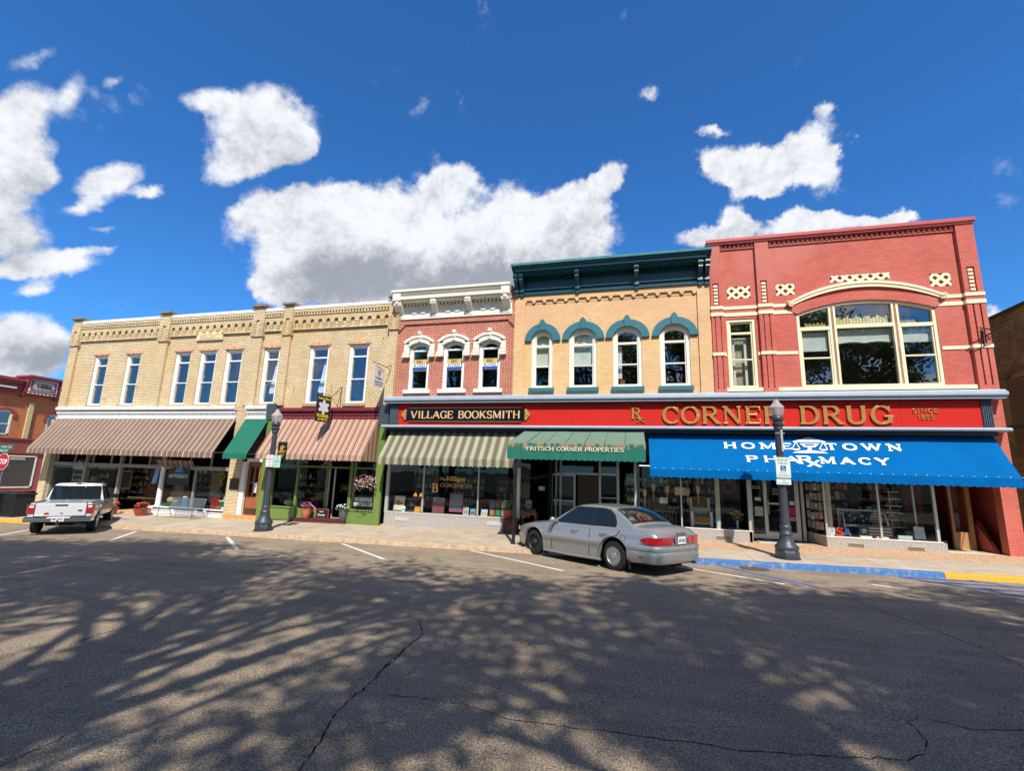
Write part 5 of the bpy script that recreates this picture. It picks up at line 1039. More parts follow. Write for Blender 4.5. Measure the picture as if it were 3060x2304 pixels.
def faded():
    m,t,b=newmat('faded_green_cloth'); L=t.links.new; nn=t.nodes.new; g=nn('ShaderNodeNewGeometry'); mp=nn('ShaderNodeMapping'); mp.inputs['Scale'].default_value=(1,1,.22); L(g.outputs['Position'],mp.inputs[0])
    n=nn('ShaderNodeTexNoise'); n.inputs['Scale'].default_value=7; n.inputs['Detail'].default_value=6; L(mp.outputs[0],n.inputs['Vector'])
    s=nn('ShaderNodeSeparateXYZ'); L(g.outputs['Position'],s.inputs[0]); z=nn('ShaderNodeMapRange'); z.inputs[1].default_value=3.05; z.inputs[2].default_value=3.5; z.inputs[3].default_value=-.20; z.inputs[4].default_value=.13; L(s.outputs[2],z.inputs[0])
    a=nn('ShaderNodeMath'); a.operation='ADD'; L(n.outputs['Fac'],a.inputs[0]); L(z.outputs[0],a.inputs[1])
    r=nn('ShaderNodeMapRange'); r.inputs[1].default_value=.54; r.inputs[2].default_value=.66; L(a.outputs[0],r.inputs[0]); x=nn('ShaderNodeMix'); x.data_type='RGBA'; L(r.outputs[0],x.inputs['Factor']); x.inputs['A'].default_value=lin('#14695a'); x.inputs['B'].default_value=lin('#a3825f')
    L(x.outputs['Result'],b.inputs['Base Color']); b.inputs['Roughness'].default_value=.8; return m
A5v=faded(); A5t=mat('bleached_green_cloth','#66806f',.8,var=.12,vs=3)
def awning(name,label,x0,x1,zt,yt,zf,yf,zb,m,sc=.16,group='fabric awnings over the shop fronts',side=False,mv=None,xt=None,ripple=.03):
    o=thing(name,label,'awning',((x0+x1)/2,yt,zt),group); xt=xt or (x0,x1)
    mb=MB(); n=max(4,int((x1-x0)/.35)); rows=8
    def P(i,j):
        s=i/n; t=j/rows; xa=xt[0]+(x0-xt[0])*t; xb=xt[1]+(x1-xt[1])*t
        sag=-.02*math.sin(math.pi*t)*(1+.5*math.sin(s*n*1.9))
        return (xa+(xb-xa)*s,yt+(yf-yt)*t,zt+(zf-zt)*t+sag+.006*math.sin(i*2.3+j*.8))
    ids=[[mb.V(P(i,j)) for j in range(rows+1)] for i in range(n+1)]
    for i in range(n):
        for j in range(rows): mb.F((ids[i][j],ids[i+1][j],ids[i+1][j+1],ids[i][j+1]))
    mb.build('canopy',m,o,smooth=50)
    v=MB(); k=max(6,int(round((x1-x0)/sc))); q=6
    T=[];B=[]
    for i in range(k*q+1):
        x=x0+(x1-x0)*i/(k*q); w=ripple*math.sin(i*.9)*(.5+.5*math.sin(i*.13)); ph=(i%q)/q
        z=zb+.035*(1-math.sin(math.pi*ph)) if True else zb
        T.append((x,yf-.004,zf+.004)); B.append((x,yf-.012-abs(w),z))
    for a in range(k*q):
        mid0=((T[a][0]+B[a][0])/2,(T[a][1]*.5+B[a][1]*.5)-.004,(T[a][2]+B[a][2])/2); mid1=((T[a+1][0]+B[a+1][0])/2,(T[a+1][1]*.5+B[a+1][1]*.5)-.004,(T[a+1][2]+B[a+1][2])/2)
        v.poly([T[a],T[a+1],mid1,mid0]); v.poly([mid0,mid1,B[a+1],B[a]])
    v.build('valance',mv or m,o,smooth=60)
    f=MB(); f.cyl((x0+.02,yf+.02,zf-.02),(x1-.02,yf+.02,zf-.02),.018,n=6)
    for x in (x0+.03,x1-.03): f.cyl((x,yf+.02,zf-.02),(x,19.0,zf+.05),.014,n=6)
    f.build('frame',GALV,o)
    if side:
        s=MB()
        for x in (x0,x1): s.poly([(x,yt,zt),(x,yf,zf),(x,19.0,zf)])
        s.build('side_panel',side,o)
        s=MB()
        for x in (x0,x1): s.poly([(x,yf,zf),(x,19.0,zf),(x,19.0,zb+.02),(x,yf,zb+.02)])
        s.build('side_valance',side,o)
    return o
awning('striped_awning','wide tan and cream pinstriped awning over the antiques window',-31.35,-19.05,4.64,18.82,2.98,17.8,2.70,A1)
awning('green_awning','narrow plain green awning over the wooden flat door',-18.47,-17.14,4.64,18.82,2.95,17.8,2.68,A4,sc=.19)
A2y=striped('rose_brown_side_cloth',1,[(.12,'#c9a98c'),(.28,'#a98468'),(.06,'#c9a98c'),(.20,'#6f5142'),(.06,'#8e6f5c'),(.28,'#a98468')],.30)
awning('striped_awning','pink and brown striped awning with striped side panel over the flower shop',-16.66,-11.18,4.64,18.82,2.98,17.8,2.73,A2,side=A2y,sc=.2)
awning('striped_awning','sage green and taupe striped awning over the bookshop window',-10.56,-4.35,4.17,18.9,2.95,18.0,2.64,A3,sc=.21)
aw=awning('blue_awning','very wide plain blue awning with white drug store lettering',.47,11.32,4.17,18.9,2.76,17.95,2.47,A6,sc=.21)
mb=MB()
for k in range(36): mb.ball((.65+k*.305,17.93,2.79),.014,6,4)
mb.build('grommets',WH,aw)
# lettering painted on the sloping blue cloth
def TS(p):
    # flat coordinates (measured on the plane y=18.4) -> awning plane
    x,y,z=p; d0=Vector((x,18.4,z))-Vector((0,0,2.4)); a=Vector((0,18.9,4.17)); nrm=Vector((0,-(4.17-2.76),(18.9-17.95))).normalized(); nrm=Vector((0,-1.41,.95)).normalized()
    nrm=Vector((0,-(4.17-2.76),18.9-17.95)).normalized()
    t=(a-Vector((0,0,2.4))).dot(nrm)/d0.dot(nrm); q=Vector((0,0,2.4))+d0*t
    return q+nrm*(.035+(18.4-y)*.3)
# slope lettering is laid out on the cloth itself: x along, s down the slope
def TC(p):
    x,y,z=p; t=(4.17-z)/(4.17-2.76); nrm=Vector((0,-1.41,.95)).normalized(); return Vector((x,18.9-.95*t,z))+nrm*(.014+(18.4-y)*.25)
mb=MB(); kw=dict(th=.006,thick=.36,thin=.14,serif=.28,T=TC)
def conv(x,z): # keep measured positions: project the measured plane point to the cloth
    q=TS((x,18.4,z)); return q.x,q.z
(a0,z0)=conv(3.07,3.52);(a1,z1)=conv(5.2,3.76)
def rowtext(s,xa,xb,za,zb):
    p=conv(xa,za);q=conv(xb,zb)
    for ch,(l,r) in layout(s,p[0],q[0],.30): text(mb,ch,l,r,p[1],q[1],18.4,**kw)
rowtext('HOME',3.06,5.24,3.54,3.76); rowtext('TOWN',6.30,8.48,3.54,3.77); rowtext('PHA',3.78,5.42,3.08,3.30); rowtext('MACY',6.1,8.08,3.07,3.30)
p=conv(5.42,3.05);q=conv(5.86,3.33); text(mb,'R',p[0],q[0],p[1],q[1],18.4,**kw); p=conv(5.70,2.96);q=conv(6.06,3.18); text(mb,'X',p[0],q[0],p[1],q[1],18.395,**kw)
mb.build('cloth_lettering',mat('white_cloth_paint','#f2f4f2',.6,var=0),aw)
mb=MB(); X=5.80
def S(pts,d=0):
    c=[conv(X+a*1.0,3.42+b) for a,b in pts]; mb.poly([TC((a,18.38-d,b)) for a,b in c])
S([(-.50,.40),(0,.56),(.50,.40),(.50,.37),(-.50,.37)]); S([(-.30,.33),(.30,.33),(.16,.20),(-.16,.20)],.004); S([(-.05,.21),(.05,.21),(.07,.06),(-.07,.06)],.006); S([(-.55,.0),(.55,.0),(.40,.05),(.1,.09),(-.1,.09),(-.40,.05)],.008)
for s in (-1,1):
    x=s*.42; S([(x-.13,.14),(x+.13,.14),(x+.07,.09),(x-.07,.09)],.01)
    for e in (-1,1): S([(x-.012,.38),(x+.012,.38),(x+e*.12+.012,.14),(x+e*.12-.012,.14)],.012+.003*e)
mb.build('scales_emblem',MATS['white_cloth_paint'],aw)
mb=MB(); c=[conv(5.80+a,3.42+b) for a,b in ((-.20,.305),(.20,.305),(.10,.25),(-.10,.25))]; mb.poly([TC((a,18.35,b)) for a,b in c]); mb.build('emblem_cut_out',A6,aw)
# the deep green awning on posts
ga=thing('green_awning','deep faded green awning on black posts with cream serif lettering','awning',(-2,19,4.24),'fabric awnings over the shop fronts')
mb=MB(); n=14; ids=[]
for i in range(n+1):
    s=i/n; ids.append([mb.V((-4.37+ (4.37+.30)*s+(0*(1-t)),18.9-2.9*t,4.24-.74*t-.03*math.sin(math.pi*t)*(1+abs(math.sin(s*9.4)))) ) for t in (0,.17,.33,.5,.67,.83,1)])
for i in range(n):
    for j in range(6): mb.F((ids[i][j],ids[i+1][j],ids[i+1][j+1],ids[i][j+1]))
for x in (-4.37,.30): mb.poly([(x,18.9,4.24),(x,16.0,3.50),(x,16.0,3.0),(x,18.9,3.0)])
mb.build('canopy',A5t,ga)
mb=MB()
for k in range(1,7):
    x=-4.37+4.67*k/7
    mb.tube([(x+.0,18.9-2.9*t,4.24-.74*t-.03*math.sin(math.pi*t)*1.3+.006) for t in (0,.2,.4,.6,.8,1)],.011,4)
mb.build('canopy_seams',mat('seam_green','#4d6458',.8,var=0),ga)
mb=MB(); k=25; q=6; pts=[]
for i in range(k*q+1):
    x=-4.37+4.67*i/(k*q); pts.append((x,15.99-.02*abs(math.sin(i*.21)),2.92+.035*(1-math.sin(math.pi*(i%q)/q))))
for a,b in zip(pts,pts[1:]): mb.poly([(a[0],15.99,3.5),(b[0],15.99,3.5),b,a])
mb.build('valance',A5v,ga)
mb=MB(); kk=dict(th=.006,thick=.20,thin=.09,serif=.14)
w=[('FRITSCH',-3.68,-2.72),('CORNER',-2.63,-1.76),('PROPERTIES',-1.67,-.40)]
for s,a,b in w: text(mb,s,a,b,3.235,3.375,15.96,**kk)
mb.build('cloth_lettering',mat('cream_cloth_paint','#ecdcc0',.6,var=0),ga)
for x in (-4.08,.04):
    mb=MB(); z=zs(x,16.1); mb.box(x-.05,x+.05,16.05,16.15,z+.012,3.05); mb.box(x-.09,x+.09,16.01,16.19,z,z+.012); mb.build('post',BK,ga)
mb=MB(); mb.cyl((-4.33,16.05,3.45),(.26,16.05,3.45),.025,n=6); mb.cyl((-4.33,16.05,2.98),(.26,16.05,2.98),.02,n=6)
for k in range(6): x=-4.33+k*.918; mb.cyl((x,16.05,3.46),(x,18.95,4.18),.016,n=6)
mb.build('frame',GALV,ga)
# small folded-back striped fabric inside the antiques front
mb=MB(); 
for k in range(20): xa=-23.6+k*.118; mb.poly([(xa,18.75+.02*(k%2),2.56),(xa+.118,18.75+.02*((k+1)%2),2.56),(xa+.118,18.95,2.2),(xa,18.95,2.26)])
tag(mb.build('window_pelmet',A1,org=(-22.4,18.9,2.4)),'small striped fabric pelmet above the antiques sign under the big awning','pelmet')
# ================================================================ street lamps
LM=mat('charcoal_lamp_paint','#41464d',.45,metal=.2,var=.15,vs=6,bump=.3,bs=30)
def globemat():
    m,t,b=newmat('prismatic_lamp_glass'); b.inputs['Base Color'].default_value=(.75,.76,.74,1); b.inputs['Roughness'].default_value=.12; b.inputs['Transmission Weight'].default_value=.55; b.inputs['IOR'].default_value=1.2; b.inputs['Alpha'].default_value=.80; return m
GLOB=globemat()
def lamp(x,y,label):
    o=thing('street_lamp',label,'street lamp',(x,y,zs(x,y)),'acorn street lamps on the kerb side of the pavement'); z=zs(x,y)
    mb=MB(); mb.lathe(x,y,[(0.348,z),(0.348,z+.03)],24); mb.lathe(x,y,[(0.313,z+.03),(0.322,z+.06),(0.322,z+.20),(0.296,z+.24)],8,rot=.39); mb.lathe(x,y,[(0.287,z+.24),(0.309,z+.30),(0.296,z+.36),(0.235,z+.42),(0.191,z+.52),(0.165,z+.62),(0.161,z+.66)],24,flute=.05); mb.lathe(x,y,[(0.165,z+.66),(0.187,z+.70),(0.174,z+.74),(0.148,z+.78),(0.144,z+.86),(0.161,z+.90),(0.144,z+.94),(0.131,z+.98)],24); mb.build('base',LM,o,smooth=35)
    mb=MB(); mb.lathe(x,y,[(.135,z+.95),(.125,z+1.2),(.12,z+1.24),(.11,z+2.2),(.098,z+3.2),(.09,z+3.85)],20,flute=.035); mb.build('shaft',LM,o,smooth=50)
    mb=MB(); mb.lathe(x,y,[(.105,z+3.80),(.13,z+3.84),(.12,z+3.88),(.15,z+3.95),(.165,z+4.0),(.13,z+4.03),(.13,z+4.07),(.17,z+4.11),(.175,z+4.17),(.15,z+4.2),(.14,z+4.26)],20); mb.build('capital',LM,o,smooth=35)
    mb=MB(); mb.lathe(x,y,[(.145,z+4.24),(.17,z+4.30),(.205,z+4.46),(.215,z+4.50),(.205,z+4.52),(.15,z+4.60),(.12,z+4.62),(.085,z+4.69),(.075,z+4.72),(.04,z+4.77)],24,flute=.012); mb.build('globe',GLOB,o,smooth=30)
    mb=MB(); mb.lathe(x,y,[(.035,z+4.765),(.03,z+4.79),(.006,z+4.81),(.006,z+4.87),(.001,z+4.89)],10); mb.build('finial',LM,o,smooth=30)
    mb=MB(); mb.lathe(x,y,[(.06,z+4.26),(.06,z+4.42),(.03,z+4.46)],10); mb.build('bulb',WH,o)
    return o
lamp(-14.12,15.96,'charcoal street lamp left with the two part parking sign and small banner')
lamp(4.28,16.2,'charcoal street lamp right with the blue reserved parking sign')
SGW=mat('sign_white','#dfe6e0',.4,var=.04); SGG=mat('sign_green','#1f8a6c',.5,var=.03); SGR=mat('sign_red_ink','#c24350',.5,var=0); SGB=mat('sign_blue','#1b4fa0',.4,var=0)
def rrect(mb,x0,x1,z0,z1,y0,y1,r=.03):
    P=[]
    for cx,cz,a in ((x1-r,z1-r,0),(x0+r,z1-r,90),(x0+r,z0+r,180),(x1-r,z0+r,270)):
        for k in range(5): t=R_(a+k*22.5); P.append((cx+r*math.cos(t),y0,cz+r*math.sin(t)))
    mb.prism(P,(0,y1-y0,0))
# right lamp signs
o=thing('reserved_parking_sign','green bordered white reserved parking sign with wheelchair symbol on right lamp','sign',(4.29,16.05,2.78))
mb=MB(); rrect(mb,4.09,4.50,2.55,3.18,16.03,16.04); mb.build('panel',SGG,o); mb=MB(); rrect(mb,4.10,4.49,2.56,3.17,16.025,16.03); mb.build('face',SGW,o)
mb=MB(); ftext(mb,'RESERVED',4.14,4.45,3.06,3.13,16.024,.002); ftext(mb,'PARKING',4.16,4.43,2.96,3.03,16.024,.002); ftext(mb,'THIS SPACE',4.12,4.47,2.59,2.655,16.024,.002); ftext(mb,'VEHICLES WITH\nDIS OR VET PLATES',4.17,4.42,2.68,2.73,16.024,.002); mb.build('green_lettering',SGG,o)
mb=MB(); mb.box(4.22,4.37,16.02,16.024,2.77,2.92); mb.build('blue_square',SGB,o)
mb=MB(); mb.ball((4.285,16.018,2.895),.012,8,5,(1,.2,1)); mb.tube([(4.285,16.018,2.88),(4.29,16.018,2.845),(4.32,16.018,2.845),(4.338,16.018,2.80),(4.352,16.018,2.803)],.006,6); mb.tube([(4.288,16.018,2.865),(4.31,16.018,2.865)],.005,6)
mb.tube([(4.29+.033*math.cos(R_(a)),16.018,2.82+.033*math.sin(R_(a))) for a in range(110,351,24)],.0055,6); mb.build('wheelchair_symbol',WH,o)
o=thing('van_accessible_sign','small green bordered van accessible plate below the reserved parking sign','sign',(4.29,16.05,2.43)); mb=MB(); rrect(mb,4.08,4.49,2.35,2.53,16.03,16.04,.02); mb.build('panel',SGG,o); mb=MB(); rrect(mb,4.09,4.48,2.36,2.52,16.025,16.03,.02); mb.build('face',SGW,o); mb=MB(); ftext(mb,'VAN',4.25,4.33,2.45,2.49,16.024,.002); ftext(mb,'ACCESSIBLE',4.13,4.43,2.385,2.43,16.024,.002); mb.build('green_lettering',SGG,o)
mb=MB(); mb.box(4.30,4.36,16.05,16.07,3.35,4.02); mb.box(4.16,4.42,16.07,16.09,3.90,3.92); tag(mb.build('banner_bracket',mat('pale_bracket','#b9bcb8',.4,metal=.3),org=(4.3,16.06,3.4)),'pale metal bracket strap on the upper shaft of the right lamp','bracket')
# left lamp signs and banner
o=thing('parking_sign','red lettered no parking 2 am plate on the left lamp','sign',(-14.05,15.8,2.6)); mb=MB(); rrect(mb,-14.24,-13.895,2.38,2.87,15.79,15.80,.02); mb.build('panel',SGR,o); mb=MB(); rrect(mb,-14.23,-13.905,2.39,2.86,15.785,15.79,.02); mb.build('face',SGW,o)
mb=MB(); ftext(mb,'NO',-14.13,-14.02,2.76,2.83,15.784,.002); ftext(mb,'PARKING',-14.20,-13.93,2.66,2.73,15.784,.002,bold=.02); ftext(mb,'2 AM',-14.14,-13.98,2.54,2.61,15.784,.002); ftext(mb,'- 6 AM',-14.17,-13.96,2.42,2.49,15.784,.002); mb.build('red_lettering',SGR,o)
o=thing('parking_sign','green lettered two hour parking plate on the left lamp','sign',(-13.72,15.8,2.6)); mb=MB(); rrect(mb,-13.89,-13.545,2.37,2.86,15.79,15.80,.02); mb.build('panel',SGG,o); mb=MB(); rrect(mb,-13.88,-13.555,2.38,2.85,15.785,15.79,.02); mb.build('face',mat('sign_mint','#b9ded3',.4,var=.03),o)
mb=MB(); ftext(mb,'TWO',-13.79,-13.65,2.76,2.82,15.784,.002); ftext(mb,'HOUR',-13.80,-13.64,2.67,2.73,15.784,.002); ftext(mb,'PARKING',-13.85,-13.59,2.58,2.64,15.784,.002,bold=.02); ftext(mb,'6 AM TO 6 PM\nMON - SAT',-13.83,-13.61,2.42,2.53,15.784,.002); mb.build('green_lettering',SGG,o)
o=thing('lamp_banner','small black banner with gold emblem hanging beside the left lamp','banner',(-13.7,15.96,3.05)); mb=MB(); mb.box(-13.90,-13.47,15.97,15.975,2.62,3.38); mb.build('cloth',BK,o)
mb=MB(); ftext(mb,'LIBRARY',-13.85,-13.52,2.96,3.05,15.965,.002,bold=.03); mb.box(-13.78,-13.72,15.962,15.966,3.06,3.22); mb.box(-13.70,-13.65,15.962,15.966,3.06,3.26)
for k in range(3): mb.box(-13.80+k*.02,-13.58-k*.02,15.962,15.966,2.88-k*.05,2.90-k*.05)
for k in range(5): mb.tube([(-13.78+k*.04,15.964,3.14+.02*(k%2)),(-13.70+k*.035,15.964,3.26-.015*k)],.012,5)
mb.build('gold_print',mat('banner_gold','#d9a033',.5),o); mb=MB(); mb.cyl((-14.1,15.97,3.39),(-13.45,15.97,3.39),.012,n=6); mb.build('rod',GALV,o)
# ================================================================ projecting signs
def tilt(x0,z0,x1,z1): return None
o=thing('hanging_sign','black hanging sign with white flower and yellow floral lettering','sign',(-13.5,18.3,6)); 
# board stands out from the wall, seen obliquely: it hangs in a plane turned towards the street
def HB(pa,pb,ztop,zbot):
    pa=Vector(pa);pb=Vector(pb)
    def T(p): # p x in 0..1, y thickness, z 0..1
        d=(pb-pa); n=Vector((d.y,-d.x)).normalized(); q=pa+d*p[0]; return Vector((q.x+n.x*p[1],q.y+n.y*p[1],zbot+(ztop-zbot)*p[2]))
    return T
T=HB((-13.55,17.55),(-13.42,18.35),5.60,4.43)
def nT(T): return lambda p: T((p[0],-p[1],p[2]))
mb=MB(); mb.box(0,1,-.02,.02,0,1,T); mb.build('board',mat('sign_black','#17130f',.5,var=0),o)
mb=MB(); 
for (a,b,c,d) in ((0,1,0,.012),(0,1,.988,1),(0,.015,.012,.988),(.985,1,.012,.988)): mb.box(a,b,-.024,.024,c,d,T)
mb.build('rim',mat('sign_rim_maroon','#7c3c3a',.5),o)
Tf=lambda p:T((p[0],.022-(p[1]),p[2]))
mb=MB(); ftext(mb,'Amber Moon',.06,.94,.84,.95,0,.004,T=lambda p:T((p[0],.022-p[1],p[2])),bold=.03); mb2=mb
sg=lambda s,a,b,c,d: text(mb,s,a,b,c,d,0,.004,.26,.10,.10,T=lambda p:T((p[0],.022-p[1],p[2])))
ftext(mb,'FLORAL',.08,.92,.17,.30,0,.004,T=lambda p:T((p[0],.022-p[1],p[2])),bold=.05); ftext(mb,'& GIFTS',.16,.84,.05,.14,0,.004,T=lambda p:T((p[0],.022-p[1],p[2])),bold=.04); mb.build('yellow_lettering',mat('yellow_letter','#e3cf35',.5,var=0),o)
mb=MB()
for k in range(6):
    a=R_(90+k*60); cx=.5+.21*math.cos(a); cz=.56+.145*math.sin(a); P=[]
    for q in range(10):
        t=2*math.pi*q/10; ex=.2*math.cos(t); ez=.11*math.sin(t); P.append(T((cx+(ex*math.cos(a)-ez*1.1*math.sin(a)),.024+.0006*k,cz+(ex*math.sin(a)+ez*math.cos(a)*1.1)*.69)))
    mb.poly(P)
mb.build('white_flower',mat('flower_white','#d9dbe2',.5,var=.08),o)
mb=MB(); mb.tube([(-13.36,19.0,6.2),(-13.36,18.9,6.15),(-13.38,18.4,5.66),(-13.55,17.45,5.68)],.014,6); mb.tube([(-13.36,18.96,6.2),(-13.36,18.96,5.1)],.014,6); mb.tube([(-13.37,18.95,5.15),(-13.4,18.3,5.64)],.01,6); mb.tube([(-13.38+.0*k,18.7+.09*math.cos(k*.8),5.85+.09*math.sin(k*.8)) for k in range(7)],.009,5); mb.build('bracket',BK,o)
o=thing('hanging_sign','white hanging sign with orange flame emblem at the yellow building edge','sign',(-10.9,18.3,6.4)); T2=HB((-10.98,17.75),(-10.93,18.5),6.92,5.98)
mb=MB(); mb.box(0,1,-.015,.015,0,1,T2); mb.build('board',mat('sign_offwhite','#d9d6d4',.5,var=.03),o)
TT=lambda p:T2((p[0],.017-p[1],p[2]))
mb=MB(); ftext(mb,'origins',.14,.86,.36,.50,0,.003,T=TT,bold=.02); ftext(mb,'ACUPUNCTURE',.06,.94,.20,.29,0,.003,T=TT,bold=.03); ftext(mb,'& WELLNESS',.15,.85,.08,.16,0,.003,T=TT,bold=.03); mb.build('lettering',mat('sign_ink','#3e3a4c',.5,var=0),o)
for nm,c,dx,dz in (('orange_petal','#e58a35',-.07,.03),('red_petal','#d8433b',.06,.04),('green_petal','#4f9a5a',.0,-.07)):
    mb=MB(); P=[TT((.5+dx+.09*math.cos(t*.7),-.004-abs(dx)*.01,.70+dz+.09*math.sin(t*.7))) for t in range(9)]; mb.poly(P); mb.build(nm,mat(nm,c,.5,var=0),o)
mb=MB(); mb.tube([(-10.78,18.95,7.2),(-10.80,18.5,6.98),(-10.98,17.6,7.02)],.015,6); mb.tube([(-10.78,18.94,7.3),(-10.78,18.94,6.75)],.02,6); mb.tube([(-10.78,18.92,6.85),(-10.84,18.35,7.0)],.01,6); mb.build('bracket',BK,o)
mb=MB(); mb.box(-18.93,-18.44,18.86,18.9,1.28,1.78); pq=tag(mb.build('wall_plaque',mat('dark_bronze','#3c322b',.4,metal=.4,var=.15),org=(-18.7,18.88,1.5)),'dark bronze plaque on the buff brick pier beside the wooden door','plaque')
mb=MB(); mb.box(-18.89,-18.48,18.852,18.86,1.33,1.73); mb.build('relief',mat('bronze_relief','#4e4238',.5,metal=.4,var=.4,vs=20),pq)
# stop sign with street names
o=thing('stop_sign','red octagonal stop sign with green street name plates at left edge','stop sign',(-28.350,15.4,zs(-28.300,15.4)))
zc=2.24; mb=MB(); P=[(-28.370+.405*math.cos(R_(22.5+45*k)),15.33,zc+.405*math.sin(R_(22.5+45*k))) for k in range(8)]; mb.prism(P,(0,.008,0)); mb.build('white_rim',SGW,o)
mb=MB(); P=[(-28.370+.385*math.cos(R_(22.5+45*k)),15.326,zc+.385*math.sin(R_(22.5+45*k))) for k in range(8)]; mb.prism(P,(0,.004,0)); mb.build('octagon',mat('stop_red','#b31f2b',.4,var=.05),o)
mb=MB(); ftext(mb,'STOP',-28.650,-28.070,zc-.12,zc+.12,15.325,.002,bold=.02); mb.build('lettering',WH,o)
mb=MB(); mb.cyl((-28.370,15.4,zs(-28.300,15.4)),(-28.370,15.4,3.05),.03,n=8); mb.build('post',GALV,o)
mb=MB(); mb.box(-28.900,-28.020,15.39,15.40,2.83,3.0); mb.box(-29.000,-28.200,15.36,15.37,2.66,2.82); mb.build('street_name_plate',mat('street_green','#15775a',.4,var=.04),o)
mb=MB(); ftext(mb,'7TH  ST',-28.800,-28.100,2.87,2.96,15.389,.002); ftext(mb,'MAIN ST',-28.940,-28.260,2.70,2.79,15.359,.002); mb.build('street_name_lettering',WH,o)
# ================================================================ trees that shade the road (they stand behind the photographer)
BARK=mat('tree_bark','#5a4c3e',.9,var=.3,vs=6,bump=.5,bs=12)
def leafmat(name,c):
    m,t,b=newmat(name); b.inputs['Base Color'].default_value=lin(c); b.inputs['Roughness'].default_value=.6
    L=t.links.new; tr=t.nodes.new('ShaderNodeBsdfTranslucent'); tr.inputs[0].default_value=(.10,.17,.03,1); mx=t.nodes.new('ShaderNodeMixShader'); mx.inputs[0].default_value=.25; L(b.outputs[0],mx.inputs[1]); L(tr.outputs[0],mx.inputs[2]); L(mx.outputs[0],t.nodes['Material Output'].inputs[0]); return m
LF=leafmat('tree_leaves','#4f6a2c'); LFD=leafmat('dark_tree_leaves','#3c5524')
def tree(x,y,zc,r,rz,label,seed,nl=9000,lf=(.12,.20)):
    rd=random.Random(seed); z0=zr(x,y)-.05; o=thing('shade_tree',label,'tree',(x,y,z0),'street trees behind the photographer')
    mb=MB(); mb.tube([(x,y,z0),(x+.05,y,z0+1.2),(x-.05,y+.1,z0+3),(x,y,zc-rz*.3),(x+.1,y,zc+rz*.5)],[.34,.27,.22,.15,.04],10); cl=[]
    for k in range(26):
        a=rd.uniform(0,2*math.pi); e=rd.uniform(-.35,1); rr=rd.uniform(.45,1)**.6
        c=Vector((x+r*rr*math.cos(a)*math.cos(e*1.3),y+r*rr*math.sin(a)*math.cos(e*1.3),zc+rz*rr*math.sin(e*1.3))); 
        if c.y>.8 and c.z<2.4+2.25*c.y+1: continue
        cl.append((c,rd.uniform(.9,1.7)))
        s=Vector((x,y,z0+rd.uniform(2.6,zc-z0))); m_=(s+c)/2+Vector((0,0,.4)); mb.tube([s,m_,c],[.13,.08,.03],6)
        for q in range(3): e2=c+Vector((rd.gauss(0,.7),rd.gauss(0,.7),rd.gauss(0,.6))); mb.tube([m_,(m_+e2)/2,e2],[.05,.03,.01],5)
    mb.build('trunk',BARK,o)
    lv=MB()
    for k in range(nl):
        c,s=cl[rd.randrange(len(cl))]; p=c+Vector((rd.gauss(0,1),rd.gauss(0,1),rd.gauss(0,.75)))*s*.5
        
        if p.y>.8 and p.z<2.4+2.25*p.y+.8: continue
        a=Vector((rd.gauss(0,1),rd.gauss(0,1),rd.gauss(0,.5))).normalized(); b=a.cross(Vector((rd.gauss(0,1),rd.gauss(0,1),rd.gauss(0,1)))).normalized(); l=rd.uniform(*lf); w=l*.45
        lv.poly([p-a*l,p-b*w,p+a*l,p+b*w])
    lv.build('crown',LF if seed%2 else LFD,o)
tree(-16.2,-2.6,11.2,4.8,4.0,'broad leafy shade tree leftmost behind the photographer',3,12500)
tree(-10.2,-.8,12.0,4.9,4.0,'broad leafy shade tree second from left behind the photographer',4,12500)
tree(-3.4,-2.2,12.2,4.6,3.9,'broad leafy shade tree left of the photographer',5,7500)
tree(4.0,-2.6,11.4,4.6,3.9,'broad leafy shade tree directly behind the photographer',6,13500)
tree(10.4,-1.4,11.6,4.8,4.0,'broad leafy shade tree right of the photographer',7,14000)
tree(16.0,-2.2,11.0,5.0,4.0,'broad leafy shade tree far right behind the photographer',8,11000)

slab('park_sidewalk',PAV,-400,400,-9.0,-6.2,f0=lambda x,y:zr(x,y)+.12,nx=40,bev=.01) if False else None
mb=MB(); sheet(mb,XA,[-400,-120,-40,-20,-10,-6.5],zr,.06); struct(mb.build('park_lawn',mat('shade_toned_grass','#222e16',.9,var=.3,vs=2)))  # grass colour darkened to stand in for shade under the park trees
for k,(x,y) in enumerate(((-58,-17),(-46,-15),(-34,-18),(-23,-16),(-11,-19),(1,-17),(12,-16),(24,-18),(38,-16))):
    tree(x,y,5.6 if k<4 else 8.5,6.4,4.4 if k<4 else 6.0,('far','second','third','fourth','fifth','sixth','seventh','eighth','ninth')[k]+' park tree from the west in the square reflected in the windows',30+k,2600,lf=(.28,.5))
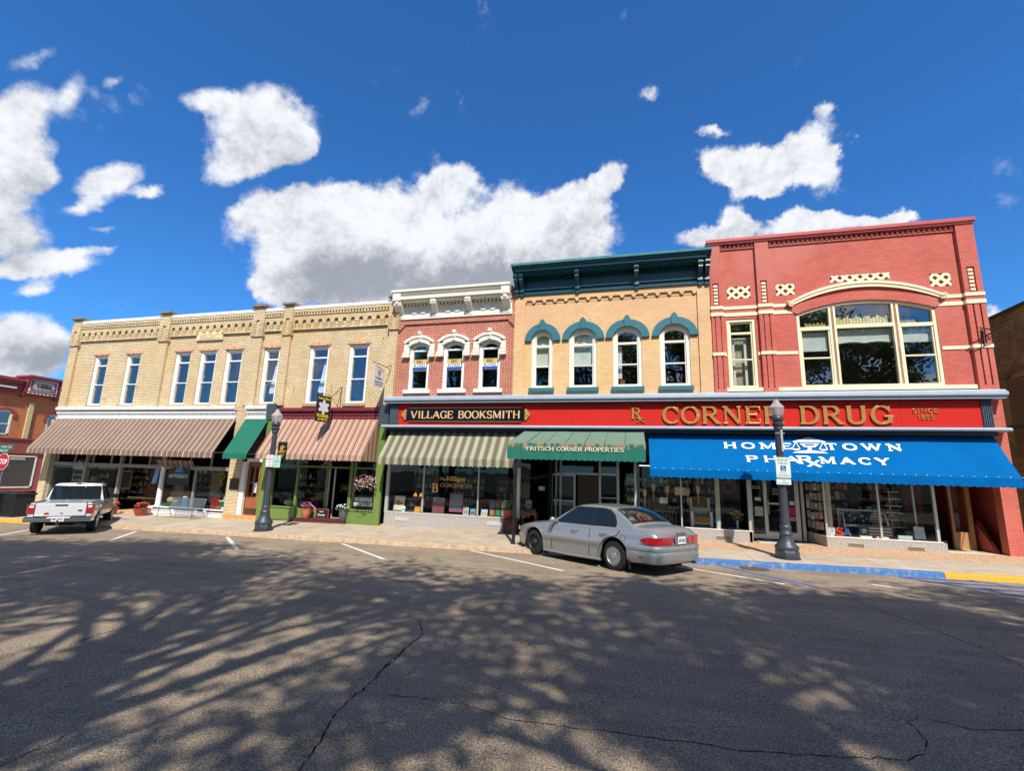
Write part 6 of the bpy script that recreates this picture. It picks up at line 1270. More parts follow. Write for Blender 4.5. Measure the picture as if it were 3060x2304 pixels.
# ================================================================ vehicles
def carpaint(name,c,met=.6):
    m,t,b=newmat(name); b.inputs['Base Color'].default_value=lin(c); b.inputs['Metallic'].default_value=met; b.inputs['Roughness'].default_value=.34; b.inputs['Coat Weight'].default_value=.7; b.inputs['Coat Roughness'].default_value=.05
    g=t.nodes.new('ShaderNodeNewGeometry'); n=t.nodes.new('ShaderNodeTexNoise'); n.inputs['Scale'].default_value=5; n.inputs['Detail'].default_value=8; t.links.new(g.outputs['Position'],n.inputs['Vector']); r=t.nodes.new('ShaderNodeMapRange'); r.inputs[3].default_value=.26; r.inputs[4].default_value=.31; t.links.new(n.outputs['Fac'],r.inputs[0]); t.links.new(r.outputs[0],b.inputs['Roughness']); return m
TYRE=mat('tyre_rubber','#1b1b1c',.85,var=.15,vs=20); CHR=mat('chrome','#c9cbcc',.15,metal=1,var=0); HUB=mat('hubcap_silver','#b9b8b6',.3,metal=.7,var=.05); STEEL=mat('black_steel_wheel','#26262a',.5,metal=.3,var=.1); UND=mat('underbody_black','#0f0f10',.9,var=0)
TLR=mat('tail_lamp_red','#a3101c',.12,var=0,coat=1); TLD=mat('tail_lamp_dark_red','#6c0a13',.12,var=0,coat=1); AMB=mat('amber_lamp','#e08a35',.2,var=0,coat=1); CLR=mat('clear_lamp','#dfe3e6',.1,var=0,coat=1)
def interp(tab,x):
    if x<=tab[0][0]: return tab[0][1]
    for (a,b),(c,d) in zip(tab,tab[1:]):
        if x<=c:
            t=(x-a)/(c-a); t=t*t*(3-2*t)*.35+t*.65; return b+(d-b)*t
    return tab[-1][1]
def loft_body(stations,section,m,par,name='body',smooth=38,caps=True):
    mb=MB(); rows=[]
    for x in stations:
        P=section(x); full=[(x,-y,z) for (y,z) in P]+[(x,y,z) for (y,z) in P[::-1][1:]] if abs(P[-1][0])<1e-6 else [(x,-y,z) for (y,z) in P]+[(x,y,z) for (y,z) in P[::-1]]
        rows.append([mb.V(p) for p in full])
    for A,B in zip(rows,rows[1:]):
        for k in range(len(A)-1): mb.F((A[k],A[k+1],B[k+1],B[k]))
    if caps: mb.F(rows[0]); mb.F(rows[-1][::-1])
    return mb.build(name,m,par,smooth=smooth)
def wheel(par,x,y,r,side,kind,tw=.2,name='wheel'):
    z=r; s=side
    mb=MB(); prof=[(-tw/2,r*.66),(-tw/2,r*.80),(-tw/2+.012,r*.93),(-tw/2+.04,r*.99),(0,r),(tw/2-.04,r*.99),(tw/2-.012,r*.93),(tw/2,r*.80),(tw/2,r*.66)]; n=32; rows=[]
    for (dy,rr) in prof: rows.append([mb.V((x+rr*math.cos(2*math.pi*k/n),y+dy,z+rr*math.sin(2*math.pi*k/n))) for k in range(n)])
    for A,B in zip(rows,rows[1:]):
        for k in range(n): mb.F((A[k],A[(k+1)%n],B[(k+1)%n],B[k]))
    w=mb.build(name,TYRE,par,smooth=35)
    yo=y+s*tw*.5
    rim=MB(); rows=[]
    prof=[(.66,0),(.66,-.01),(.60,-.03),(.58,-.05)] 
    for rr,dy in prof: rows.append([rim.V((x+r*rr*math.cos(2*math.pi*k/n),yo+s*dy,z+r*rr*math.sin(2*math.pi*k/n))) for k in range(n)])
    for A,B in zip(rows,rows[1:]):
        for k in range(n): rim.F((A[k],A[(k+1)%n],B[(k+1)%n],B[k]))
    rim.F(rows[-1])
    if kind=='cap':
        for k in range(16):
            a=2*math.pi*k/16; c,sn=math.cos(a),math.sin(a); t=(-sn,c); q=.018
            P=[]
            for rr,ww in ((.20,.010),(.57,.026)):
                for e in (-1,1): P.append((x+r*rr*c+e*ww*t[0],yo-s*.008,z+r*rr*sn+e*ww*t[1]))
            rim.prism([P[0],P[1],P[3],P[2]],(0,-s*.035,0))
        rim.cyl((x,yo-s*.04,z),(x,yo+s*.004,z),r*.24,r*.20,16); rim.cyl((x,yo-s*.03,z),(x,yo+s*.008,z),.05,.04,12)
        rim.build('rim',HUB,w,smooth=30)
        d=MB(); d.cyl((x,yo-s*.049,z),(x,yo-s*.045,z),r*.58,n=24); d.build('rim_back',UND,w)
    elif kind=='steel':
        rim.cyl((x,yo-s*.06,z),(x,yo-s*.01,z),r*.30,r*.22,14); rim.build('rim',STEEL,w,smooth=30)
        d=MB()
        for k in range(10): a=2*math.pi*k/10; d.cyl((x+r*.44*math.cos(a),yo-s*.049,z+r*.44*math.sin(a)),(x+r*.44*math.cos(a),yo-s*.045,z+r*.44*math.sin(a)),.022,n=8)
        d.build('rim_holes',UND,w)
    else:
        for k in range(5):
            a=2*math.pi*k/5+.3; c,sn=math.cos(a),math.sin(a); P=[]
            for rr,ww in ((.12,.05),(.60,.035)):
                for e in (-1,1): P.append((x+r*rr*c-e*ww*sn,yo-s*.005,z+r*rr*sn+e*ww*c))
            rim.prism([P[0],P[1],P[3],P[2]],(0,-s*.04,0))
        rim.cyl((x,yo-s*.04,z),(x,yo+s*.006,z),r*.2,r*.17,14); rim.build('rim',HUB,w,smooth=30)
        d=MB(); d.cyl((x,yo-s*.049,z),(x,yo-s*.045,z),r*.58,n=24); d.build('rim_back',UND,w)
    return w
# ---------------------------------------------------------------- silver sedan. local: x forward (rear axle 0), y left, z up
SIL_=carpaint('silver_paint','#a0a29f',.55); 
car=thing('parked_car','silver four door sedan parked at an angle, seen from behind left','car'); ORG[car.name]=Vector((0,0,0))
WB=2.85; RW_=.335
top=[(-1.16,.70),(-1.12,.90),(-1.0,1.005),(-.80,1.035),(-.45,1.055),(.3,1.03),(1.4,1.0),(2.1,.99),(2.4,.965),(3.0,.90),(3.45,.82),(3.70,.74),(3.84,.64),(3.90,.55)]
sho=[(-1.16,.68),(-1.12,.84),(-.9,.90),(-.3,.915),(.6,.90),(1.6,.885),(2.3,.87),(3.0,.81),(3.5,.73),(3.8,.62),(3.90,.53)]
wid=[(-1.18,.70),(-1.14,.80),(-1.02,.86),(-.8,.88),(-.3,.915),(.5,.93),(1.8,.93),(2.8,.915),(3.3,.88),(3.6,.80),(3.8,.64),(3.9,.48)]
bot=[(-1.18,.32),(-1.1,.28),(-.7,.26),(-.3,.22),(.5,.19),(2.4,.19),(3.2,.20),(3.6,.24),(3.85,.30),(3.9,.36)]
def sec(x):
    w=interp(wid,x); zt=interp(top,x); zsd=interp(sho,x); zb=interp(bot,x); arch=None
    for cx in (0,WB):
        d=abs(x-cx)
        if d<RW_+.075: zb=max(zb,RW_+math.sqrt((RW_+.075)**2-d*d)*.98)
    P=[]; rng=zsd-zb
    P.append((w-.045,zb)); P.append((w-.01,zb+min(.03,rng*.08)))
    for t,dw in ((.25,.0),(.40,0),(.46,.022),(.62,.024),(.68,-.002),(.84,-.012)):
        z=.22+(zsd-.22)*t
        if z<zb+.04: z=zb+.04+.002*t
        P.append((w+dw-.0,z))
    P.append((w-.035,zsd)); P.append((w-.075,zsd+(zt-zsd)*.35)); P.append((w-.16,zsd+(zt-zsd)*.62)); P.append((w*.62,zsd+(zt-zsd)*.88)); P.append((w*.3,zt-.006)); P.append((0,zt))
    return P
st=[-1.18,-1.165,-1.13,-1.07,-.98,-.85,-.70,-.6,-.5,-.45]+[-.41+k*.0683 for k in range(13)]+[.45,.6,.9,1.3,1.7,2.1,2.35]+[WB-.41+k*.0683 for k in range(13)]+[3.3,3.4,3.5,3.6,3.7,3.78,3.84,3.88,3.90]
loft_body(st,sec,SIL_,car)
# cabin
ctop=[(-.52,1.03),(-.30,1.17),(-.02,1.33),(.22,1.415),(.5,1.45),(.9,1.468),(1.25,1.452),(1.45,1.41),(1.75,1.25),(2.02,1.09),(2.22,.985)]
def ysd(z): return .835-(z-.93)*.42
def csec(x):
    zt=interp(ctop,x); ze=max(.96,zt-.055-.02*max(0,(zt-1.1))); P=[(ysd(.90)+.01,.90),(ysd(.96),.96),(ysd(.96+(ze-.96)*.5),.96+(ze-.96)*.5),(ysd(ze),ze),(ysd(ze)-.06,ze+(zt-ze)*.55),(ysd(ze)*.6,zt-.012),(ysd(ze)*.3,zt-.003),(0,zt)]
    return P
cs=[-.52,-.4,-.3,-.15,0,.12,.22,.35,.5,.7,.9,1.1,1.25,1.38,1.5,1.65,1.8,1.95,2.1,2.22]
loft_body(cs,csec,SIL_,car,'cabin')
def patch(par,xs,t0,t1,off,m,name,n=12,trim=None):
    """glass laid on the cabin surface between fractions t0..t1 of the half width"""
    mb=MB(); rows=[]
    for i,x in enumerate(xs):
        zt=interp(ctop,x); ze=max(.96,zt-.055-.02*max(0,(zt-1.1))); yw=ysd(ze)-.075; row=[]
        for k in range(n+1):
            s=-1+2*k/n; z=zt-.013*abs(s)**2-(.012 if abs(s)>.95 else 0); sgn=1
            xo=x+ (off*.8 if x>1 else -off*.8); row.append(mb.V((xo,yw*s,z+off)))
        rows.append(row)
    for A,B in zip(rows,rows[1:]):
        for k in range(n): mb.F((A[k],A[k+1],B[k+1],B[k]))
    return mb.build(name,m,par,smooth=60)
CG=G_CAR
def dglass():
    m,t,b=newmat('dark_car_glass'); b.inputs['Base Color'].default_value=(.012,.018,.02,1); b.inputs['Roughness'].default_value=.03; b.inputs['IOR'].default_value=1.5; return m
DG=dglass()
DGR=DG.copy(); DGR.name='sloped_rear_glass'; DGR.node_tree.nodes['Principled BSDF'].inputs['IOR'].default_value=1.9
patch(car,[-.42,-.3,-.15,0,.13],0,1,.010,BK,'rear_window_trim'); patch(car,[-.39,-.28,-.15,0,.10],0,1,.017,DGR,'rear_window'); patch(car,[1.5,1.65,1.8,1.95,2.12],0,1,.012,DG,'windscreen')
def side(par,pts,off,m,name,s):
    mb=MB(); mb.prism([(x,s*(ysd(z)+off),z) for x,z in pts],(0,-s*.02,0)); return mb.build(name,m,par)
for s in (1,-1):
    side(car,[(-.02,.965),(.70,.955),(.70,1.385),(.45,1.385),(.25,1.35),(.08,1.24),(-.02,1.08)],.006,BK,'window_trim',s)
    side(car,[(.76,.955),(2.02,.95),(1.92,1.03),(1.62,1.23),(1.42,1.35),(1.30,1.385),(.76,1.385)],.006,BK,'window_trim',s)
    side(car,[(.25,.985),(.69,.98),(.69,1.37),(.46,1.37),(.28,1.335),(.25,1.31)],.012,DG,'rear_door_glass',s)
    side(car,[(.02,.985),(.22,.985),(.22,1.29),(.11,1.21),(.02,1.07)],.012,DG,'quarter_glass',s)
    side(car,[(.80,.98),(1.92,.975),(1.85,1.03),(1.58,1.22),(1.40,1.33),(1.29,1.37),(.80,1.37)],.012,DG,'front_door_glass',s)
    d=MB()
    def seam(P): d.tube([(x,s*(y+.002),z) for x,y,z in P],.007,4)
    wv=lambda x:interp(wid,x)
    seam([(.73,ysd(1.37)+.004,1.38),(.73,ysd(.96)+.012,.955),(.74,wv(.74)-.032,.89),(.74,wv(.74)+.001,.70),(.76,wv(.76)+.001,.3),(.78,wv(.78)-.02,.23)])
    seam([(-.18,wv(0)-.03,.905),(-.10,wv(0)-.005,.80),(.12,wv(0)+.004,.72),(.35,wv(.35)+.004,.60),(.46,wv(.4)+.004,.40),(.47,wv(.4)-.005,.25)])
    seam([(2.05,wv(2)-.033,.885),(2.12,wv(2)+.001,.70),(2.10,wv(2)+.001,.35),(2.08,wv(2)-.02,.23)])
    seam([(-1.0,wv(-1.0)-.005,.66),(-.6,wv(-.6)+.003,.64),(-.40,wv(-.4)+.002,.62)])
    d.build('door_seams',UND,car)
    m=MB()
    for a,b in ((.50,.70),(.80,2.06)): m.box(a,b,s*(wv(1)+.018) if s>0 else -(wv(1)+.032),s*(wv(1)+.032) if s>0 else -(wv(1)+.018),.545,.60)
    m.box(-.92,-.52,min(s*.895,s*.915),max(s*.895,s*.915),.53,.60); m.build('side_moulding',SIL_,car,bevel=.006)
    for hx in (.30,1.25):
        h=MB(); h.tube([(hx-.11,s*(wv(hx)-.004),.80),(hx-.06,s*(wv(hx)+.02),.805),(hx+.06,s*(wv(hx)+.02),.805),(hx+.11,s*(wv(hx)-.004),.80)],.016,8); h.build('door_handle',SIL_,car,smooth=50)
    mm=MB(); mm.ball((1.98,s*1.0,1.01),.1,12,8,(.75,.85,.75)); mm.box(1.93,2.05,min(s*.82,s*.98),max(s*.82,s*.98),.955,.985); mm.build('wing_mirror',SIL_,car,smooth=50)
    # mud flaps
    f=MB(); f.prism([(-.40,s*.72,.40),(-.44,s*.72,.10),(-.44,s*.92,.10),(-.40,s*.91,.42)],(-.012,0,0)); f.prism([(WB-.40,s*.74,.35),(WB-.44,s*.74,.09),(WB-.44,s*.91,.09),(WB-.40,s*.91,.35)],(-.012,0,0)); f.build('mud_flap',UND,car)
    # tail lamp wraps the corner
    t=MB(); P=[]
    path=[(-1.185,.30),(-1.185,.55),(-1.17,.70),(-1.125,.80),(-1.02,.865),(-.88,.905),(-.76,.915)]
    def zz(i): return (.665,.83) if i<4 else ((.67,.83) if i==4 else ((.69,.82) if i==5 else (.735,.775)))
    for i in range(len(path)-1):
        (x0,y0),(x1,y1)=path[i],path[i+1]; a=zz(i);b=zz(i+1)
        t.poly([(x0-.012,s*y0,a[0]),(x1-.012,s*(y1+.012),b[0]),(x1-.012,s*(y1+.012),b[1]),(x0-.012,s*y0,a[1])])
    tl=t.build('tail_light',TLR,car,smooth=60); t=MB(); t.box(-1.205,-1.19,min(s*.485,s*.495),max(s*.485,s*.495),.665,.83); t.build('lens_divider',TLD,tl)
    t=MB(); t.prism([(3.60,s*.80,.64),(3.60,s*.815,.74),(3.74,s*.71,.70),(3.76,s*.70,.60)],(0,s*.015,0)); t.build('indicator_light',AMB,car); t=MB(); t.prism([(3.76,s*.70,.60),(3.74,s*.70,.70),(3.86,s*.50,.66),(3.88,s*.50,.56)],(.012,0,0)); t.build('headlight',CLR,car)
    w=wheel(car,0,s*.81,RW_,s,'cap'); wheel(car,WB,s*.81,RW_,s,'steel' if s>0 else 'cap')
q=MB(); path=[(-.38,.925),(-.6,.935),(-.85,.92),(-1.02,.875),(-1.14,.79),(-1.21,.62),(-1.235,.3),(-1.24,0)]; path=path+[(x,-y) for x,y in path[::-1][1:]]
prof=[(-.02,.27),(.0,.30),(.018,.40),(.022,.50),(.012,.53),(.03,.545),(.03,.60),(.0,.635),(-.04,.645)]; rows=[]
for i,(x,y) in enumerate(path):
    a=path[max(i-1,0)]; b=path[min(i+1,len(path)-1)]; d=Vector((b[0]-a[0],b[1]-a[1])).normalized(); n_=Vector((-d.y,d.x)); n_=n_ if n_.dot(Vector((x+.3,y)))>0 else -n_
    t=0 if 0<i<len(path)-1 else -.025
    rows.append([q.V((x+n_.x*(o_+t),y+n_.y*(o_+t),z)) for o_,z in prof])
for A,B in zip(rows,rows[1:]):
    for k in range(len(prof)-1): q.F((A[k],A[k+1],B[k+1],B[k]))
q.build('rear_bumper',SIL_,car,smooth=35)
q=MB()
for s in (1,-1): q.tube([(.42,s*.90,.20),(1.4,s*.915,.185),(2.42,s*.905,.19)],.035,8)
q.build('rocker_panel',SIL_,car,smooth=50)
for s in (1,-1): MB().prism([(x,s*(ysd(z)+.007),z) for x,z in ((.69,.958),(.77,.958),(.77,1.385),(.69,1.385))],(0,-s*.02,0)).build('door_pillar',BK,car)
fl=MB(); fl.tube([(-.28+.075*math.cos(R_(a)),.917,.77+.075*math.sin(R_(a))) for a in range(0,361,30)],.0035,4); fl.build('fuel_flap_seam',UND,car)
b=MB(); b.prism([(-1.205,-.22,.655),(-1.205,.22,.655),(-1.19,.26,.86),(-1.19,-.26,.86)],(-.012,0,0)); b.build('plate_recess',mat('brushed_silver','#8e9094',.3,metal=.6,var=.05),car)
b=MB(); b.prism([(-1.205,-.20,.87),(-1.205,.20,.87),(-1.18,.17,.915),(-1.18,-.17,.915)],(-.02,0,0)); b.build('boot_handle',CHR,car,bevel=.006)
b=MB(); b.box(-1.228,-1.222,-.15,.15,.675,.83); pl=b.build('number_plate',mat('plate_white','#e4e6e6',.4,var=0),car); b=MB(); ftext(b,'APX-7036',-.125,.125,.71,.79,0,.002,T=lambda p:(-1.228+p[1]*1.0-.002,-p[0],p[2]),bold=.02); b.build('plate_characters',mat('plate_ink','#1c2230',.5,var=0),pl)
b=MB()
for k in range(3): pass
b.box(-.84,-.72,.925,.95,.40,.42); b.build('bumper_trim',mat('dark_trim','#3a3b3f',.5,var=0),car)
b=MB(); b.tube([(-.9,-.5,.25),(-1.16,-.52,.24),(-1.22,-.53,.235)],.03,10); b.build('exhaust_pipe',mat('rusty_exhaust','#4a3d36',.6,metal=.5,var=.2),car)
b=MB(); b.box(-1.02,3.7,-.70,.70,.20,.44); b.box(-.45,.45,-.72,.72,.3,.76); b.box(WB-.45,WB+.45,-.72,.72,.3,.76); b.box(-1.0,-.85,-.3,.0,.15,.25); b.build('underbody',UND,car)
b=MB(); b.tube([(.86,.15,1.0),(.86,.16,1.15)],.05,8) if 0 else None
def place(root,x,y,h,s=1.0,slope=True):
    root.location=(x,y,0); root.rotation_euler=(0,0,h); root.scale=(s,s,s)
    c,sn=math.cos(h),math.sin(h); gx,gy=.0148,.02-.012-.0; 
    # ground gradient along and across the vehicle
    g=lambda X,Y:zr(X,Y); f=(g(x+c,y+sn)-g(x-c,y-sn))/2; l=(g(x-sn,y+c)-g(x+sn,y-c))/2
    root.rotation_euler=Euler((math.atan(l),-math.atan(f),h),'XYZ'); root.location=(x,y,zr(x,y))
place(car,.0,14.03,R_(143.0),1.125)
# ---------------------------------------------------------------- white / silver pickup
PW=carpaint('pale_silver_paint','#dcdcda',.15)
tk=thing('pickup_truck','pale silver extended cab pickup parked nose in, seen from behind','truck'); ORG[tk.name]=Vector((0,0,0))
WB2=3.15; R2=.37
wid2=[(-1.02,.80),(-.95,.845),(-.6,.865),(0,.87),(2.6,.87),(3.3,.86),(3.7,.80),(3.95,.70)]
top2=[(-1.02,1.06),(.78,1.06),(.80,1.03),(2.45,1.03),(2.6,1.06),(3.2,1.0),(3.7,.93),(3.9,.84),(3.95,.70)]
def sec2(x):
    w=interp(wid2,x); zt=interp(top2,x); zb=.52
    for cx in (0,WB2):
        d=abs(x-cx)
        if d<R2+.12: zb=max(zb,R2+.02+math.sqrt((R2+.12)**2-d*d))
    zb=min(zb,zt-.12)
    P=[(w-.05,zb),(w-.012,zb+.025)]
    fl=max([0]+[ (1-abs(x-cx)/(R2+.25))*.05 for cx in (0,WB2)])
    for t,dw in ((.3,0),(.5,.008),(.58,.0),(.8,-.015)):
        z=max(.5+(zt-.5)*t,zb+.03+t*.02); P.append((w+dw+(fl if t<.6 else 0),min(z,zt-.05)))
    P+= [(w-.03,zt-.03),(w-.06,zt),(w*.5,zt+ (.0 if x<2.5 else .02)),(0,zt+(.0 if x<2.5 else .03))]
    return P
st=[-1.02,-.98,-.9,-.7]+[-.49+k*.0817 for k in range(13)]+[.6,.78,.80,1.2,1.8,2.3,2.45,2.6]+[WB2-.49+k*.0817 for k in range(13)]+[3.7,3.8,3.88,3.95]
loft_body(st,sec2,PW,tk)
# cab
ct2=[(.80,1.03),(.83,1.30),(.93,1.62),(1.0,1.68),(1.3,1.70),(1.8,1.70),(1.98,1.66),(2.3,1.42),(2.62,1.10)]
def ys2(z): return .83-(z-1.03)*.27
def csec2(x):
    zt=interp(ct2,x); ze=max(1.04,zt-.05); return [(ys2(1.0),1.0),(ys2(1.04),1.04),(ys2((1.04+ze)/2),(1.04+ze)/2),(ys2(ze),ze),(ys2(ze)-.07,zt-.012),(ys2(ze)*.5,zt),(0,zt+.003)]
loft_body([.80,.815,.83,.88,.93,.97,1.0,1.15,1.3,1.6,1.8,1.9,1.98,2.1,2.3,2.5,2.62],csec2,PW,tk,'cab')
b=MB()
def rw(y0,y1): 
    n=5; rows=[]
    for k in range(n+1):
        z=1.10+.50*k/n; x=.775+ (z-1.08)*.215; rows.append((x,z))
    for (xa,za),(xb,zb_) in zip(rows,rows[1:]): b.poly([(xa-.018,y0*(1-(za-1.1)*.12),za),(xa-.018,y1*(1-(za-1.1)*.12),za),(xb-.018,y1*(1-(zb_-1.1)*.12),zb_),(xb-.018,y0*(1-(zb_-1.1)*.12),zb_)])
for y0,y1 in ((-.72,-.25),(-.23,.23),(.25,.72)): rw(y0,y1)
b.build('rear_window',DG,tk)
b=MB(); 
for y in (-.24,.24): b.tube([(.795,y,1.10),(.795+.105,y*.95,1.60)],.012,6)
b.build('slider_frame',UND,tk)
for s in (1,-1):
    f=lambda P,nm,m,off: MB().prism([(x,s*(ys2(z)+off),z) for x,z in P],(0,-s*.02,0)).build(nm,m,tk)
    f([(.98,1.10),(1.25,1.10),(1.25,1.58),(1.06,1.58),(.98,1.45)],'rear_side_glass',DG,.008); f([(1.34,1.10),(2.40,1.10),(2.25,1.28),(1.96,1.58),(1.34,1.58)],'door_glass',DG,.008)
    m=MB(); m.box(1.27,1.275,min(s*.868,s*.874),max(s*.868,s*.874),.55,1.03); m.box(2.42,2.425,min(s*.868,s*.874),max(s*.868,s*.874),.55,1.03); m.box(.785,.795,min(s*.86,s*.872),max(s*.86,s*.872),.56,1.05); m.build('door_seams',UND,tk)
    m=MB(); m.box(1.32,1.48,min(s*.86,s*.885),max(s*.86,s*.885),.93,.965); m.build('door_handle',UND,tk)
    m=MB(); m.box(2.15,2.27,min(s*.92,s*1.08),max(s*.92,s*1.08),1.10,1.27); m.tube([(2.25,s*.85,1.12),(2.22,s*.96,1.15)],.02,6); m.build('wing_mirror',UND,tk,bevel=.02)
    t=MB(); t.prism([(-1.035,s*.665,.70),(-1.035,s*.83,.70),(-1.035,s*.845,1.0),(-1.035,s*.665,1.0)],(.02,0,0)); t.prism([(-1.035,s*.83,.70),(-.96,s*.868,.70),(-.96,s*.87,1.0),(-1.035,s*.845,1.0)],(0,-s*.01,0)); tl=t.build('tail_light',TLR,tk); t=MB(); t.box(-1.04,-1.036,min(s*.69,s*.80),max(s*.69,s*.80),.90,.965); t.build('reversing_lens',CLR,tl)
    wheel(tk,0,s*.74,R2,s,'alloy',.25); wheel(tk,WB2,s*.74,R2,s,'alloy',.25)
b=MB(); b.box(-1.045,-1.02,-.655,.655,.62,1.05); tg=b.build('tailgate',PW,tk,bevel=.01)
b=MB(); b.box(-1.055,-1.046,-.16,.16,.955,1.0); b.box(-1.05,-1.045,-.66,-.648,.6,1.05); b.box(-1.05,-1.045,.648,.66,.6,1.05); b.build('tailgate_handle',UND,tg)
b=MB(); b.ball((-1.05,-.50,.80),.05,12,8,(.15,1.3,.6)); b.build('oval_badge',mat('badge_dark','#39414e',.3,metal=.4,var=0),tg,smooth=40)
b=MB(); b.prism([(-1.048,.27,.66),(-1.048,.42,.66),(-1.048,.40,.72),(-1.048,.33,.75),(-1.048,.28,.71)],(-.003,0,0)); b.prism([(-1.048,-.08,.69),(-1.048,.02,.69),(-1.048,-.02,.74),(-1.048,-.06,.72)],(-.003,0,0)); b.build('red_sticker',mat('sticker_red','#b3262b',.6,var=0),tg)
b=MB(); b.box(-1.048,-1.0455,.33,.64,.60,.655) if 0 else None; b.box(-1.05,-1.047,.22,.63,.625,.67); b.build('white_sticker',mat('sticker_white','#dfe3e4',.5,var=0),tg)
b=MB(); b.box(-1.24,-1.06,-.86,.86,.44,.58); b.prism([(-1.24,.86,.44),(-1.24,.86,.58),(-.90,.90,.58),(-.90,.90,.46)],(0,-.03,0)); b.prism([(-1.24,-.86,.44),(-1.24,-.86,.58),(-.90,-.90,.58),(-.90,-.90,.46)],(0,.03,0)); b.build('rear_bumper',CHR,tk,bevel=.02)
b=MB(); b.box(-1.245,-1.06,-.84,-.3,.575,.60); b.box(-1.245,-1.06,.3,.84,.575,.60); b.build('bumper_pad',UND,tk)
b=MB(); b.box(-1.25,-1.243,-.16,.16,.455,.60); pl=b.build('number_plate',MATS['plate_white'],tk); b=MB(); ftext(b,'MF 4723',-.13,.13,.485,.565,0,.002,T=lambda p:(-1.252+p[1],-p[0],p[2]),bold=.02); b.build('plate_characters',MATS['plate_ink'],pl)
b=MB(); b.cyl((-1.28,0,.42),(-1.1,0,.42),.03,n=8); b.box(-1.2,-.9,-.05,.05,.36,.44); b.ball((-1.27,0,.47),.03,8,6); b.build('tow_hitch',mat('hitch_steel','#5c5450',.5,metal=.5,var=.2),tk)
b=MB(); b.box(-.9,3.6,-.45,.45,.36,.62); b.cyl((0,-.62,R2),(0,.62,R2),.06,n=10); b.ball((0,.1,R2),.14,10,8); b.cyl((WB2,-.62,R2),(WB2,.62,R2),.05,n=8); b.box(-.55,.55,-.8,.8,.62,.90); b.box(WB2-.55,WB2+.45,-.8,.8,.62,.88); b.box(-1.0,.78,-.80,.80,.56,.64); b.cyl((-1.0,-.45,.38),(.5,-.4,.40),.035,n=8); b.box(-.95,-.5,-.35,.35,.30,.50); b.build('underbody',UND,tk)
b=MB(); b.box(.925,.945,-.14,.14,1.655,1.70); hb=b.build('high_brake_light',CLR,tk); b=MB(); b.box(.92,.926,-.07,.07,1.66,1.695); b.build('red_lens',TLR,hb)
b=MB(); b.box(-1.0,.78,-.80,-.72,1.06,1.075); b.box(-1.0,.78,.72,.80,1.06,1.075); b.box(-1.04,-.98,-.66,.66,1.05,1.07); b.build('bed_rail_cap',UND,tk)
place(tk,-21.2,13.74,R_(137.0),1.07)
# ================================================================ street items
def flowers(par,cx,cy,cz,r,h,ncol,cols,leafc,n=60,m=90,drop=0,name='flowers',sz=.035,seed=1):
    rd=random.Random(seed); L=MB()
    for k in range(m):
        a=rd.uniform(0,6.283); q=r*rd.random()**.5; z=cz+h*rd.random()*(1-.5*(q/r)**2)-drop*(q/r)*rd.random(); p=Vector((cx+q*math.cos(a),cy+q*math.sin(a),z)); d=Vector((rd.gauss(0,1),rd.gauss(0,1),rd.gauss(0,.6))).normalized(); e=d.cross(Vector((rd.gauss(0,1),rd.gauss(0,1),1))).normalized(); l=rd.uniform(.03,.06)
        L.poly([p-d*l,p-e*l*.5,p+d*l,p+e*l*.5])
    for k in range(8): a=rd.uniform(0,6.28); L.tube([(cx,cy,cz-.02),(cx+r*.6*math.cos(a),cy+r*.6*math.sin(a),cz+h*.6)],.006,4)
    L.build('foliage',mat(leafc[0],leafc[1],.6,var=.3,vs=20),par)
    for ci,(nm,c) in enumerate(cols):
        F=MB()
        for k in range(n):
            a=rd.uniform(0,6.283); q=r*(.25+.8*rd.random()**.6); z=cz+h*(.5+.55*rd.random())*(1-.45*(q/r)**2)-drop*(q/r)*rd.random(); s=sz*rd.uniform(.7,1.2)
            F.ball((cx+q*math.cos(a),cy+q*math.sin(a),z),s,6,4,(1,1,.6))
        F.build(name,mat(nm,c,.6,var=.15,vs=30),par)
def pot(name,label,cat,x,y,z,r0,r1,h,m,group=None):
    o=thing(name,label,cat,(x,y,z),group); mb=MB(); mb.lathe(x,y,[(r0,z),(r0*1.1,z+.02),((r0+r1)/2+.03,z+h*.55),(r1,z+h*.9),(r1*1.06,z+h*.92),(r1*1.06,z+h),(r1*.92,z+h),(r1*.9,z+h*.9)],20); mb.build('pot',m,o,smooth=40); return o
TC_=mat('glazed_red_pot','#a2453a',.3,var=.15,vs=6,coat=.4); TR=mat('terracotta','#c26f45',.8,var=.15,vs=8)
zz=zs(-23.4,18.4); o=pot('flower_pot','round red glazed pot of bright red geraniums beside the white column','flower pot',-23.45,18.35,zz,.20,.34,.36,TC_)
flowers(o,-23.45,18.35,zz+.36,.30,.32,40,[('geranium_red','#d8222e')],('geranium_leaf','#3f6a2a'),26,140,sz=.06,seed=2)
zz=zs(-26.5,18.4); o=pot('flower_pot','red flower pot half hidden behind the pickup truck','flower pot',-25.4,18.35,zz,.18,.3,.36,TC_); flowers(o,-25.4,18.35,zz+.36,.28,.34,40,[('geranium_red','#d8222e')],('geranium_leaf','#3f6a2a'),24,120,sz=.055,seed=12)
zz=.15; o=pot('flower_pot','tall terracotta pot of pink and purple flowers on the flower shop step','flower pot',-14.57,19.0,zz,.14,.23,.42,TR); flowers(o,-14.57,19.0,zz+.42,.26,.30,30,[('petunia_pink','#d25a86'),('petunia_purple','#5b3f9b'),('petunia_red','#c63246')],('petunia_leaf','#3c6a3a'),16,90,seed=3,sz=.04); mb=MB(); mb.tube([(-14.5,19,zz+.45),(-14.3,18.9,zz+.62),(-13.98,18.85,zz+.45)],.03,6); mb.build('trailing_stem',MATS['petunia_pink'],o)
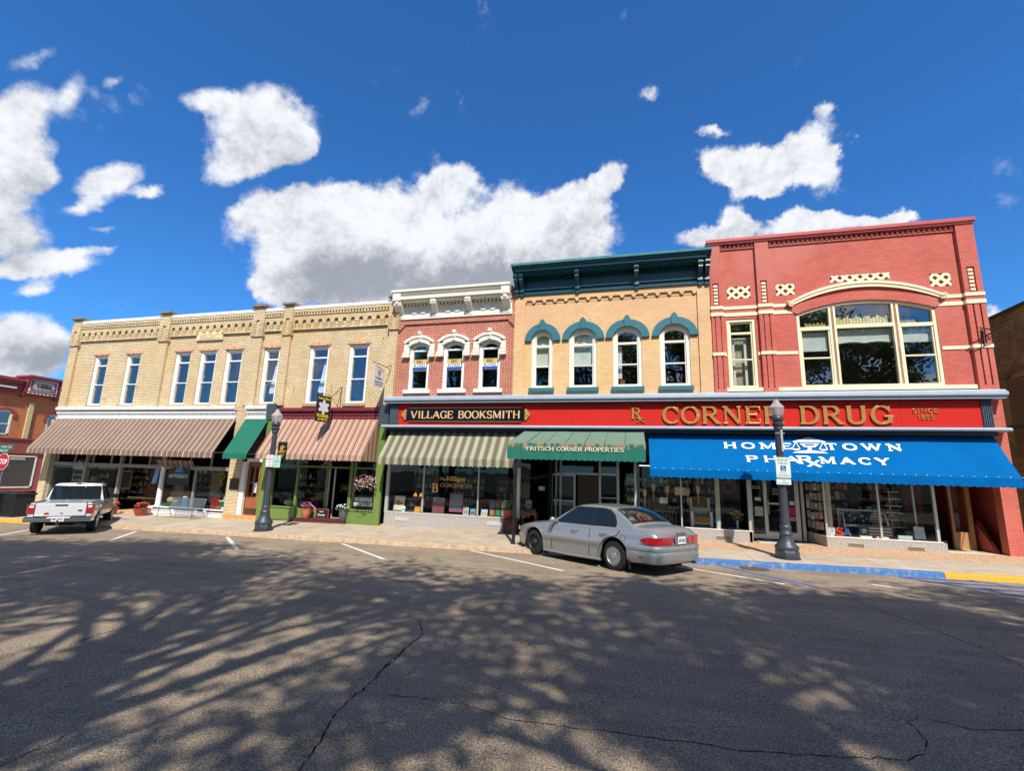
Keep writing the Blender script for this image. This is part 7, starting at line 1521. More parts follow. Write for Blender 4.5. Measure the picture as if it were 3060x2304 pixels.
o=pot('urn','tall grey urn of white flowers beside the flower shop doorway','urn',-12.62,18.95,.15,.13,.2,.5,mat('grey_cast_urn','#55585c',.6,var=.2,vs=8)); flowers(o,-12.66,18.93,.65,.30,.22,30,[('flower_pure_white','#eceff0')],('petunia_leaf','#3c6a3a'),24,110,seed=4,drop=.1,sz=.04)
# hanging basket
o=thing('hanging_basket','hanging basket of pink and white petunias under the pink striped awning','hanging basket',(-11.35,18.45,1.85)); mb=MB(); mb.ball((-11.35,18.45,1.78),.2,12,8,(1,1,.7)); mb.build('basket',mat('coco_liner','#7a5a38',.9,var=.2),o)
flowers(o,-11.35,18.45,1.85,.44,.38,60,[('petunia_blush','#e6a9c0'),('petunia_white','#efe6ea'),('petunia_rose','#c2578a'),('petunia_orange','#d8694a')],('petunia_leaf','#3c6a3a'),40,260,drop=.5,sz=.032,seed=5)
mb=MB(); mb.cyl((-11.35,18.45,2.0),(-11.35,18.45,2.95),.006,n=5)
for a in range(3): mb.cyl((-11.35+.2*math.cos(a*2.1),18.45+.2*math.sin(a*2.1),1.85),(-11.35,18.45,2.3),.004,n=4)
mb.build('chain',BK,o)
o=thing('hanging_basket','small brown hanging basket in the dark flower shop doorway','hanging basket',(-12.98,19.5,1.6)); mb=MB(); mb.ball((-12.98,19.5,1.55),.15,10,7,(1,1,.7)); mb.build('basket',MATS['coco_liner'],o); flowers(o,-12.98,19.5,1.6,.24,.15,40,[('dried_orange','#8d5a34'),('hot_pink','#c02a66')],('dusty_leaf','#4b4f37'),12,70,drop=.35,sz=.03,seed=6); mb=MB(); mb.cyl((-12.98,19.5,1.6),(-12.98,19.5,2.4),.005,n=4); mb.build('chain',BK,o)
# bench
o=thing('bench','iron strap bench in front of the antiques window','bench',(-20.85,18.25,zs(-20.9,18.2))); z=zs(-20.9,18.2); IR=mat('sky_toned_iron','#6a737c',.4,metal=.3,var=.1)  # iron lightened so that its colour carries the sky's reflection
x0,x1=-21.85,-19.85
mb=MB(); n=30
for k in range(n+1): x=x0+.05+(x1-x0-.1)*k/n; mb.tube([(x,17.93,z+.42),(x,18.3,z+.40),(x,18.42,z+.43)],.014,4)
mb.tube([(x0,17.92,z+.42),(x1,17.92,z+.42)],.015,6); mb.tube([(x0,18.42,z+.41),(x1,18.42,z+.41)],.015,6); mb.build('seat',IR,o)
mb=MB()
for k in range(n+1): x=x0+.05+(x1-x0-.1)*k/n; mb.tube([(x,18.42,z+.43),(x,18.52,z+.70),(x,18.60,z+.90)],.014,4)
mb.tube([(x0,18.60,z+.90),(x1,18.60,z+.90)],.016,6); mb.build('backrest',IR,o)
for x in (x0,x1):
    mb=MB(); mb.tube([(x,17.88,z),(x,17.92,z+.42),(x,17.95,z+.62),(x,18.05,z+.66),(x,18.50,z+.64)],.016,6); mb.build('leg',IR,o); mb=MB(); mb.tube([(x,18.62,z),(x,18.45,z+.40),(x,18.60,z+.90)],.016,6); mb.build('leg',IR,o)
mb=MB(); mb.tube([(x0,18.2,z+.15),(x1,18.2,z+.15)],.012,6); mb.tube([(x0,17.9,z+.16),(x0,18.57,z+.12)],.012,6); mb.tube([(x1,17.9,z+.16),(x1,18.57,z+.12)],.012,6); mb.build('stretcher',IR,o)
# kerb side bins / news boxes at the far left
o=thing('newspaper_box','black newspaper box with white oval sticker at the left edge','newspaper box',(-28.75,16.0,zs(-28.7,16))); z=zs(-28.7,16)
mb=MB(); mb.box(-29.9,-28.78,15.6,16.1,z,z+1.05); mb.prism([(-29.9,15.6,z+1.05),(-29.9,16.1,z+1.05),(-29.9,16.1,z+1.14)],(1.12,0,0)); mb.build('cabinet',mat('black_box_paint','#2b2d30',.45,var=.1),o,bevel=.01); mb=MB(); mb.box(-29.5,-28.88,15.585,15.6,z+.12,z+.95); mb.build('door',BK,o); mb=MB(); mb.ball((-28.98,15.585,z+.55),.12,12,8,(1,.1,.8)); mb.build('sticker',WH,o)
o=thing('litter_bin','dark ribbed litter bin between the newspaper box and the pickup','litter bin',(-28.2,16.2,zs(-28.2,16))); mb=MB(); mb.box(-28.62,-27.72,15.75,16.5,z,z+1.0); mb.build('body',mat('bin_black','#1f2123',.5,var=.1),o,bevel=.02); mb=MB(); mb.box(-28.66,-27.68,15.71,16.54,z+1.0,z+1.09); mb.build('lid',MATS['bin_black'],o,bevel=.02)
mb=MB()
for k in range(8): mb.box(-28.58+k*.11,-28.53+k*.11,15.735,15.75,z+.08,z+.92)
mb.build('ribs',BK,o)
# chalk board by flower shop
o=thing('chalk_board','small black chalk board in a red frame on the flower shop step','chalk board',(-13.95,19.35,.15)); mb=MB(); mb.box(-14.3,-13.62,19.3,19.34,.16,.58); mb.build('frame',mat('board_red_frame','#8a3a3c',.6,var=.1),o); mb=MB(); mb.box(-14.25,-13.67,19.29,19.30,.2,.54); mb.build('board',mat('chalk_black','#1a1c1e',.7,var=0),o); mb=MB(); ftext(mb,'fresh',-14.1,-13.9,.42,.49,19.288,.002,bold=.02); ftext(mb,'flowers',-14.18,-13.8,.26,.36,19.288,.002,bold=.02); mb.build('chalk_writing',WH,o)
# ================================================================ goods in the windows
def sheetobj(name,label,cat,x0,x1,z0,z1,y,m,th=.006,group=None,lean=0,parts=()):
    o=thing(name,label,cat,((x0+x1)/2,y,z0),group); mb=MB(); mb.prism([(x0,y,z0),(x1,y,z0),(x1,y+lean,z1),(x0,y+lean,z1)],(0,th,0)); mb.build('sheet',m,o)
    return o
def bookrow(mb,x0,x1,z,y,d,rd,h=.22):
    x=x0
    while x<x1-.02:
        w=rd.uniform(.02,.045); hh=h*rd.uniform(.75,1.05); mb.cur=rd.randrange(5); mb.box(x,min(x+w-.002,x1),y,y+d,z,z+hh); x+=w
BKS=[mat('book_red','#7b2f2c',.7),mat('book_tan','#a08a63',.7),mat('book_green','#3e5a46',.7),mat('book_cream','#c9bfa6',.7),mat('book_blue','#35506f',.7)]
rd=random.Random(11)
def bookcase(label,x0,x1,y,z0,rows,rh=.30,m=None):
    o=thing('bookcase',label,'bookcase',((x0+x1)/2,y,z0),'bookcases deep in the bookshop'); mb=MB(); zt=z0+rows*rh
    mb.box(x0,x0+.03,y,y+.3,z0,zt+.04); mb.box(x1-.03,x1,y,y+.3,z0,zt+.04); mb.box(x0,x1,y+.28,y+.3,z0,zt+.039)
    for k in range(rows+1): mb.box(x0+.03,x1-.03,y+.001,y+.28,z0+k*rh,z0+k*rh+.03)
    mb.build('case',m or DWOOD,o); b=MB()
    for k in range(rows): bookrow(b,x0+.05,x1-.05,z0+k*rh+.031,y+.04,.16,rd,rh*.78)
    b.build('books',BKS,o); return o
bookcase('tall bookcase of mixed books behind the left bookshop pane',-10.3,-9.0,20.9,.1,8); bookcase('wide bookcase behind the central bookshop lettering',-8.5,-6.9,21.4,.1,7); bookcase('narrow bookcase behind the right bookshop pane',-6.2,-5.4,21.0,.1,7); 
GT=mat('window_gold_letter','#d0a868',.5,var=0)
o=thing('window_lettering','gold bookshop name painted on the centre window pane','lettering',(-7.5,19.05,1.9)); mb=MB(); ftext(mb,'The',-8.16,-7.86,2.05,2.17,19.05,.003,shear=.4,bold=.01); ftext(mb,'Village',-7.83,-6.98,1.98,2.24,19.05,.003,shear=.45,bold=.02); text(mb,'OOKSMITH',-8.12,-6.68,1.78,1.94,19.05,.003,.15,.09,.10); text(mb,'B',-8.47,-8.22,1.54,1.93,19.05,.003,.22,.10,.12); mb.build('gold_leaf',GT,o)
def framed(label,x0,x1,z0,z1,y,fc,ic,acc,lean=.1):
    o=thing('framed_picture',label,'picture',((x0+x1)/2,y,z0)); mb=MB(); T=lambda p:(p[0],p[1]+lean*(p[2]-z0)/(z1-z0),p[2]); mb.box(x0,x1,y,y+.02,z0,z1,T); mb.build('frame',mat(*fc,.5),o); mb=MB(); mb.box(x0+.04,x1-.04,y-.004,y,z0+.04,z1-.04,T); mb.build('mount',mat(*ic,.7),o)
    mb=MB(); P=[T((x0+.08+(x1-x0-.16)*t,y-.007,z0+(z1-z0)*q)) for t,q in ((0,.45),(.3,.75),(.55,.6),(1,.55),(.9,.4),(.4,.35))]; mb.poly(P); mb.build('painted_shape',mat(*acc,.7),o); return o
framed('framed orange and white picture leaning at the left of the bookshop window',-10.38,-9.84,.68,1.33,19.25,('frame_sage','#8d8f7c'),('mount_cream','#e3dcc8'),('paint_orange','#c9733a'))
framed('dark framed cobweb drawing beside the orange and white picture',-9.8,-9.38,.68,1.22,19.4,('frame_brown','#6b5236'),('mount_black','#20201f'),('paint_grey','#8e8e88'))
for k,x in enumerate((-9.66,-9.38)):
    o=thing('table_lamp',('left','right')[k]+' one of two tiny glowing lamps in the bookshop window','lamp',(x,19.9,1.28)); mb=MB(); mb.lathe(x,19.9,[(.09,1.3),(.04,1.44)],12); m,t,b_=newmat('lamp_shade_glow%d'%k); b_.inputs['Base Color'].default_value=lin('#e8b878'); b_.inputs['Emission Color'].default_value=lin('#ffb45e'); b_.inputs['Emission Strength'].default_value=.7; mb.build('lamp_shade',m,o); mb=MB(); mb.lathe(x,19.9,[(.03,.62),(.015,.8),(.02,1.3)],8); mb.build('stem',DWOOD,o)
zz=.67
def book(label,x0,x1,z0,z1,y,c,acc=None,lean=.07):
    o=thing('book',label,'book',((x0+x1)/2,y,z0),'books and cards propped in the bookshop window'); T=lambda p:(p[0],p[1]+lean*(p[2]-z0)/(z1-z0),p[2]); mb=MB(); mb.box(x0,x1,y,y+.02,z0,z1,T); mb.build('cover',mat(*c,.6),o)
    if acc: mb=MB(); w=x1-x0; h=z1-z0; mb.box(x0+w*.15,x1-w*.15,y-.003,y,z0+h*.2,z0+h*.55,T); mb.build('cover_picture',mat(*acc,.6),o)
book('white card left of the cobweb drawing',-9.92,-9.78,.67,.88,19.2,('card_white','#dfe2e4'),('card_blue','#7fa0c0'))
book('orange leaf book at the foot of the yellow display',-9.35,-9.05,.67,.9,19.22,('leaf_orange','#d58a3c'),('leaf_gold','#e0b050')); book('upright yellow book near the left mullion',-9.2,-9.0,.9,1.15,19.45,('yellow_cover','#c9962e'))
sheetobj('sign_board','white open sign above a dusty red notice board','sign',-8.52,-7.98,.68,1.14,19.25,mat('dusty_red_board','#8a4a50',.7),.02,lean=.04)
o=sheetobj('open_sign','small grey open sign on top of the dusty red board','sign',-8.49,-7.99,1.141,1.31,19.28,mat('open_grey','#9aa0a8',.6),.015); mb=MB(); ftext(mb,'OPEN',-8.42,-8.06,1.17,1.28,19.279,.002,bold=.02); mb.build('lettering',mat('open_navy','#2d3a55',.6,var=0),o)
o=sheetobj('poster','pink edged grey floral poster in the centre of the bookshop window','poster',-7.76,-7.15,.76,1.53,19.3,mat('poster_pink','#b05573',.7),.01); mb=MB(); mb.box(-7.71,-7.20,19.29,19.30,.86,1.48); mb.build('print',mat('poster_grey_print','#7c7f92',.7,var=.5,vs=14),o)
book('pale green flower book right of the pink poster',-7.1,-6.85,.67,1.0,19.2,('pale_green_cover','#b7c4b0'),('rose_patch','#b98a88')); book('red and blue book leaning right of the pale green book',-6.78,-6.55,.67,.93,19.2,('sky_cover','#6f9cc0'),('red_patch','#a83a38'))
book('lilac and white book just right of the second mullion',-6.3,-6.02,.67,.93,19.2,('lilac_cover','#c3c0dc'),('gold_patch','#c9ac70'))
o=thing('book_rack','dark green window rack holding six colourful books','rack',(-5.55,19.2,.67)); mb=MB(); mb.box(-5.98,-5.18,19.32,19.36,.67,1.32); mb.box(-5.98,-5.18,19.24,19.32,.66,.70); mb.box(-5.98,-5.18,19.26,19.32,.97,.99); mb.build('rack',mat('rack_green','#31443a',.6),o)
cc=[('rb_blue','#3b78b0'),('rb_red','#a6433c'),('rb_grey','#8e8f94'),('rb_orange','#cf7f4c'),('rb_green','#2f9a5c'),('rb_pink','#c08ab0')]
for k,c in enumerate(cc): mb=MB(); x=-5.93+(k%3)*.25; z0=1.0 if k<3 else .71; mb.box(x,x+.19,19.27,19.30,z0,z0+.23); mb.build('rack_book',mat(*c,.6),o)
o=pot('potted_plant','leafy plant in a terracotta pot at the right end of the bookshop window','potted plant',-5.0,18.72,.62,.12,.20,.38,mat('orange_pot','#b5563a',.6,var=.1)); flowers(o,-5.0,18.72,1.0,.28,.42,10,[('bud_cream','#cfd0a0')],('houseplant_leaf','#4e7136'),8,120,seed=8,sz=.02)
o=thing('wooden_chest','dark brown wooden plant stand box beside the black awning post','chest',(-4.85,18.6,zs(-4.8,18.6))); z=zs(-4.8,18.6); mb=MB(); mb.box(-5.13,-4.55,18.45,18.95,z,z+.5); mb.box(-5.17,-4.51,18.41,18.98,z+.5,z+.53); mb.build('box',DWOOD,o,bevel=.01); mb=MB(); mb.tube([(-5.1,18.44,z+.05),(-5.05,18.42,z+.3),(-4.85,18.41,z+.44),(-4.62,18.43,z+.3),(-4.6,18.44,z+.05)],.02,6); mb.build('carved_arch',mat('carved_wood','#3e2618',.5),o)
o=thing('wooden_table','small brown wooden table stacked with books in the entry','table',(-4.2,19.4,.22)); z=.24; mb=MB(); mb.box(-4.62,-3.95,19.2,19.7,.80,.90); mb.build('table_top',WOOD,o)
for x in (-4.58,-4.02):
    for y in (19.23,19.62): mb=MB(); mb.box(x,x+.05,y,y+.05,z,.8); mb.build('leg',WOOD,o)
mb=MB()
for k in range(14): mb.cur=rd.randrange(5); a=-4.6+.62*(k%3)/3; mb.box(a,a+.18,19.25+rd.random()*.1,19.5,.901+.035*(k//3),.934+.035*(k//3))
o=mb.build('stacked_books',BKS,org=(-4.3,19.35,.9)); tag(o,'low stacks of mixed books on the wooden entry table','books')
book('tall pale magazine standing on the entry table',-4.45,-4.2,1.07,1.38,19.4,('magazine_pale','#9da4b8'),('magazine_red','#a05058'))
o=thing('garland','dry brown twig garland hung inside the entry window','garland',(-4.2,19.7,2.4)); mb=MB()
for k in range(9): mb.tube([(-5.0+.18*q+.03*rd.random(),19.2+q*.1,2.55-.28*math.sin(q*.36)+.06*rd.gauss(0,1)) for q in range(9)],.008,4)
mb.build('twigs',mat('dry_twig','#6b543c',.9),o)
sheetobj('notice','small white notice stuck inside the dark entry window','notice',-3.98,-3.72,1.78,1.95,19.75,mat('paper_white','#d9dcda',.7),.004)
# pharmacy left display goods
for k,(x,z0) in enumerate(((.30,1.35),(.62,1.55),(1.13,1.5),(1.88,1.45),(2.25,1.55))):
    o=thing('macrame_hanger',('first','second','third','fourth','fifth')[k]+' pale macrame hanger from left inside the pharmacy window','hanger',(x,19.5,2.5),'macrame hangers in the pharmacy window'); mb=MB(); mb.lathe(x,19.5,[(.02,z0+.35),(.07,z0+.45),(.08,z0+.62),(.05,z0+.66)],8); mb.cyl((x,19.5,z0),(x,19.5,z0+.36),.018,n=5)
    for a in range(4): mb.cyl((x+.07*math.cos(a*1.57),19.5+.07*math.sin(a*1.57),z0+.6),(x,19.5,z0+1.0),.006,n=4)
    mb.build('cord',mat('macrame_cord','#cbb98c',.9,var=.2,vs=30),o)
o=thing('armchair','white armchair draped with brown and mustard throws behind the pharmacy glass','chair',(2.35,19.7,.66)); mb=MB(); mb.box(1.98,2.72,20.0,20.1,.66,1.75); mb.build('backrest',IV,o,bevel=.03)
for x in (1.96,2.64): mb=MB(); mb.box(x,x+.1,19.5,20.0,.66,1.25); mb.build('arm',IV,o,bevel=.02)
mb=MB(); mb.box(2.06,2.64,19.5,20.0,.8,1.0); mb.build('seat',IV,o,bevel=.02)
for nm,c,z0,z1,y in (('brown_throw','#7d5a32',1.35,1.78,19.97),('cream_cushion','#c9bfa5',1.1,1.32,19.8),('mustard_throw','#9a7430',.82,1.06,19.46)):
    mb=MB(); n=14
    for k in range(n): xa=2.08+.54*k/n; xb=2.08+.54*(k+1)/n; d=.012*(k%2); e=.012*((k+1)%2); mb.poly([(xa,y-d,z0+.02*((k*7)%3)),(xb,y-e,z0+.02*(((k+1)*7)%3)),(xb,y-e,z1),(xa,y-d,z1)])
    o2=mb.build(nm,mat(nm,c,.9,var=.15),o)
o=thing('lamp_shade_stand','square cream lamp shade standing in the pharmacy window','lamp',(1.65,19.7,1.5)); mb=MB(); mb.box(1.42,1.92,19.55,19.85,1.82,2.12); mb.build('lamp_shade',mat('shade_cream','#d9cda6',.8),o); mb=MB(); mb.cyl((1.67,19.7,.66),(1.67,19.7,1.82),.015,n=6); mb.build('stem',BK,o)
o=sheetobj('notice','white handwritten notice on the pharmacy window left of the mullion','notice',.83,1.10,1.50,1.72,19.1,MATS['paper_white'],.004)
o=thing('side_table','wooden spindle side table low in the pharmacy window','table',(.95,19.8,.66)); mb=MB(); mb.box(.6,1.45,19.6,20.0,1.17,1.2); 
for k in range(8): mb.cyl((.62+k*.115,19.62,.66),(.66+k*.11,19.62,1.17),.012,n=5)
mb.build('frame',mat('pale_wood','#a08b6a',.7),o)
o=thing('flower_vase','clear glass vase of yellow roses by the pharmacy door','vase',(3.55,19.4,.69)); mb=MB(); mb.lathe(3.55,19.4,[(.05,.69),(.04,.8),(.06,1.0)],12); mb.build('vase',mat('green_glass_vase','#7f9a80',.1,var=0,coat=1),o); flowers(o,3.55,19.4,1.02,.22,.34,20,[('rose_yellow','#cfa52e'),('rose_orange','#c9803a')],('rose_leaf','#4a6b2a'),10,110,seed=9,sz=.045)
o=thing('wreath','dull red dried flower wreath high in the pharmacy window','wreath',(3.35,19.6,2.2)); mb=MB()
for k in range(90): a=rd.uniform(0,6.28); r=rd.uniform(.14,.27); mb.ball((3.35+r*math.cos(a),19.6+rd.uniform(-.04,.04),2.2+r*math.sin(a)),rd.uniform(.015,.035),5,4)
mb.build('dried_flowers',mat('dried_red','#6e4038',.9,var=.4,vs=30),o)
o=thing('shelf_unit','dark metal shelf of white crockery left of the pharmacy window','shelf',(-.25,20.6,.66)); mb=MB()
for k in range(4): mb.box(-.5,.5,20.5,20.8,1.0+k*.42,1.02+k*.42)
mb.box(-.5,-.47,20.5,20.8,.66,2.5); mb.box(.47,.5,20.5,20.8,.66,2.5); mb.build('frame',mat('shelf_dark','#3a332b',.6),o); mb=MB()
for k in range(4):
    for q in range(5): mb.lathe(-.35+q*.17,20.62,[(.04,1.021+k*.42),(.06,1.06+k*.42),(.05,1.02+k*.42+.12+.05*rd.random())],8)
mb.build('crockery',mat('crockery_white','#cfcabd',.4),o)
# flyers inside the angled window next to the door
pcs=[('fly_white','#cfd0cc'),('fly_blue','#6f8fae'),('fly_tan','#c2a878'),('fly_pink','#b98a88'),('fly_green','#8aa58e'),('fly_grey','#9a9a96')]
k=0
words=['top','upper','middle','lower','bottom']
for row in range(5):
    for col in range(4):
        t0=.08+col*.225; t1=t0+.19; z0=.85+row*.33+rd.uniform(-.03,.03); h=rd.uniform(.22,.29); A=Vector((6.3,19.07)); Bq=Vector((6.06,20.13)); a=A+(Bq-A)*t0; b=A+(Bq-A)*t1
        o=thing('flyer','%s row flyer, %s from the door edge, in the angled pharmacy window'%(words[4-row],('fourth','third','second','first')[3-col] if False else ('nearest the street','second from the street','third from the street','nearest the door')[col]),'flyer',(a.x,a.y,z0),'paper flyers covering the angled window'); o['label']='%s row flyer %s in the angled pharmacy window'%(words[4-row],('nearest the street','second from the street','third from the street','nearest the door')[col])
        nm,c=pcs[rd.randrange(6)]; mb=MB(); mb.prism([(a.x-.012,a.y,z0),(b.x-.012,b.y,z0),(b.x-.012,b.y,z0+h),(a.x-.012,a.y,z0+h)],(-.004,0,0)); mb.build('paper',mat(nm,c,.8,var=.25,vs=25),o); mb=MB(); mb.prism([(a.x*.8+b.x*.2-.018,a.y*.8+b.y*.2,z0+h*.45),(a.x*.2+b.x*.8-.018,a.y*.2+b.y*.8,z0+h*.45),(a.x*.2+b.x*.8-.018,a.y*.2+b.y*.8,z0+h*.85),(a.x*.8+b.x*.2-.018,a.y*.8+b.y*.2,z0+h*.85)],(-.002,0,0)); nm,c=pcs[rd.randrange(6)]; mb.build('printed_block',mat(nm,c,.8),o)
for lb_,x0,x1,z0,z1,nm,c in (('white certificate on the narrow pharmacy door leaf',4.32,4.60,1.15,1.5,'paper_greenish','#b7bdb0'),('small white card above the certificate on the pharmacy door',4.34,4.55,1.72,1.84,'paper_white','#d9dcda'),('magenta notice on the right pharmacy door leaf',5.45,5.72,1.22,1.52,'paper_magenta','#b02a5c'),('white card above the magenta notice on the door',5.52,5.68,1.6,1.74,'paper_white','#d9dcda'),('tan card below the magenta notice on the door',5.5,5.70,1.02,1.18,'paper_tan','#b58d68')):
    sheetobj('door_notice',lb_,'notice',x0,x1,z0,z1,20.135,mat(nm,c,.7),.003)
# USA letters
for k,(ch,x0,nm,c) in enumerate((('U',6.36,'letter_pearl','#d5d9dc'),('S',6.60,'letter_red','#d3412f'),('A',6.83,'letter_blue','#2e5c92'))):
    o=thing('display_letter',('large white letter U','large red letter S','large blue letter A')[k]+' standing in the right pharmacy window','letter',(x0,19.12,.67),'large letters spelling usa in the window'); mb=MB(); text(mb,ch,x0,x0+.22,.675,.98,19.14,.05,.26,.18,.02); mb.build('letter',mat(nm,c,.4),o)
# porch bench with flag pillows
o=thing('display_bench','white spindle bench with flag cushions in the right pharmacy window','bench',(7.7,19.7,.66)); mb=MB(); mb.box(7.05,8.35,19.45,19.95,1.0,1.05); mb.build('seat',IV,o)
for x in (7.02,8.32):
    mb=MB(); mb.tube([(x,19.45,.66),(x,19.47,1.2),(x,19.6,1.42),(x,19.95,1.5)],.025,6); mb.build('arm',IV,o); mb=MB(); mb.box(x-.02,x+.02,19.93,19.97,.66,1.6); mb.build('leg',IV,o)
mb=MB(); mb.box(7.02,8.34,19.95,19.98,1.5,1.56)
for k in range(12): mb.box(7.08+k*.11,7.10+k*.11,19.955,19.975,1.05,1.5)
mb.build('backrest',IV,o)
NV=mat('flag_navy','#27324a',.8); FR=mat('flag_red','#8e3a3c',.8); FW=mat('flag_cream','#c8c0b0',.8)
def star(mb,cx,cz,r,y):
    P=[(cx+(r if q%2==0 else r*.42)*math.cos(R_(90+36*q)),y,cz+(r if q%2==0 else r*.42)*math.sin(R_(90+36*q))) for q in range(10)]; mb.poly(P)
for k,(x,lab) in enumerate(((7.35,'navy starred cushion left on the display bench'),(7.72,'navy starred cushion in the middle of the display bench'),(8.1,'striped flag cushion right on the display bench'))):
    o=thing('cushion',lab,'cushion',(x,19.7,1.06),'flag cushions on the window bench'); mb=MB(); mb.ball((x,19.78,1.27),.21,14,10,(1,.4,1)); mb.build('cover',NV if k<2 else FW,o,smooth=60); mb=MB()
    if k<2:
        for a,b in ((-.08,.08),(.07,.0),(-.05,-.09)): star(mb,x+a,1.27+b,.05,19.66)
        mb.build('stars',FW,o)
    else:
        for q in range(4): mb.box(x-.14,x+.14,19.665+.008*abs(q-1.5),19.69,1.12+q*.08,1.155+q*.08)
        mb.build('stripes',FR,o)
o=thing('folk_flag','wooden folk flag with one white star propped in the right pharmacy window','flag',(7.75,19.25,.67)); mb=MB()
mb.box(7.38,7.68,19.3,19.33,.70,1.05); mb.build('blue_field',mat('faded_navy','#3a4d66',.8,var=.2,vs=9),o); mb=MB(); star(mb,7.53,.88,.12,19.295); mb.build('star',FW,o)
for nm,mm,e in (('red_stripes',FR,0),('cream_stripes',FW,1)):
    mb=MB()
    for q in range(e,7,2): mb.box(7.68,8.35,19.3,19.33,.70+q*.05,.749+q*.05)
    mb.build(nm,mm,o)
for x,l in ((7.5,'left white wooden tray below the folk flag'),(7.98,'right white wooden tray below the folk flag')): o=thing('tray',l,'tray',(x,19.15,.67)); mb=MB(); mb.box(x-.17,x+.17,19.1,19.22,.671,.72); mb.build('tray',IV,o)
o=thing('corner_shelf','tiered white corner shelf of ornaments in the right pharmacy window','shelf',(8.7,19.9,.66)); mb=MB()
for k in range(6): w=.36-k*.035; mb.box(8.7-w,8.7+w,19.8,20.1,1.0+k*.24,1.02+k*.24)
mb.cyl((8.7,20.05,.66),(8.7,20.05,2.35),.02,n=6); mb.build('shelves',IV,o); mb=MB()
for k in range(5):
    for q in range(3): mb.lathe(8.55+q*.14,19.9,[(.03,1.021+k*.24),(.045,1.06+k*.24),(.02,1.13+k*.24)],8)
mb.build('ornaments',mat('ornament_mix','#8a6f60',.6,var=.4,vs=8),o)
o=pot('potted_plant','dark green fern beside the tiered corner shelf','potted plant',9.05,19.7,.67,.1,.15,.25,mat('grey_pot','#8b8b86',.7)); flowers(o,9.05,19.7,1.0,.26,.7,2,[('fern_tip','#4d6a2e')],('fern_leaf','#2f5a26'),4,180,seed=10,sz=.015)
sheetobj('sign_board','small white framed sign leaning at the right end of the pharmacy window','sign',9.0,9.3,.70,1.1,19.3,mat('whitewashed','#c7c9c6',.7),.02,lean=.05); sheetobj('sign_board','narrow white block sign on the pharmacy window floor','sign',8.45,8.85,.672,.80,19.15,mat('whitewashed','#c7c9c6',.7),.04)
for x,l in ((6.95,'round red and white bunting rosette at the top left of the right window'),(8.15,'round red and white bunting rosette at the top centre of the right window')):
    o=thing('rosette',l,'rosette',(x,19.2,2.5)); mb=MB()
    for q in range(12): a=R_(180+q*15); b=R_(195+q*15); mb.poly([(x,19.2,2.6),(x+.22*math.cos(a),19.2,2.6+.26*math.sin(a)),(x+.22*math.cos(b),19.22,2.6+.26*math.sin(b))])
    mb.build('pleats',mat('bunting_red','#8e3038',.8,var=.4,vs=30),o)
# antiques window goods
o=thing('doll_house','white toy house with pitched roof in the left antiques window','toy house',(-30.3,19.8,.3)); mb=MB(); mb.box(-30.75,-29.95,19.8,20.1,.3,1.95); mb.build('walls',mat('chalk_white','#b9bab4',.7),o); mb=MB(); mb.prism([(-30.85,19.75,1.95),(-29.85,19.75,1.95),(-30.35,19.75,2.45)],(0,.4,0)); mb.build('roof',MATS['chalk_white'],o)
mb=MB()
for k in range(3): mb.box(-30.68,-30.02,19.79,19.799,1.05+k*.3,1.28+k*.3)
mb.build('window',mat('dollhouse_dark','#3c3f3e',.6),o)
o=thing('table_lamp','table lamp with tan shade in the left antiques window','lamp',(-29.2,19.9,.4)); mb=MB(); mb.lathe(-29.2,19.9,[(.22,1.3),(.13,1.55)],14); mb.build('lamp_shade',mat('tan_shade','#b08a5c',.8),o); mb=MB(); mb.lathe(-29.2,19.9,[(.1,.3),(.05,.6),(.1,.9),(.02,1.3)],10); mb.build('base',DWOOD,o)
o=thing('picture','gilt framed dark picture behind the middle antiques window','picture',(-27.9,20.5,1.2)); mb=MB(); mb.box(-28.3,-27.3,20.5,20.55,.9,1.95); mb.build('frame',mat('gilt','#7d6a48',.5),o); mb=MB(); mb.box(-28.2,-27.4,20.49,20.5,1.0,1.85); mb.build('canvas',mat('old_canvas','#3c342c',.8,var=.5,vs=6),o)
for k in range(3):
    o=thing('dried_wreath',('left','middle','right')[k]+' bushy brown dried flower bundle in the antiques entry','dried flowers',(-25.6+k*.7,19.9,.6)); mb=MB()
    for q in range(120): mb.ball((-25.5+k*.7+rd.gauss(0,.22),19.9+rd.gauss(0,.15),1.1+rd.gauss(0,.33)),rd.uniform(.02,.05),5,4)
    mb.build('dried_heads',mat(('dry_brown','dry_gold','dry_rust')[k],('#5b4230','#7a5a2c','#63392a')[k],.9,var=.4,vs=25),o)
o=thing('towel','pale blue striped towel hanging in the antiques entry','towel',(-24.3,19.5,1.5)); mb=MB(); mb.prism([(-24.45,19.4,1.35),(-24.15,19.4,1.35),(-24.05,19.45,2.35),(-24.3,19.45,2.35)],(0,.02,0)); mb.build('cloth',mat('towel_blue','#7fb0dc',.8,var=.1),o)
o=thing('antiques_sign','black round topped antiques sign with blue emblem in the window','sign',(-22.3,18.97,1.7)); mb=MB(); P=[(-22.95,19.0,1.35),(-21.55,19.0,1.35),(-21.55,19.0,2.0)]+[(-22.25+.7*math.cos(R_(a)),19.0,2.0+.28*math.sin(R_(a))) for a in range(15,180,15)]+[(-22.95,19.0,2.0)]; mb.prism(P,(0,.02,0)); mb.build('board',BK,o)
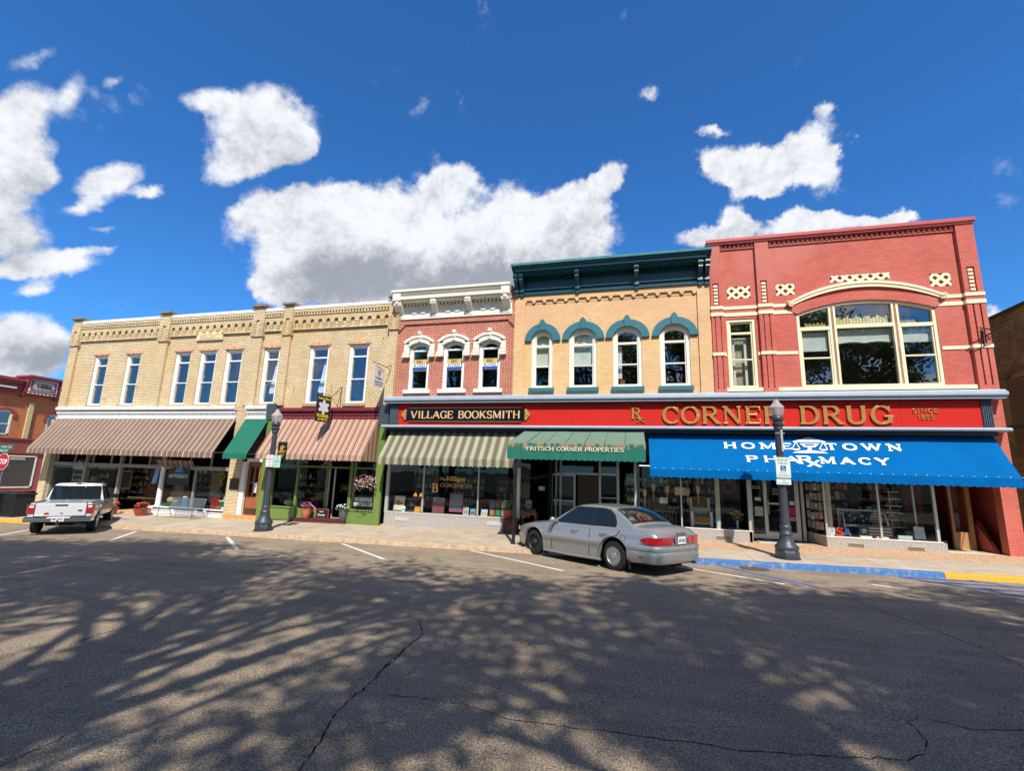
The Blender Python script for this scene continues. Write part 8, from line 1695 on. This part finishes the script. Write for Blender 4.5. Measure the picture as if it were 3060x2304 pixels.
mb=MB(); text(mb,'ANTIQUES',-22.88,-21.68,1.70,1.88,18.998,.006,.24,.10,.16); mb.build('lettering',mat('antique_cream','#cfc9bd',.6,var=0),o); mb=MB(); mb.prism([(-22.25+.25*math.cos(R_(a)),18.99,1.97+.27*math.sin(R_(a))) for a in range(0,181,15)],(0,.008,0)); mb.build('blue_emblem',mat('emblem_blue','#4a8cc6',.6,var=.1,vs=12),o); mb=MB(); mb.tube([(-22.9+.13*k,18.99,2.12+.18*math.sin(k*.31)) for k in range(11)],.025,6); mb.build('scroll_trim',mat('scroll_tan','#8a6e4e',.6),o)
def crate(label,x0,x1,z0,h,y,c,name='crate',cat='crate',group=None):
    o=thing(name,label,cat,((x0+x1)/2,y,z0),group); mb=MB(); mb.box(x0,x1,y,y+.3,z0,z0+h); mb.build('box',mat(*c,.75,),o,bevel=.006); mb=MB()
    for k in range(3): mb.box(x0-.004,x1+.004,y-.012,y,z0+h*(.08+k*.32),z0+h*(.30+k*.32))
    mb.build('slats',mat(c[0]+'_slat',c[1],.8,var=.25,vs=9),o); return o
crate('upper brown wooden crate stacked behind the antiques sign',-23.0,-22.4,1.02,.3,19.5,('crate_brown','#8a6248')); crate('left lower wooden crate in the stack behind the antiques sign',-23.15,-22.6,.70,.3,19.5,('crate_tan','#a3805c')); crate('right lower wooden crate in the stack behind the antiques sign',-22.58,-22.0,.70,.3,19.5,('crate_tan','#a3805c'))
crate('long green wooden box on the antiques window sill left end',-23.15,-22.2,.28,.16,19.15,('green_box','#2f6a4a'))
o=thing('picnic_basket','round tan wicker basket on the green box','basket',(-22.85,19.3,.45)); mb=MB(); mb.ball((-22.85,19.3,.58),.2,12,8,(1,.8,.8)); mb.build('body',mat('wicker','#b99a6a',.9,var=.3,vs=30),o)
o=thing('teapot','bright yellow teapot beside the wicker basket','teapot',(-22.4,19.2,.45)); mb=MB(); mb.ball((-22.42,19.2,.53),.1,12,8,(1.2,1,.8)); mb.tube([(-22.3,19.2,.52),(-22.2,19.2,.6)],.02,6); mb.build('body',mat('teapot_yellow','#d7a23a',.4),o)
o=thing('storage_jar','blue enamel jar with white lid in the antiques window','jar',(-21.9,19.3,.28)); mb=MB(); mb.lathe(-21.9,19.3,[(.14,.28),(.15,.3),(.15,.72)],16); mb.build('body',mat('enamel_blue','#3a78b4',.3),o); mb=MB(); mb.lathe(-21.9,19.3,[(.155,.72),(.15,.78),(.03,.82)],16); mb.build('lid',IV,o)
o=thing('cooler','dark red vintage cooler box with grey lid in the antiques window','cooler',(-20.0,19.3,.28)); mb=MB(); mb.box(-20.25,-19.75,19.2,19.55,.28,.85); mb.build('body',mat('cooler_red','#8d2327',.35),o,bevel=.02); mb=MB(); mb.box(-20.27,-19.73,19.18,19.57,.85,1.05); mb.build('lid',mat('cooler_lid_grey','#7b837c',.5),o,bevel=.02)
o=thing('cooler','green and white vintage cooler box at the right of the antiques window','cooler',(-19.4,19.25,.28)); mb=MB(); mb.box(-19.68,-19.16,19.15,19.45,.40,.66); mb.build('body',mat('cooler_green','#1d6a47',.35),o,bevel=.015); mb=MB(); mb.box(-19.68,-19.16,19.15,19.45,.28,.398); mb.box(-19.70,-19.14,19.13,19.47,.662,.70); mb.build('white_base_and_lid',IV,o)
o=thing('jug','turquoise jug standing on the green cooler','jug',(-19.5,19.3,.7)); mb=MB(); mb.lathe(-19.5,19.3,[(.08,.70),(.09,.74),(.06,.86),(.09,.93)],12); mb.tube([(-19.4,19.3,.9),(-19.32,19.3,.86),(-19.4,19.3,.76)],.015,6); mb.build('body',mat('turquoise_glaze','#57b9b4',.3),o)
o=thing('teddy_hanger','yellow knitted wreath doll hanging in the right antiques window','doll',(-20.2,19.6,1.5)); mb=MB(); mb.tube([(-20.2+.16*math.cos(R_(a)),19.6,1.85+.16*math.sin(R_(a))) for a in range(0,361,24)],.05,8); mb.tube([(-20.2,19.6,1.68),(-20.3,19.6,1.35)],.05,8); mb.tube([(-20.2,19.6,1.68),(-20.1,19.6,1.35)],.05,8); mb.build('body',mat('mustard_wool','#a8892c',.9,var=.2),o)
crate('small tilted brown crate between the two coolers',-19.72,-19.52,.28,.16,19.08,('crate_brown','#8a6248'))
o=thing('letter_panel','tan panel leaning at the left of the right antiques pane','panel',(-20.9,19.7,.7)); mb=MB(); mb.box(-21.15,-20.5,19.9,19.93,.5,2.05); mb.build('panel',mat('tan_panel','#8d7a58',.8),o)
# flower shop
o=thing('wedding_sign','black window sign with white wedding specialist lettering','sign',(-11.75,19.12,.7)); mb=MB(); mb.box(-12.28,-11.22,19.12,19.14,.70,1.25); mb.build('board',BK,o); mb=MB(); text(mb,'WEDDING',-12.24,-11.36,1.0,1.17,19.119,.004,.28,.12,.14); text(mb,'SPECIALIST',-12.26,-11.3,.80,.96,19.119,.004,.28,.12,.14); mb.build('lettering',WH,o)
for k,(x,y) in enumerate(((-16.1,19.6),(-15.6,19.9),(-14.8,20.3),(-11.8,19.7))):
    o=pot('potted_plant',('dark leafy plant at the left of the flower shop window','tall dark plant behind the flower shop centre post','dark bushy plant inside the angled flower shop pane','dark leafy plant above the wedding sign')[k],'potted plant',x,y,.60 if k!=2 else .05,.1,.14,.22,mat('grey_pot','#8b8b86',.7)); flowers(o,x,y,.85,.3,.7,2,[('pale_bud','#8b9a7a')],('shade_leaf','#33482b'),6,150,seed=20+k,sz=.02)
o=thing('neon_open_sign','unlit oval open sign in the flower shop window','sign',(-15.75,19.2,.8)); mb=MB(); mb.tube([(-15.75+.22*math.cos(R_(a)),19.2,.82+.13*math.sin(R_(a))) for a in range(0,361,20)],.008,5); ftext(mb,'OPEN',-15.89,-15.61,.78,.86,19.2,.004); mb.tube([(-15.75,19.2,.95),(-15.75,19.2,1.15)],.006,4); mb.build('tubes',mat('neon_grey','#9aa39c',.4,var=0),o)
o=thing('straw_bundle','hanging bundle of pale straw in the right flower shop window','dried flowers',(-12.0,19.5,2.0)); mb=MB()
for q in range(60): a=rd.uniform(-.22,.22); mb.tube([(-12.0+a*.3,19.5,2.15),(-12.0+a,19.5+rd.uniform(-.1,.1),1.75-rd.random()*.15)],.005,3)
mb.build('straw',mat('straw','#8f8a48',.9),o)
# trees and hedge of the square behind the photographer (seen only in reflections)

# stocked shelves behind the panes
GD5=[mat('goods_cream','#cbbfa4',.7),mat('goods_red','#a2423a',.6),mat('goods_green','#5b7a4e',.7),mat('goods_blue','#5f86a8',.6),mat('goods_ochre','#b98a44',.7)]
def goods(label,x0,x1,y,z0,rows,seed,rh=.38,fm=None):
    q=random.Random(seed); o=thing('display_shelves',label,'shelves',((x0+x1)/2,y,z0),'stocked shelves inside the shops'); mb=MB()
    for k in range(rows+1): mb.box(x0,x1,y,y+.3,z0+k*rh,z0+k*rh+.02)
    for x in (x0-.03,x1): mb.box(x,x+.03,y,y+.3,z0,z0+rows*rh+.02)
    mb.build('frame',fm or MATS['shelf_dark'],o); g=MB()
    for k in range(rows):
        x=x0+.04; zb=z0+k*rh+.021
        while x<x1-.16:
            g.cur=q.randrange(5); w=q.uniform(.07,.16); h=q.uniform(.08,rh*.8); t=q.random()
            if t<.4: g.box(x,x+w,y+.04,y+.2,zb,zb+h)
            elif t<.75: g.lathe(x+w/2,y+.12,[(w*.3,zb),(w*.5,zb+h*.4),(w*.42,zb+h*.8),(w*.2,zb+h)],8)
            else: g.ball((x+w/2,y+.12,zb+w*.45),w*.45,8,6)
            x+=w+q.uniform(.01,.06)
    g.build('goods',GD5,o)
goods('stocked shelves behind the armchair in the left pharmacy window',1.75,3.3,20.9,.7,5,41)
goods('stocked shelves behind the side table in the left pharmacy window',.75,1.6,20.8,.7,5,42)
goods('stocked shelves behind the flag bench at the left of the right window',6.8,7.85,20.8,.7,5,43)
goods('stocked shelves behind the corner shelf in the right window',8.05,9.5,20.9,.7,5,44)
goods('shelves of small antiques behind the toy house',-30.9,-29.3,20.7,.3,5,45)
goods('shelves of small antiques behind the gilt framed picture',-28.6,-26.6,20.9,.3,5,46)
goods('shelves of small antiques behind the antiques sign',-23.2,-21.4,20.7,.3,5,47)
goods('shelves of small antiques behind the yellow knitted doll',-21.1,-19.2,20.8,.3,5,48)
goods('shelves of vases inside the left flower shop window',-16.5,-15.4,20.6,.3,5,49)
goods('shelves of vases inside the right flower shop window',-12.4,-11.3,20.6,.3,5,50)
mt,t_,b_=newmat('tube_light_glow'); b_.inputs['Emission Color'].default_value=(1,.97,.9,1); b_.inputs['Emission Strength'].default_value=3.0
for k,(x,y,n_) in enumerate(((.6,21.6,'first'),(2.0,21.9,'second'),(3.1,22.1,'third'),(7.0,21.9,'fourth'),(8.6,22.2,'fifth'))):
    o=thing('ceiling_light',n_+' lit tube ceiling light from the left inside the drug store','light',(x,y,2.95),'tube lights inside the drug store'); m=MB(); m.box(x-.5,x+.5,y,y+.14,2.97,3.03); m.build('housing',IV,o); m=MB(); m.box(x-.48,x+.48,y+.02,y+.12,2.95,2.969); m.build('tube',mt,o)
# kerb grit and fallen leaves lying in the gutter
q=random.Random(5); m=MB()
for k in range(900):
    x=q.uniform(-24,14); y=15.20-abs(q.gauss(0,.12)); z=zr(x,y)+.006; a=q.uniform(0,6.28); l=q.uniform(.008,.03); c,s_=math.cos(a)*l,math.sin(a)*l
    m.poly([(x-c,y-s_,z),(x+s_*.5,y-c*.5,z+l*.3),(x+c,y+s_,z+.004),(x-s_*.5,y+c*.5,z)])
o=m.build('gutter_litter',mat('dry_leaf_litter','#7a6040',.9,var=.4,vs=30)); o['kind']='stuff'; o['label']='dry leaf bits and grit scattered along the gutter by the kerb'; o['category']='litter'
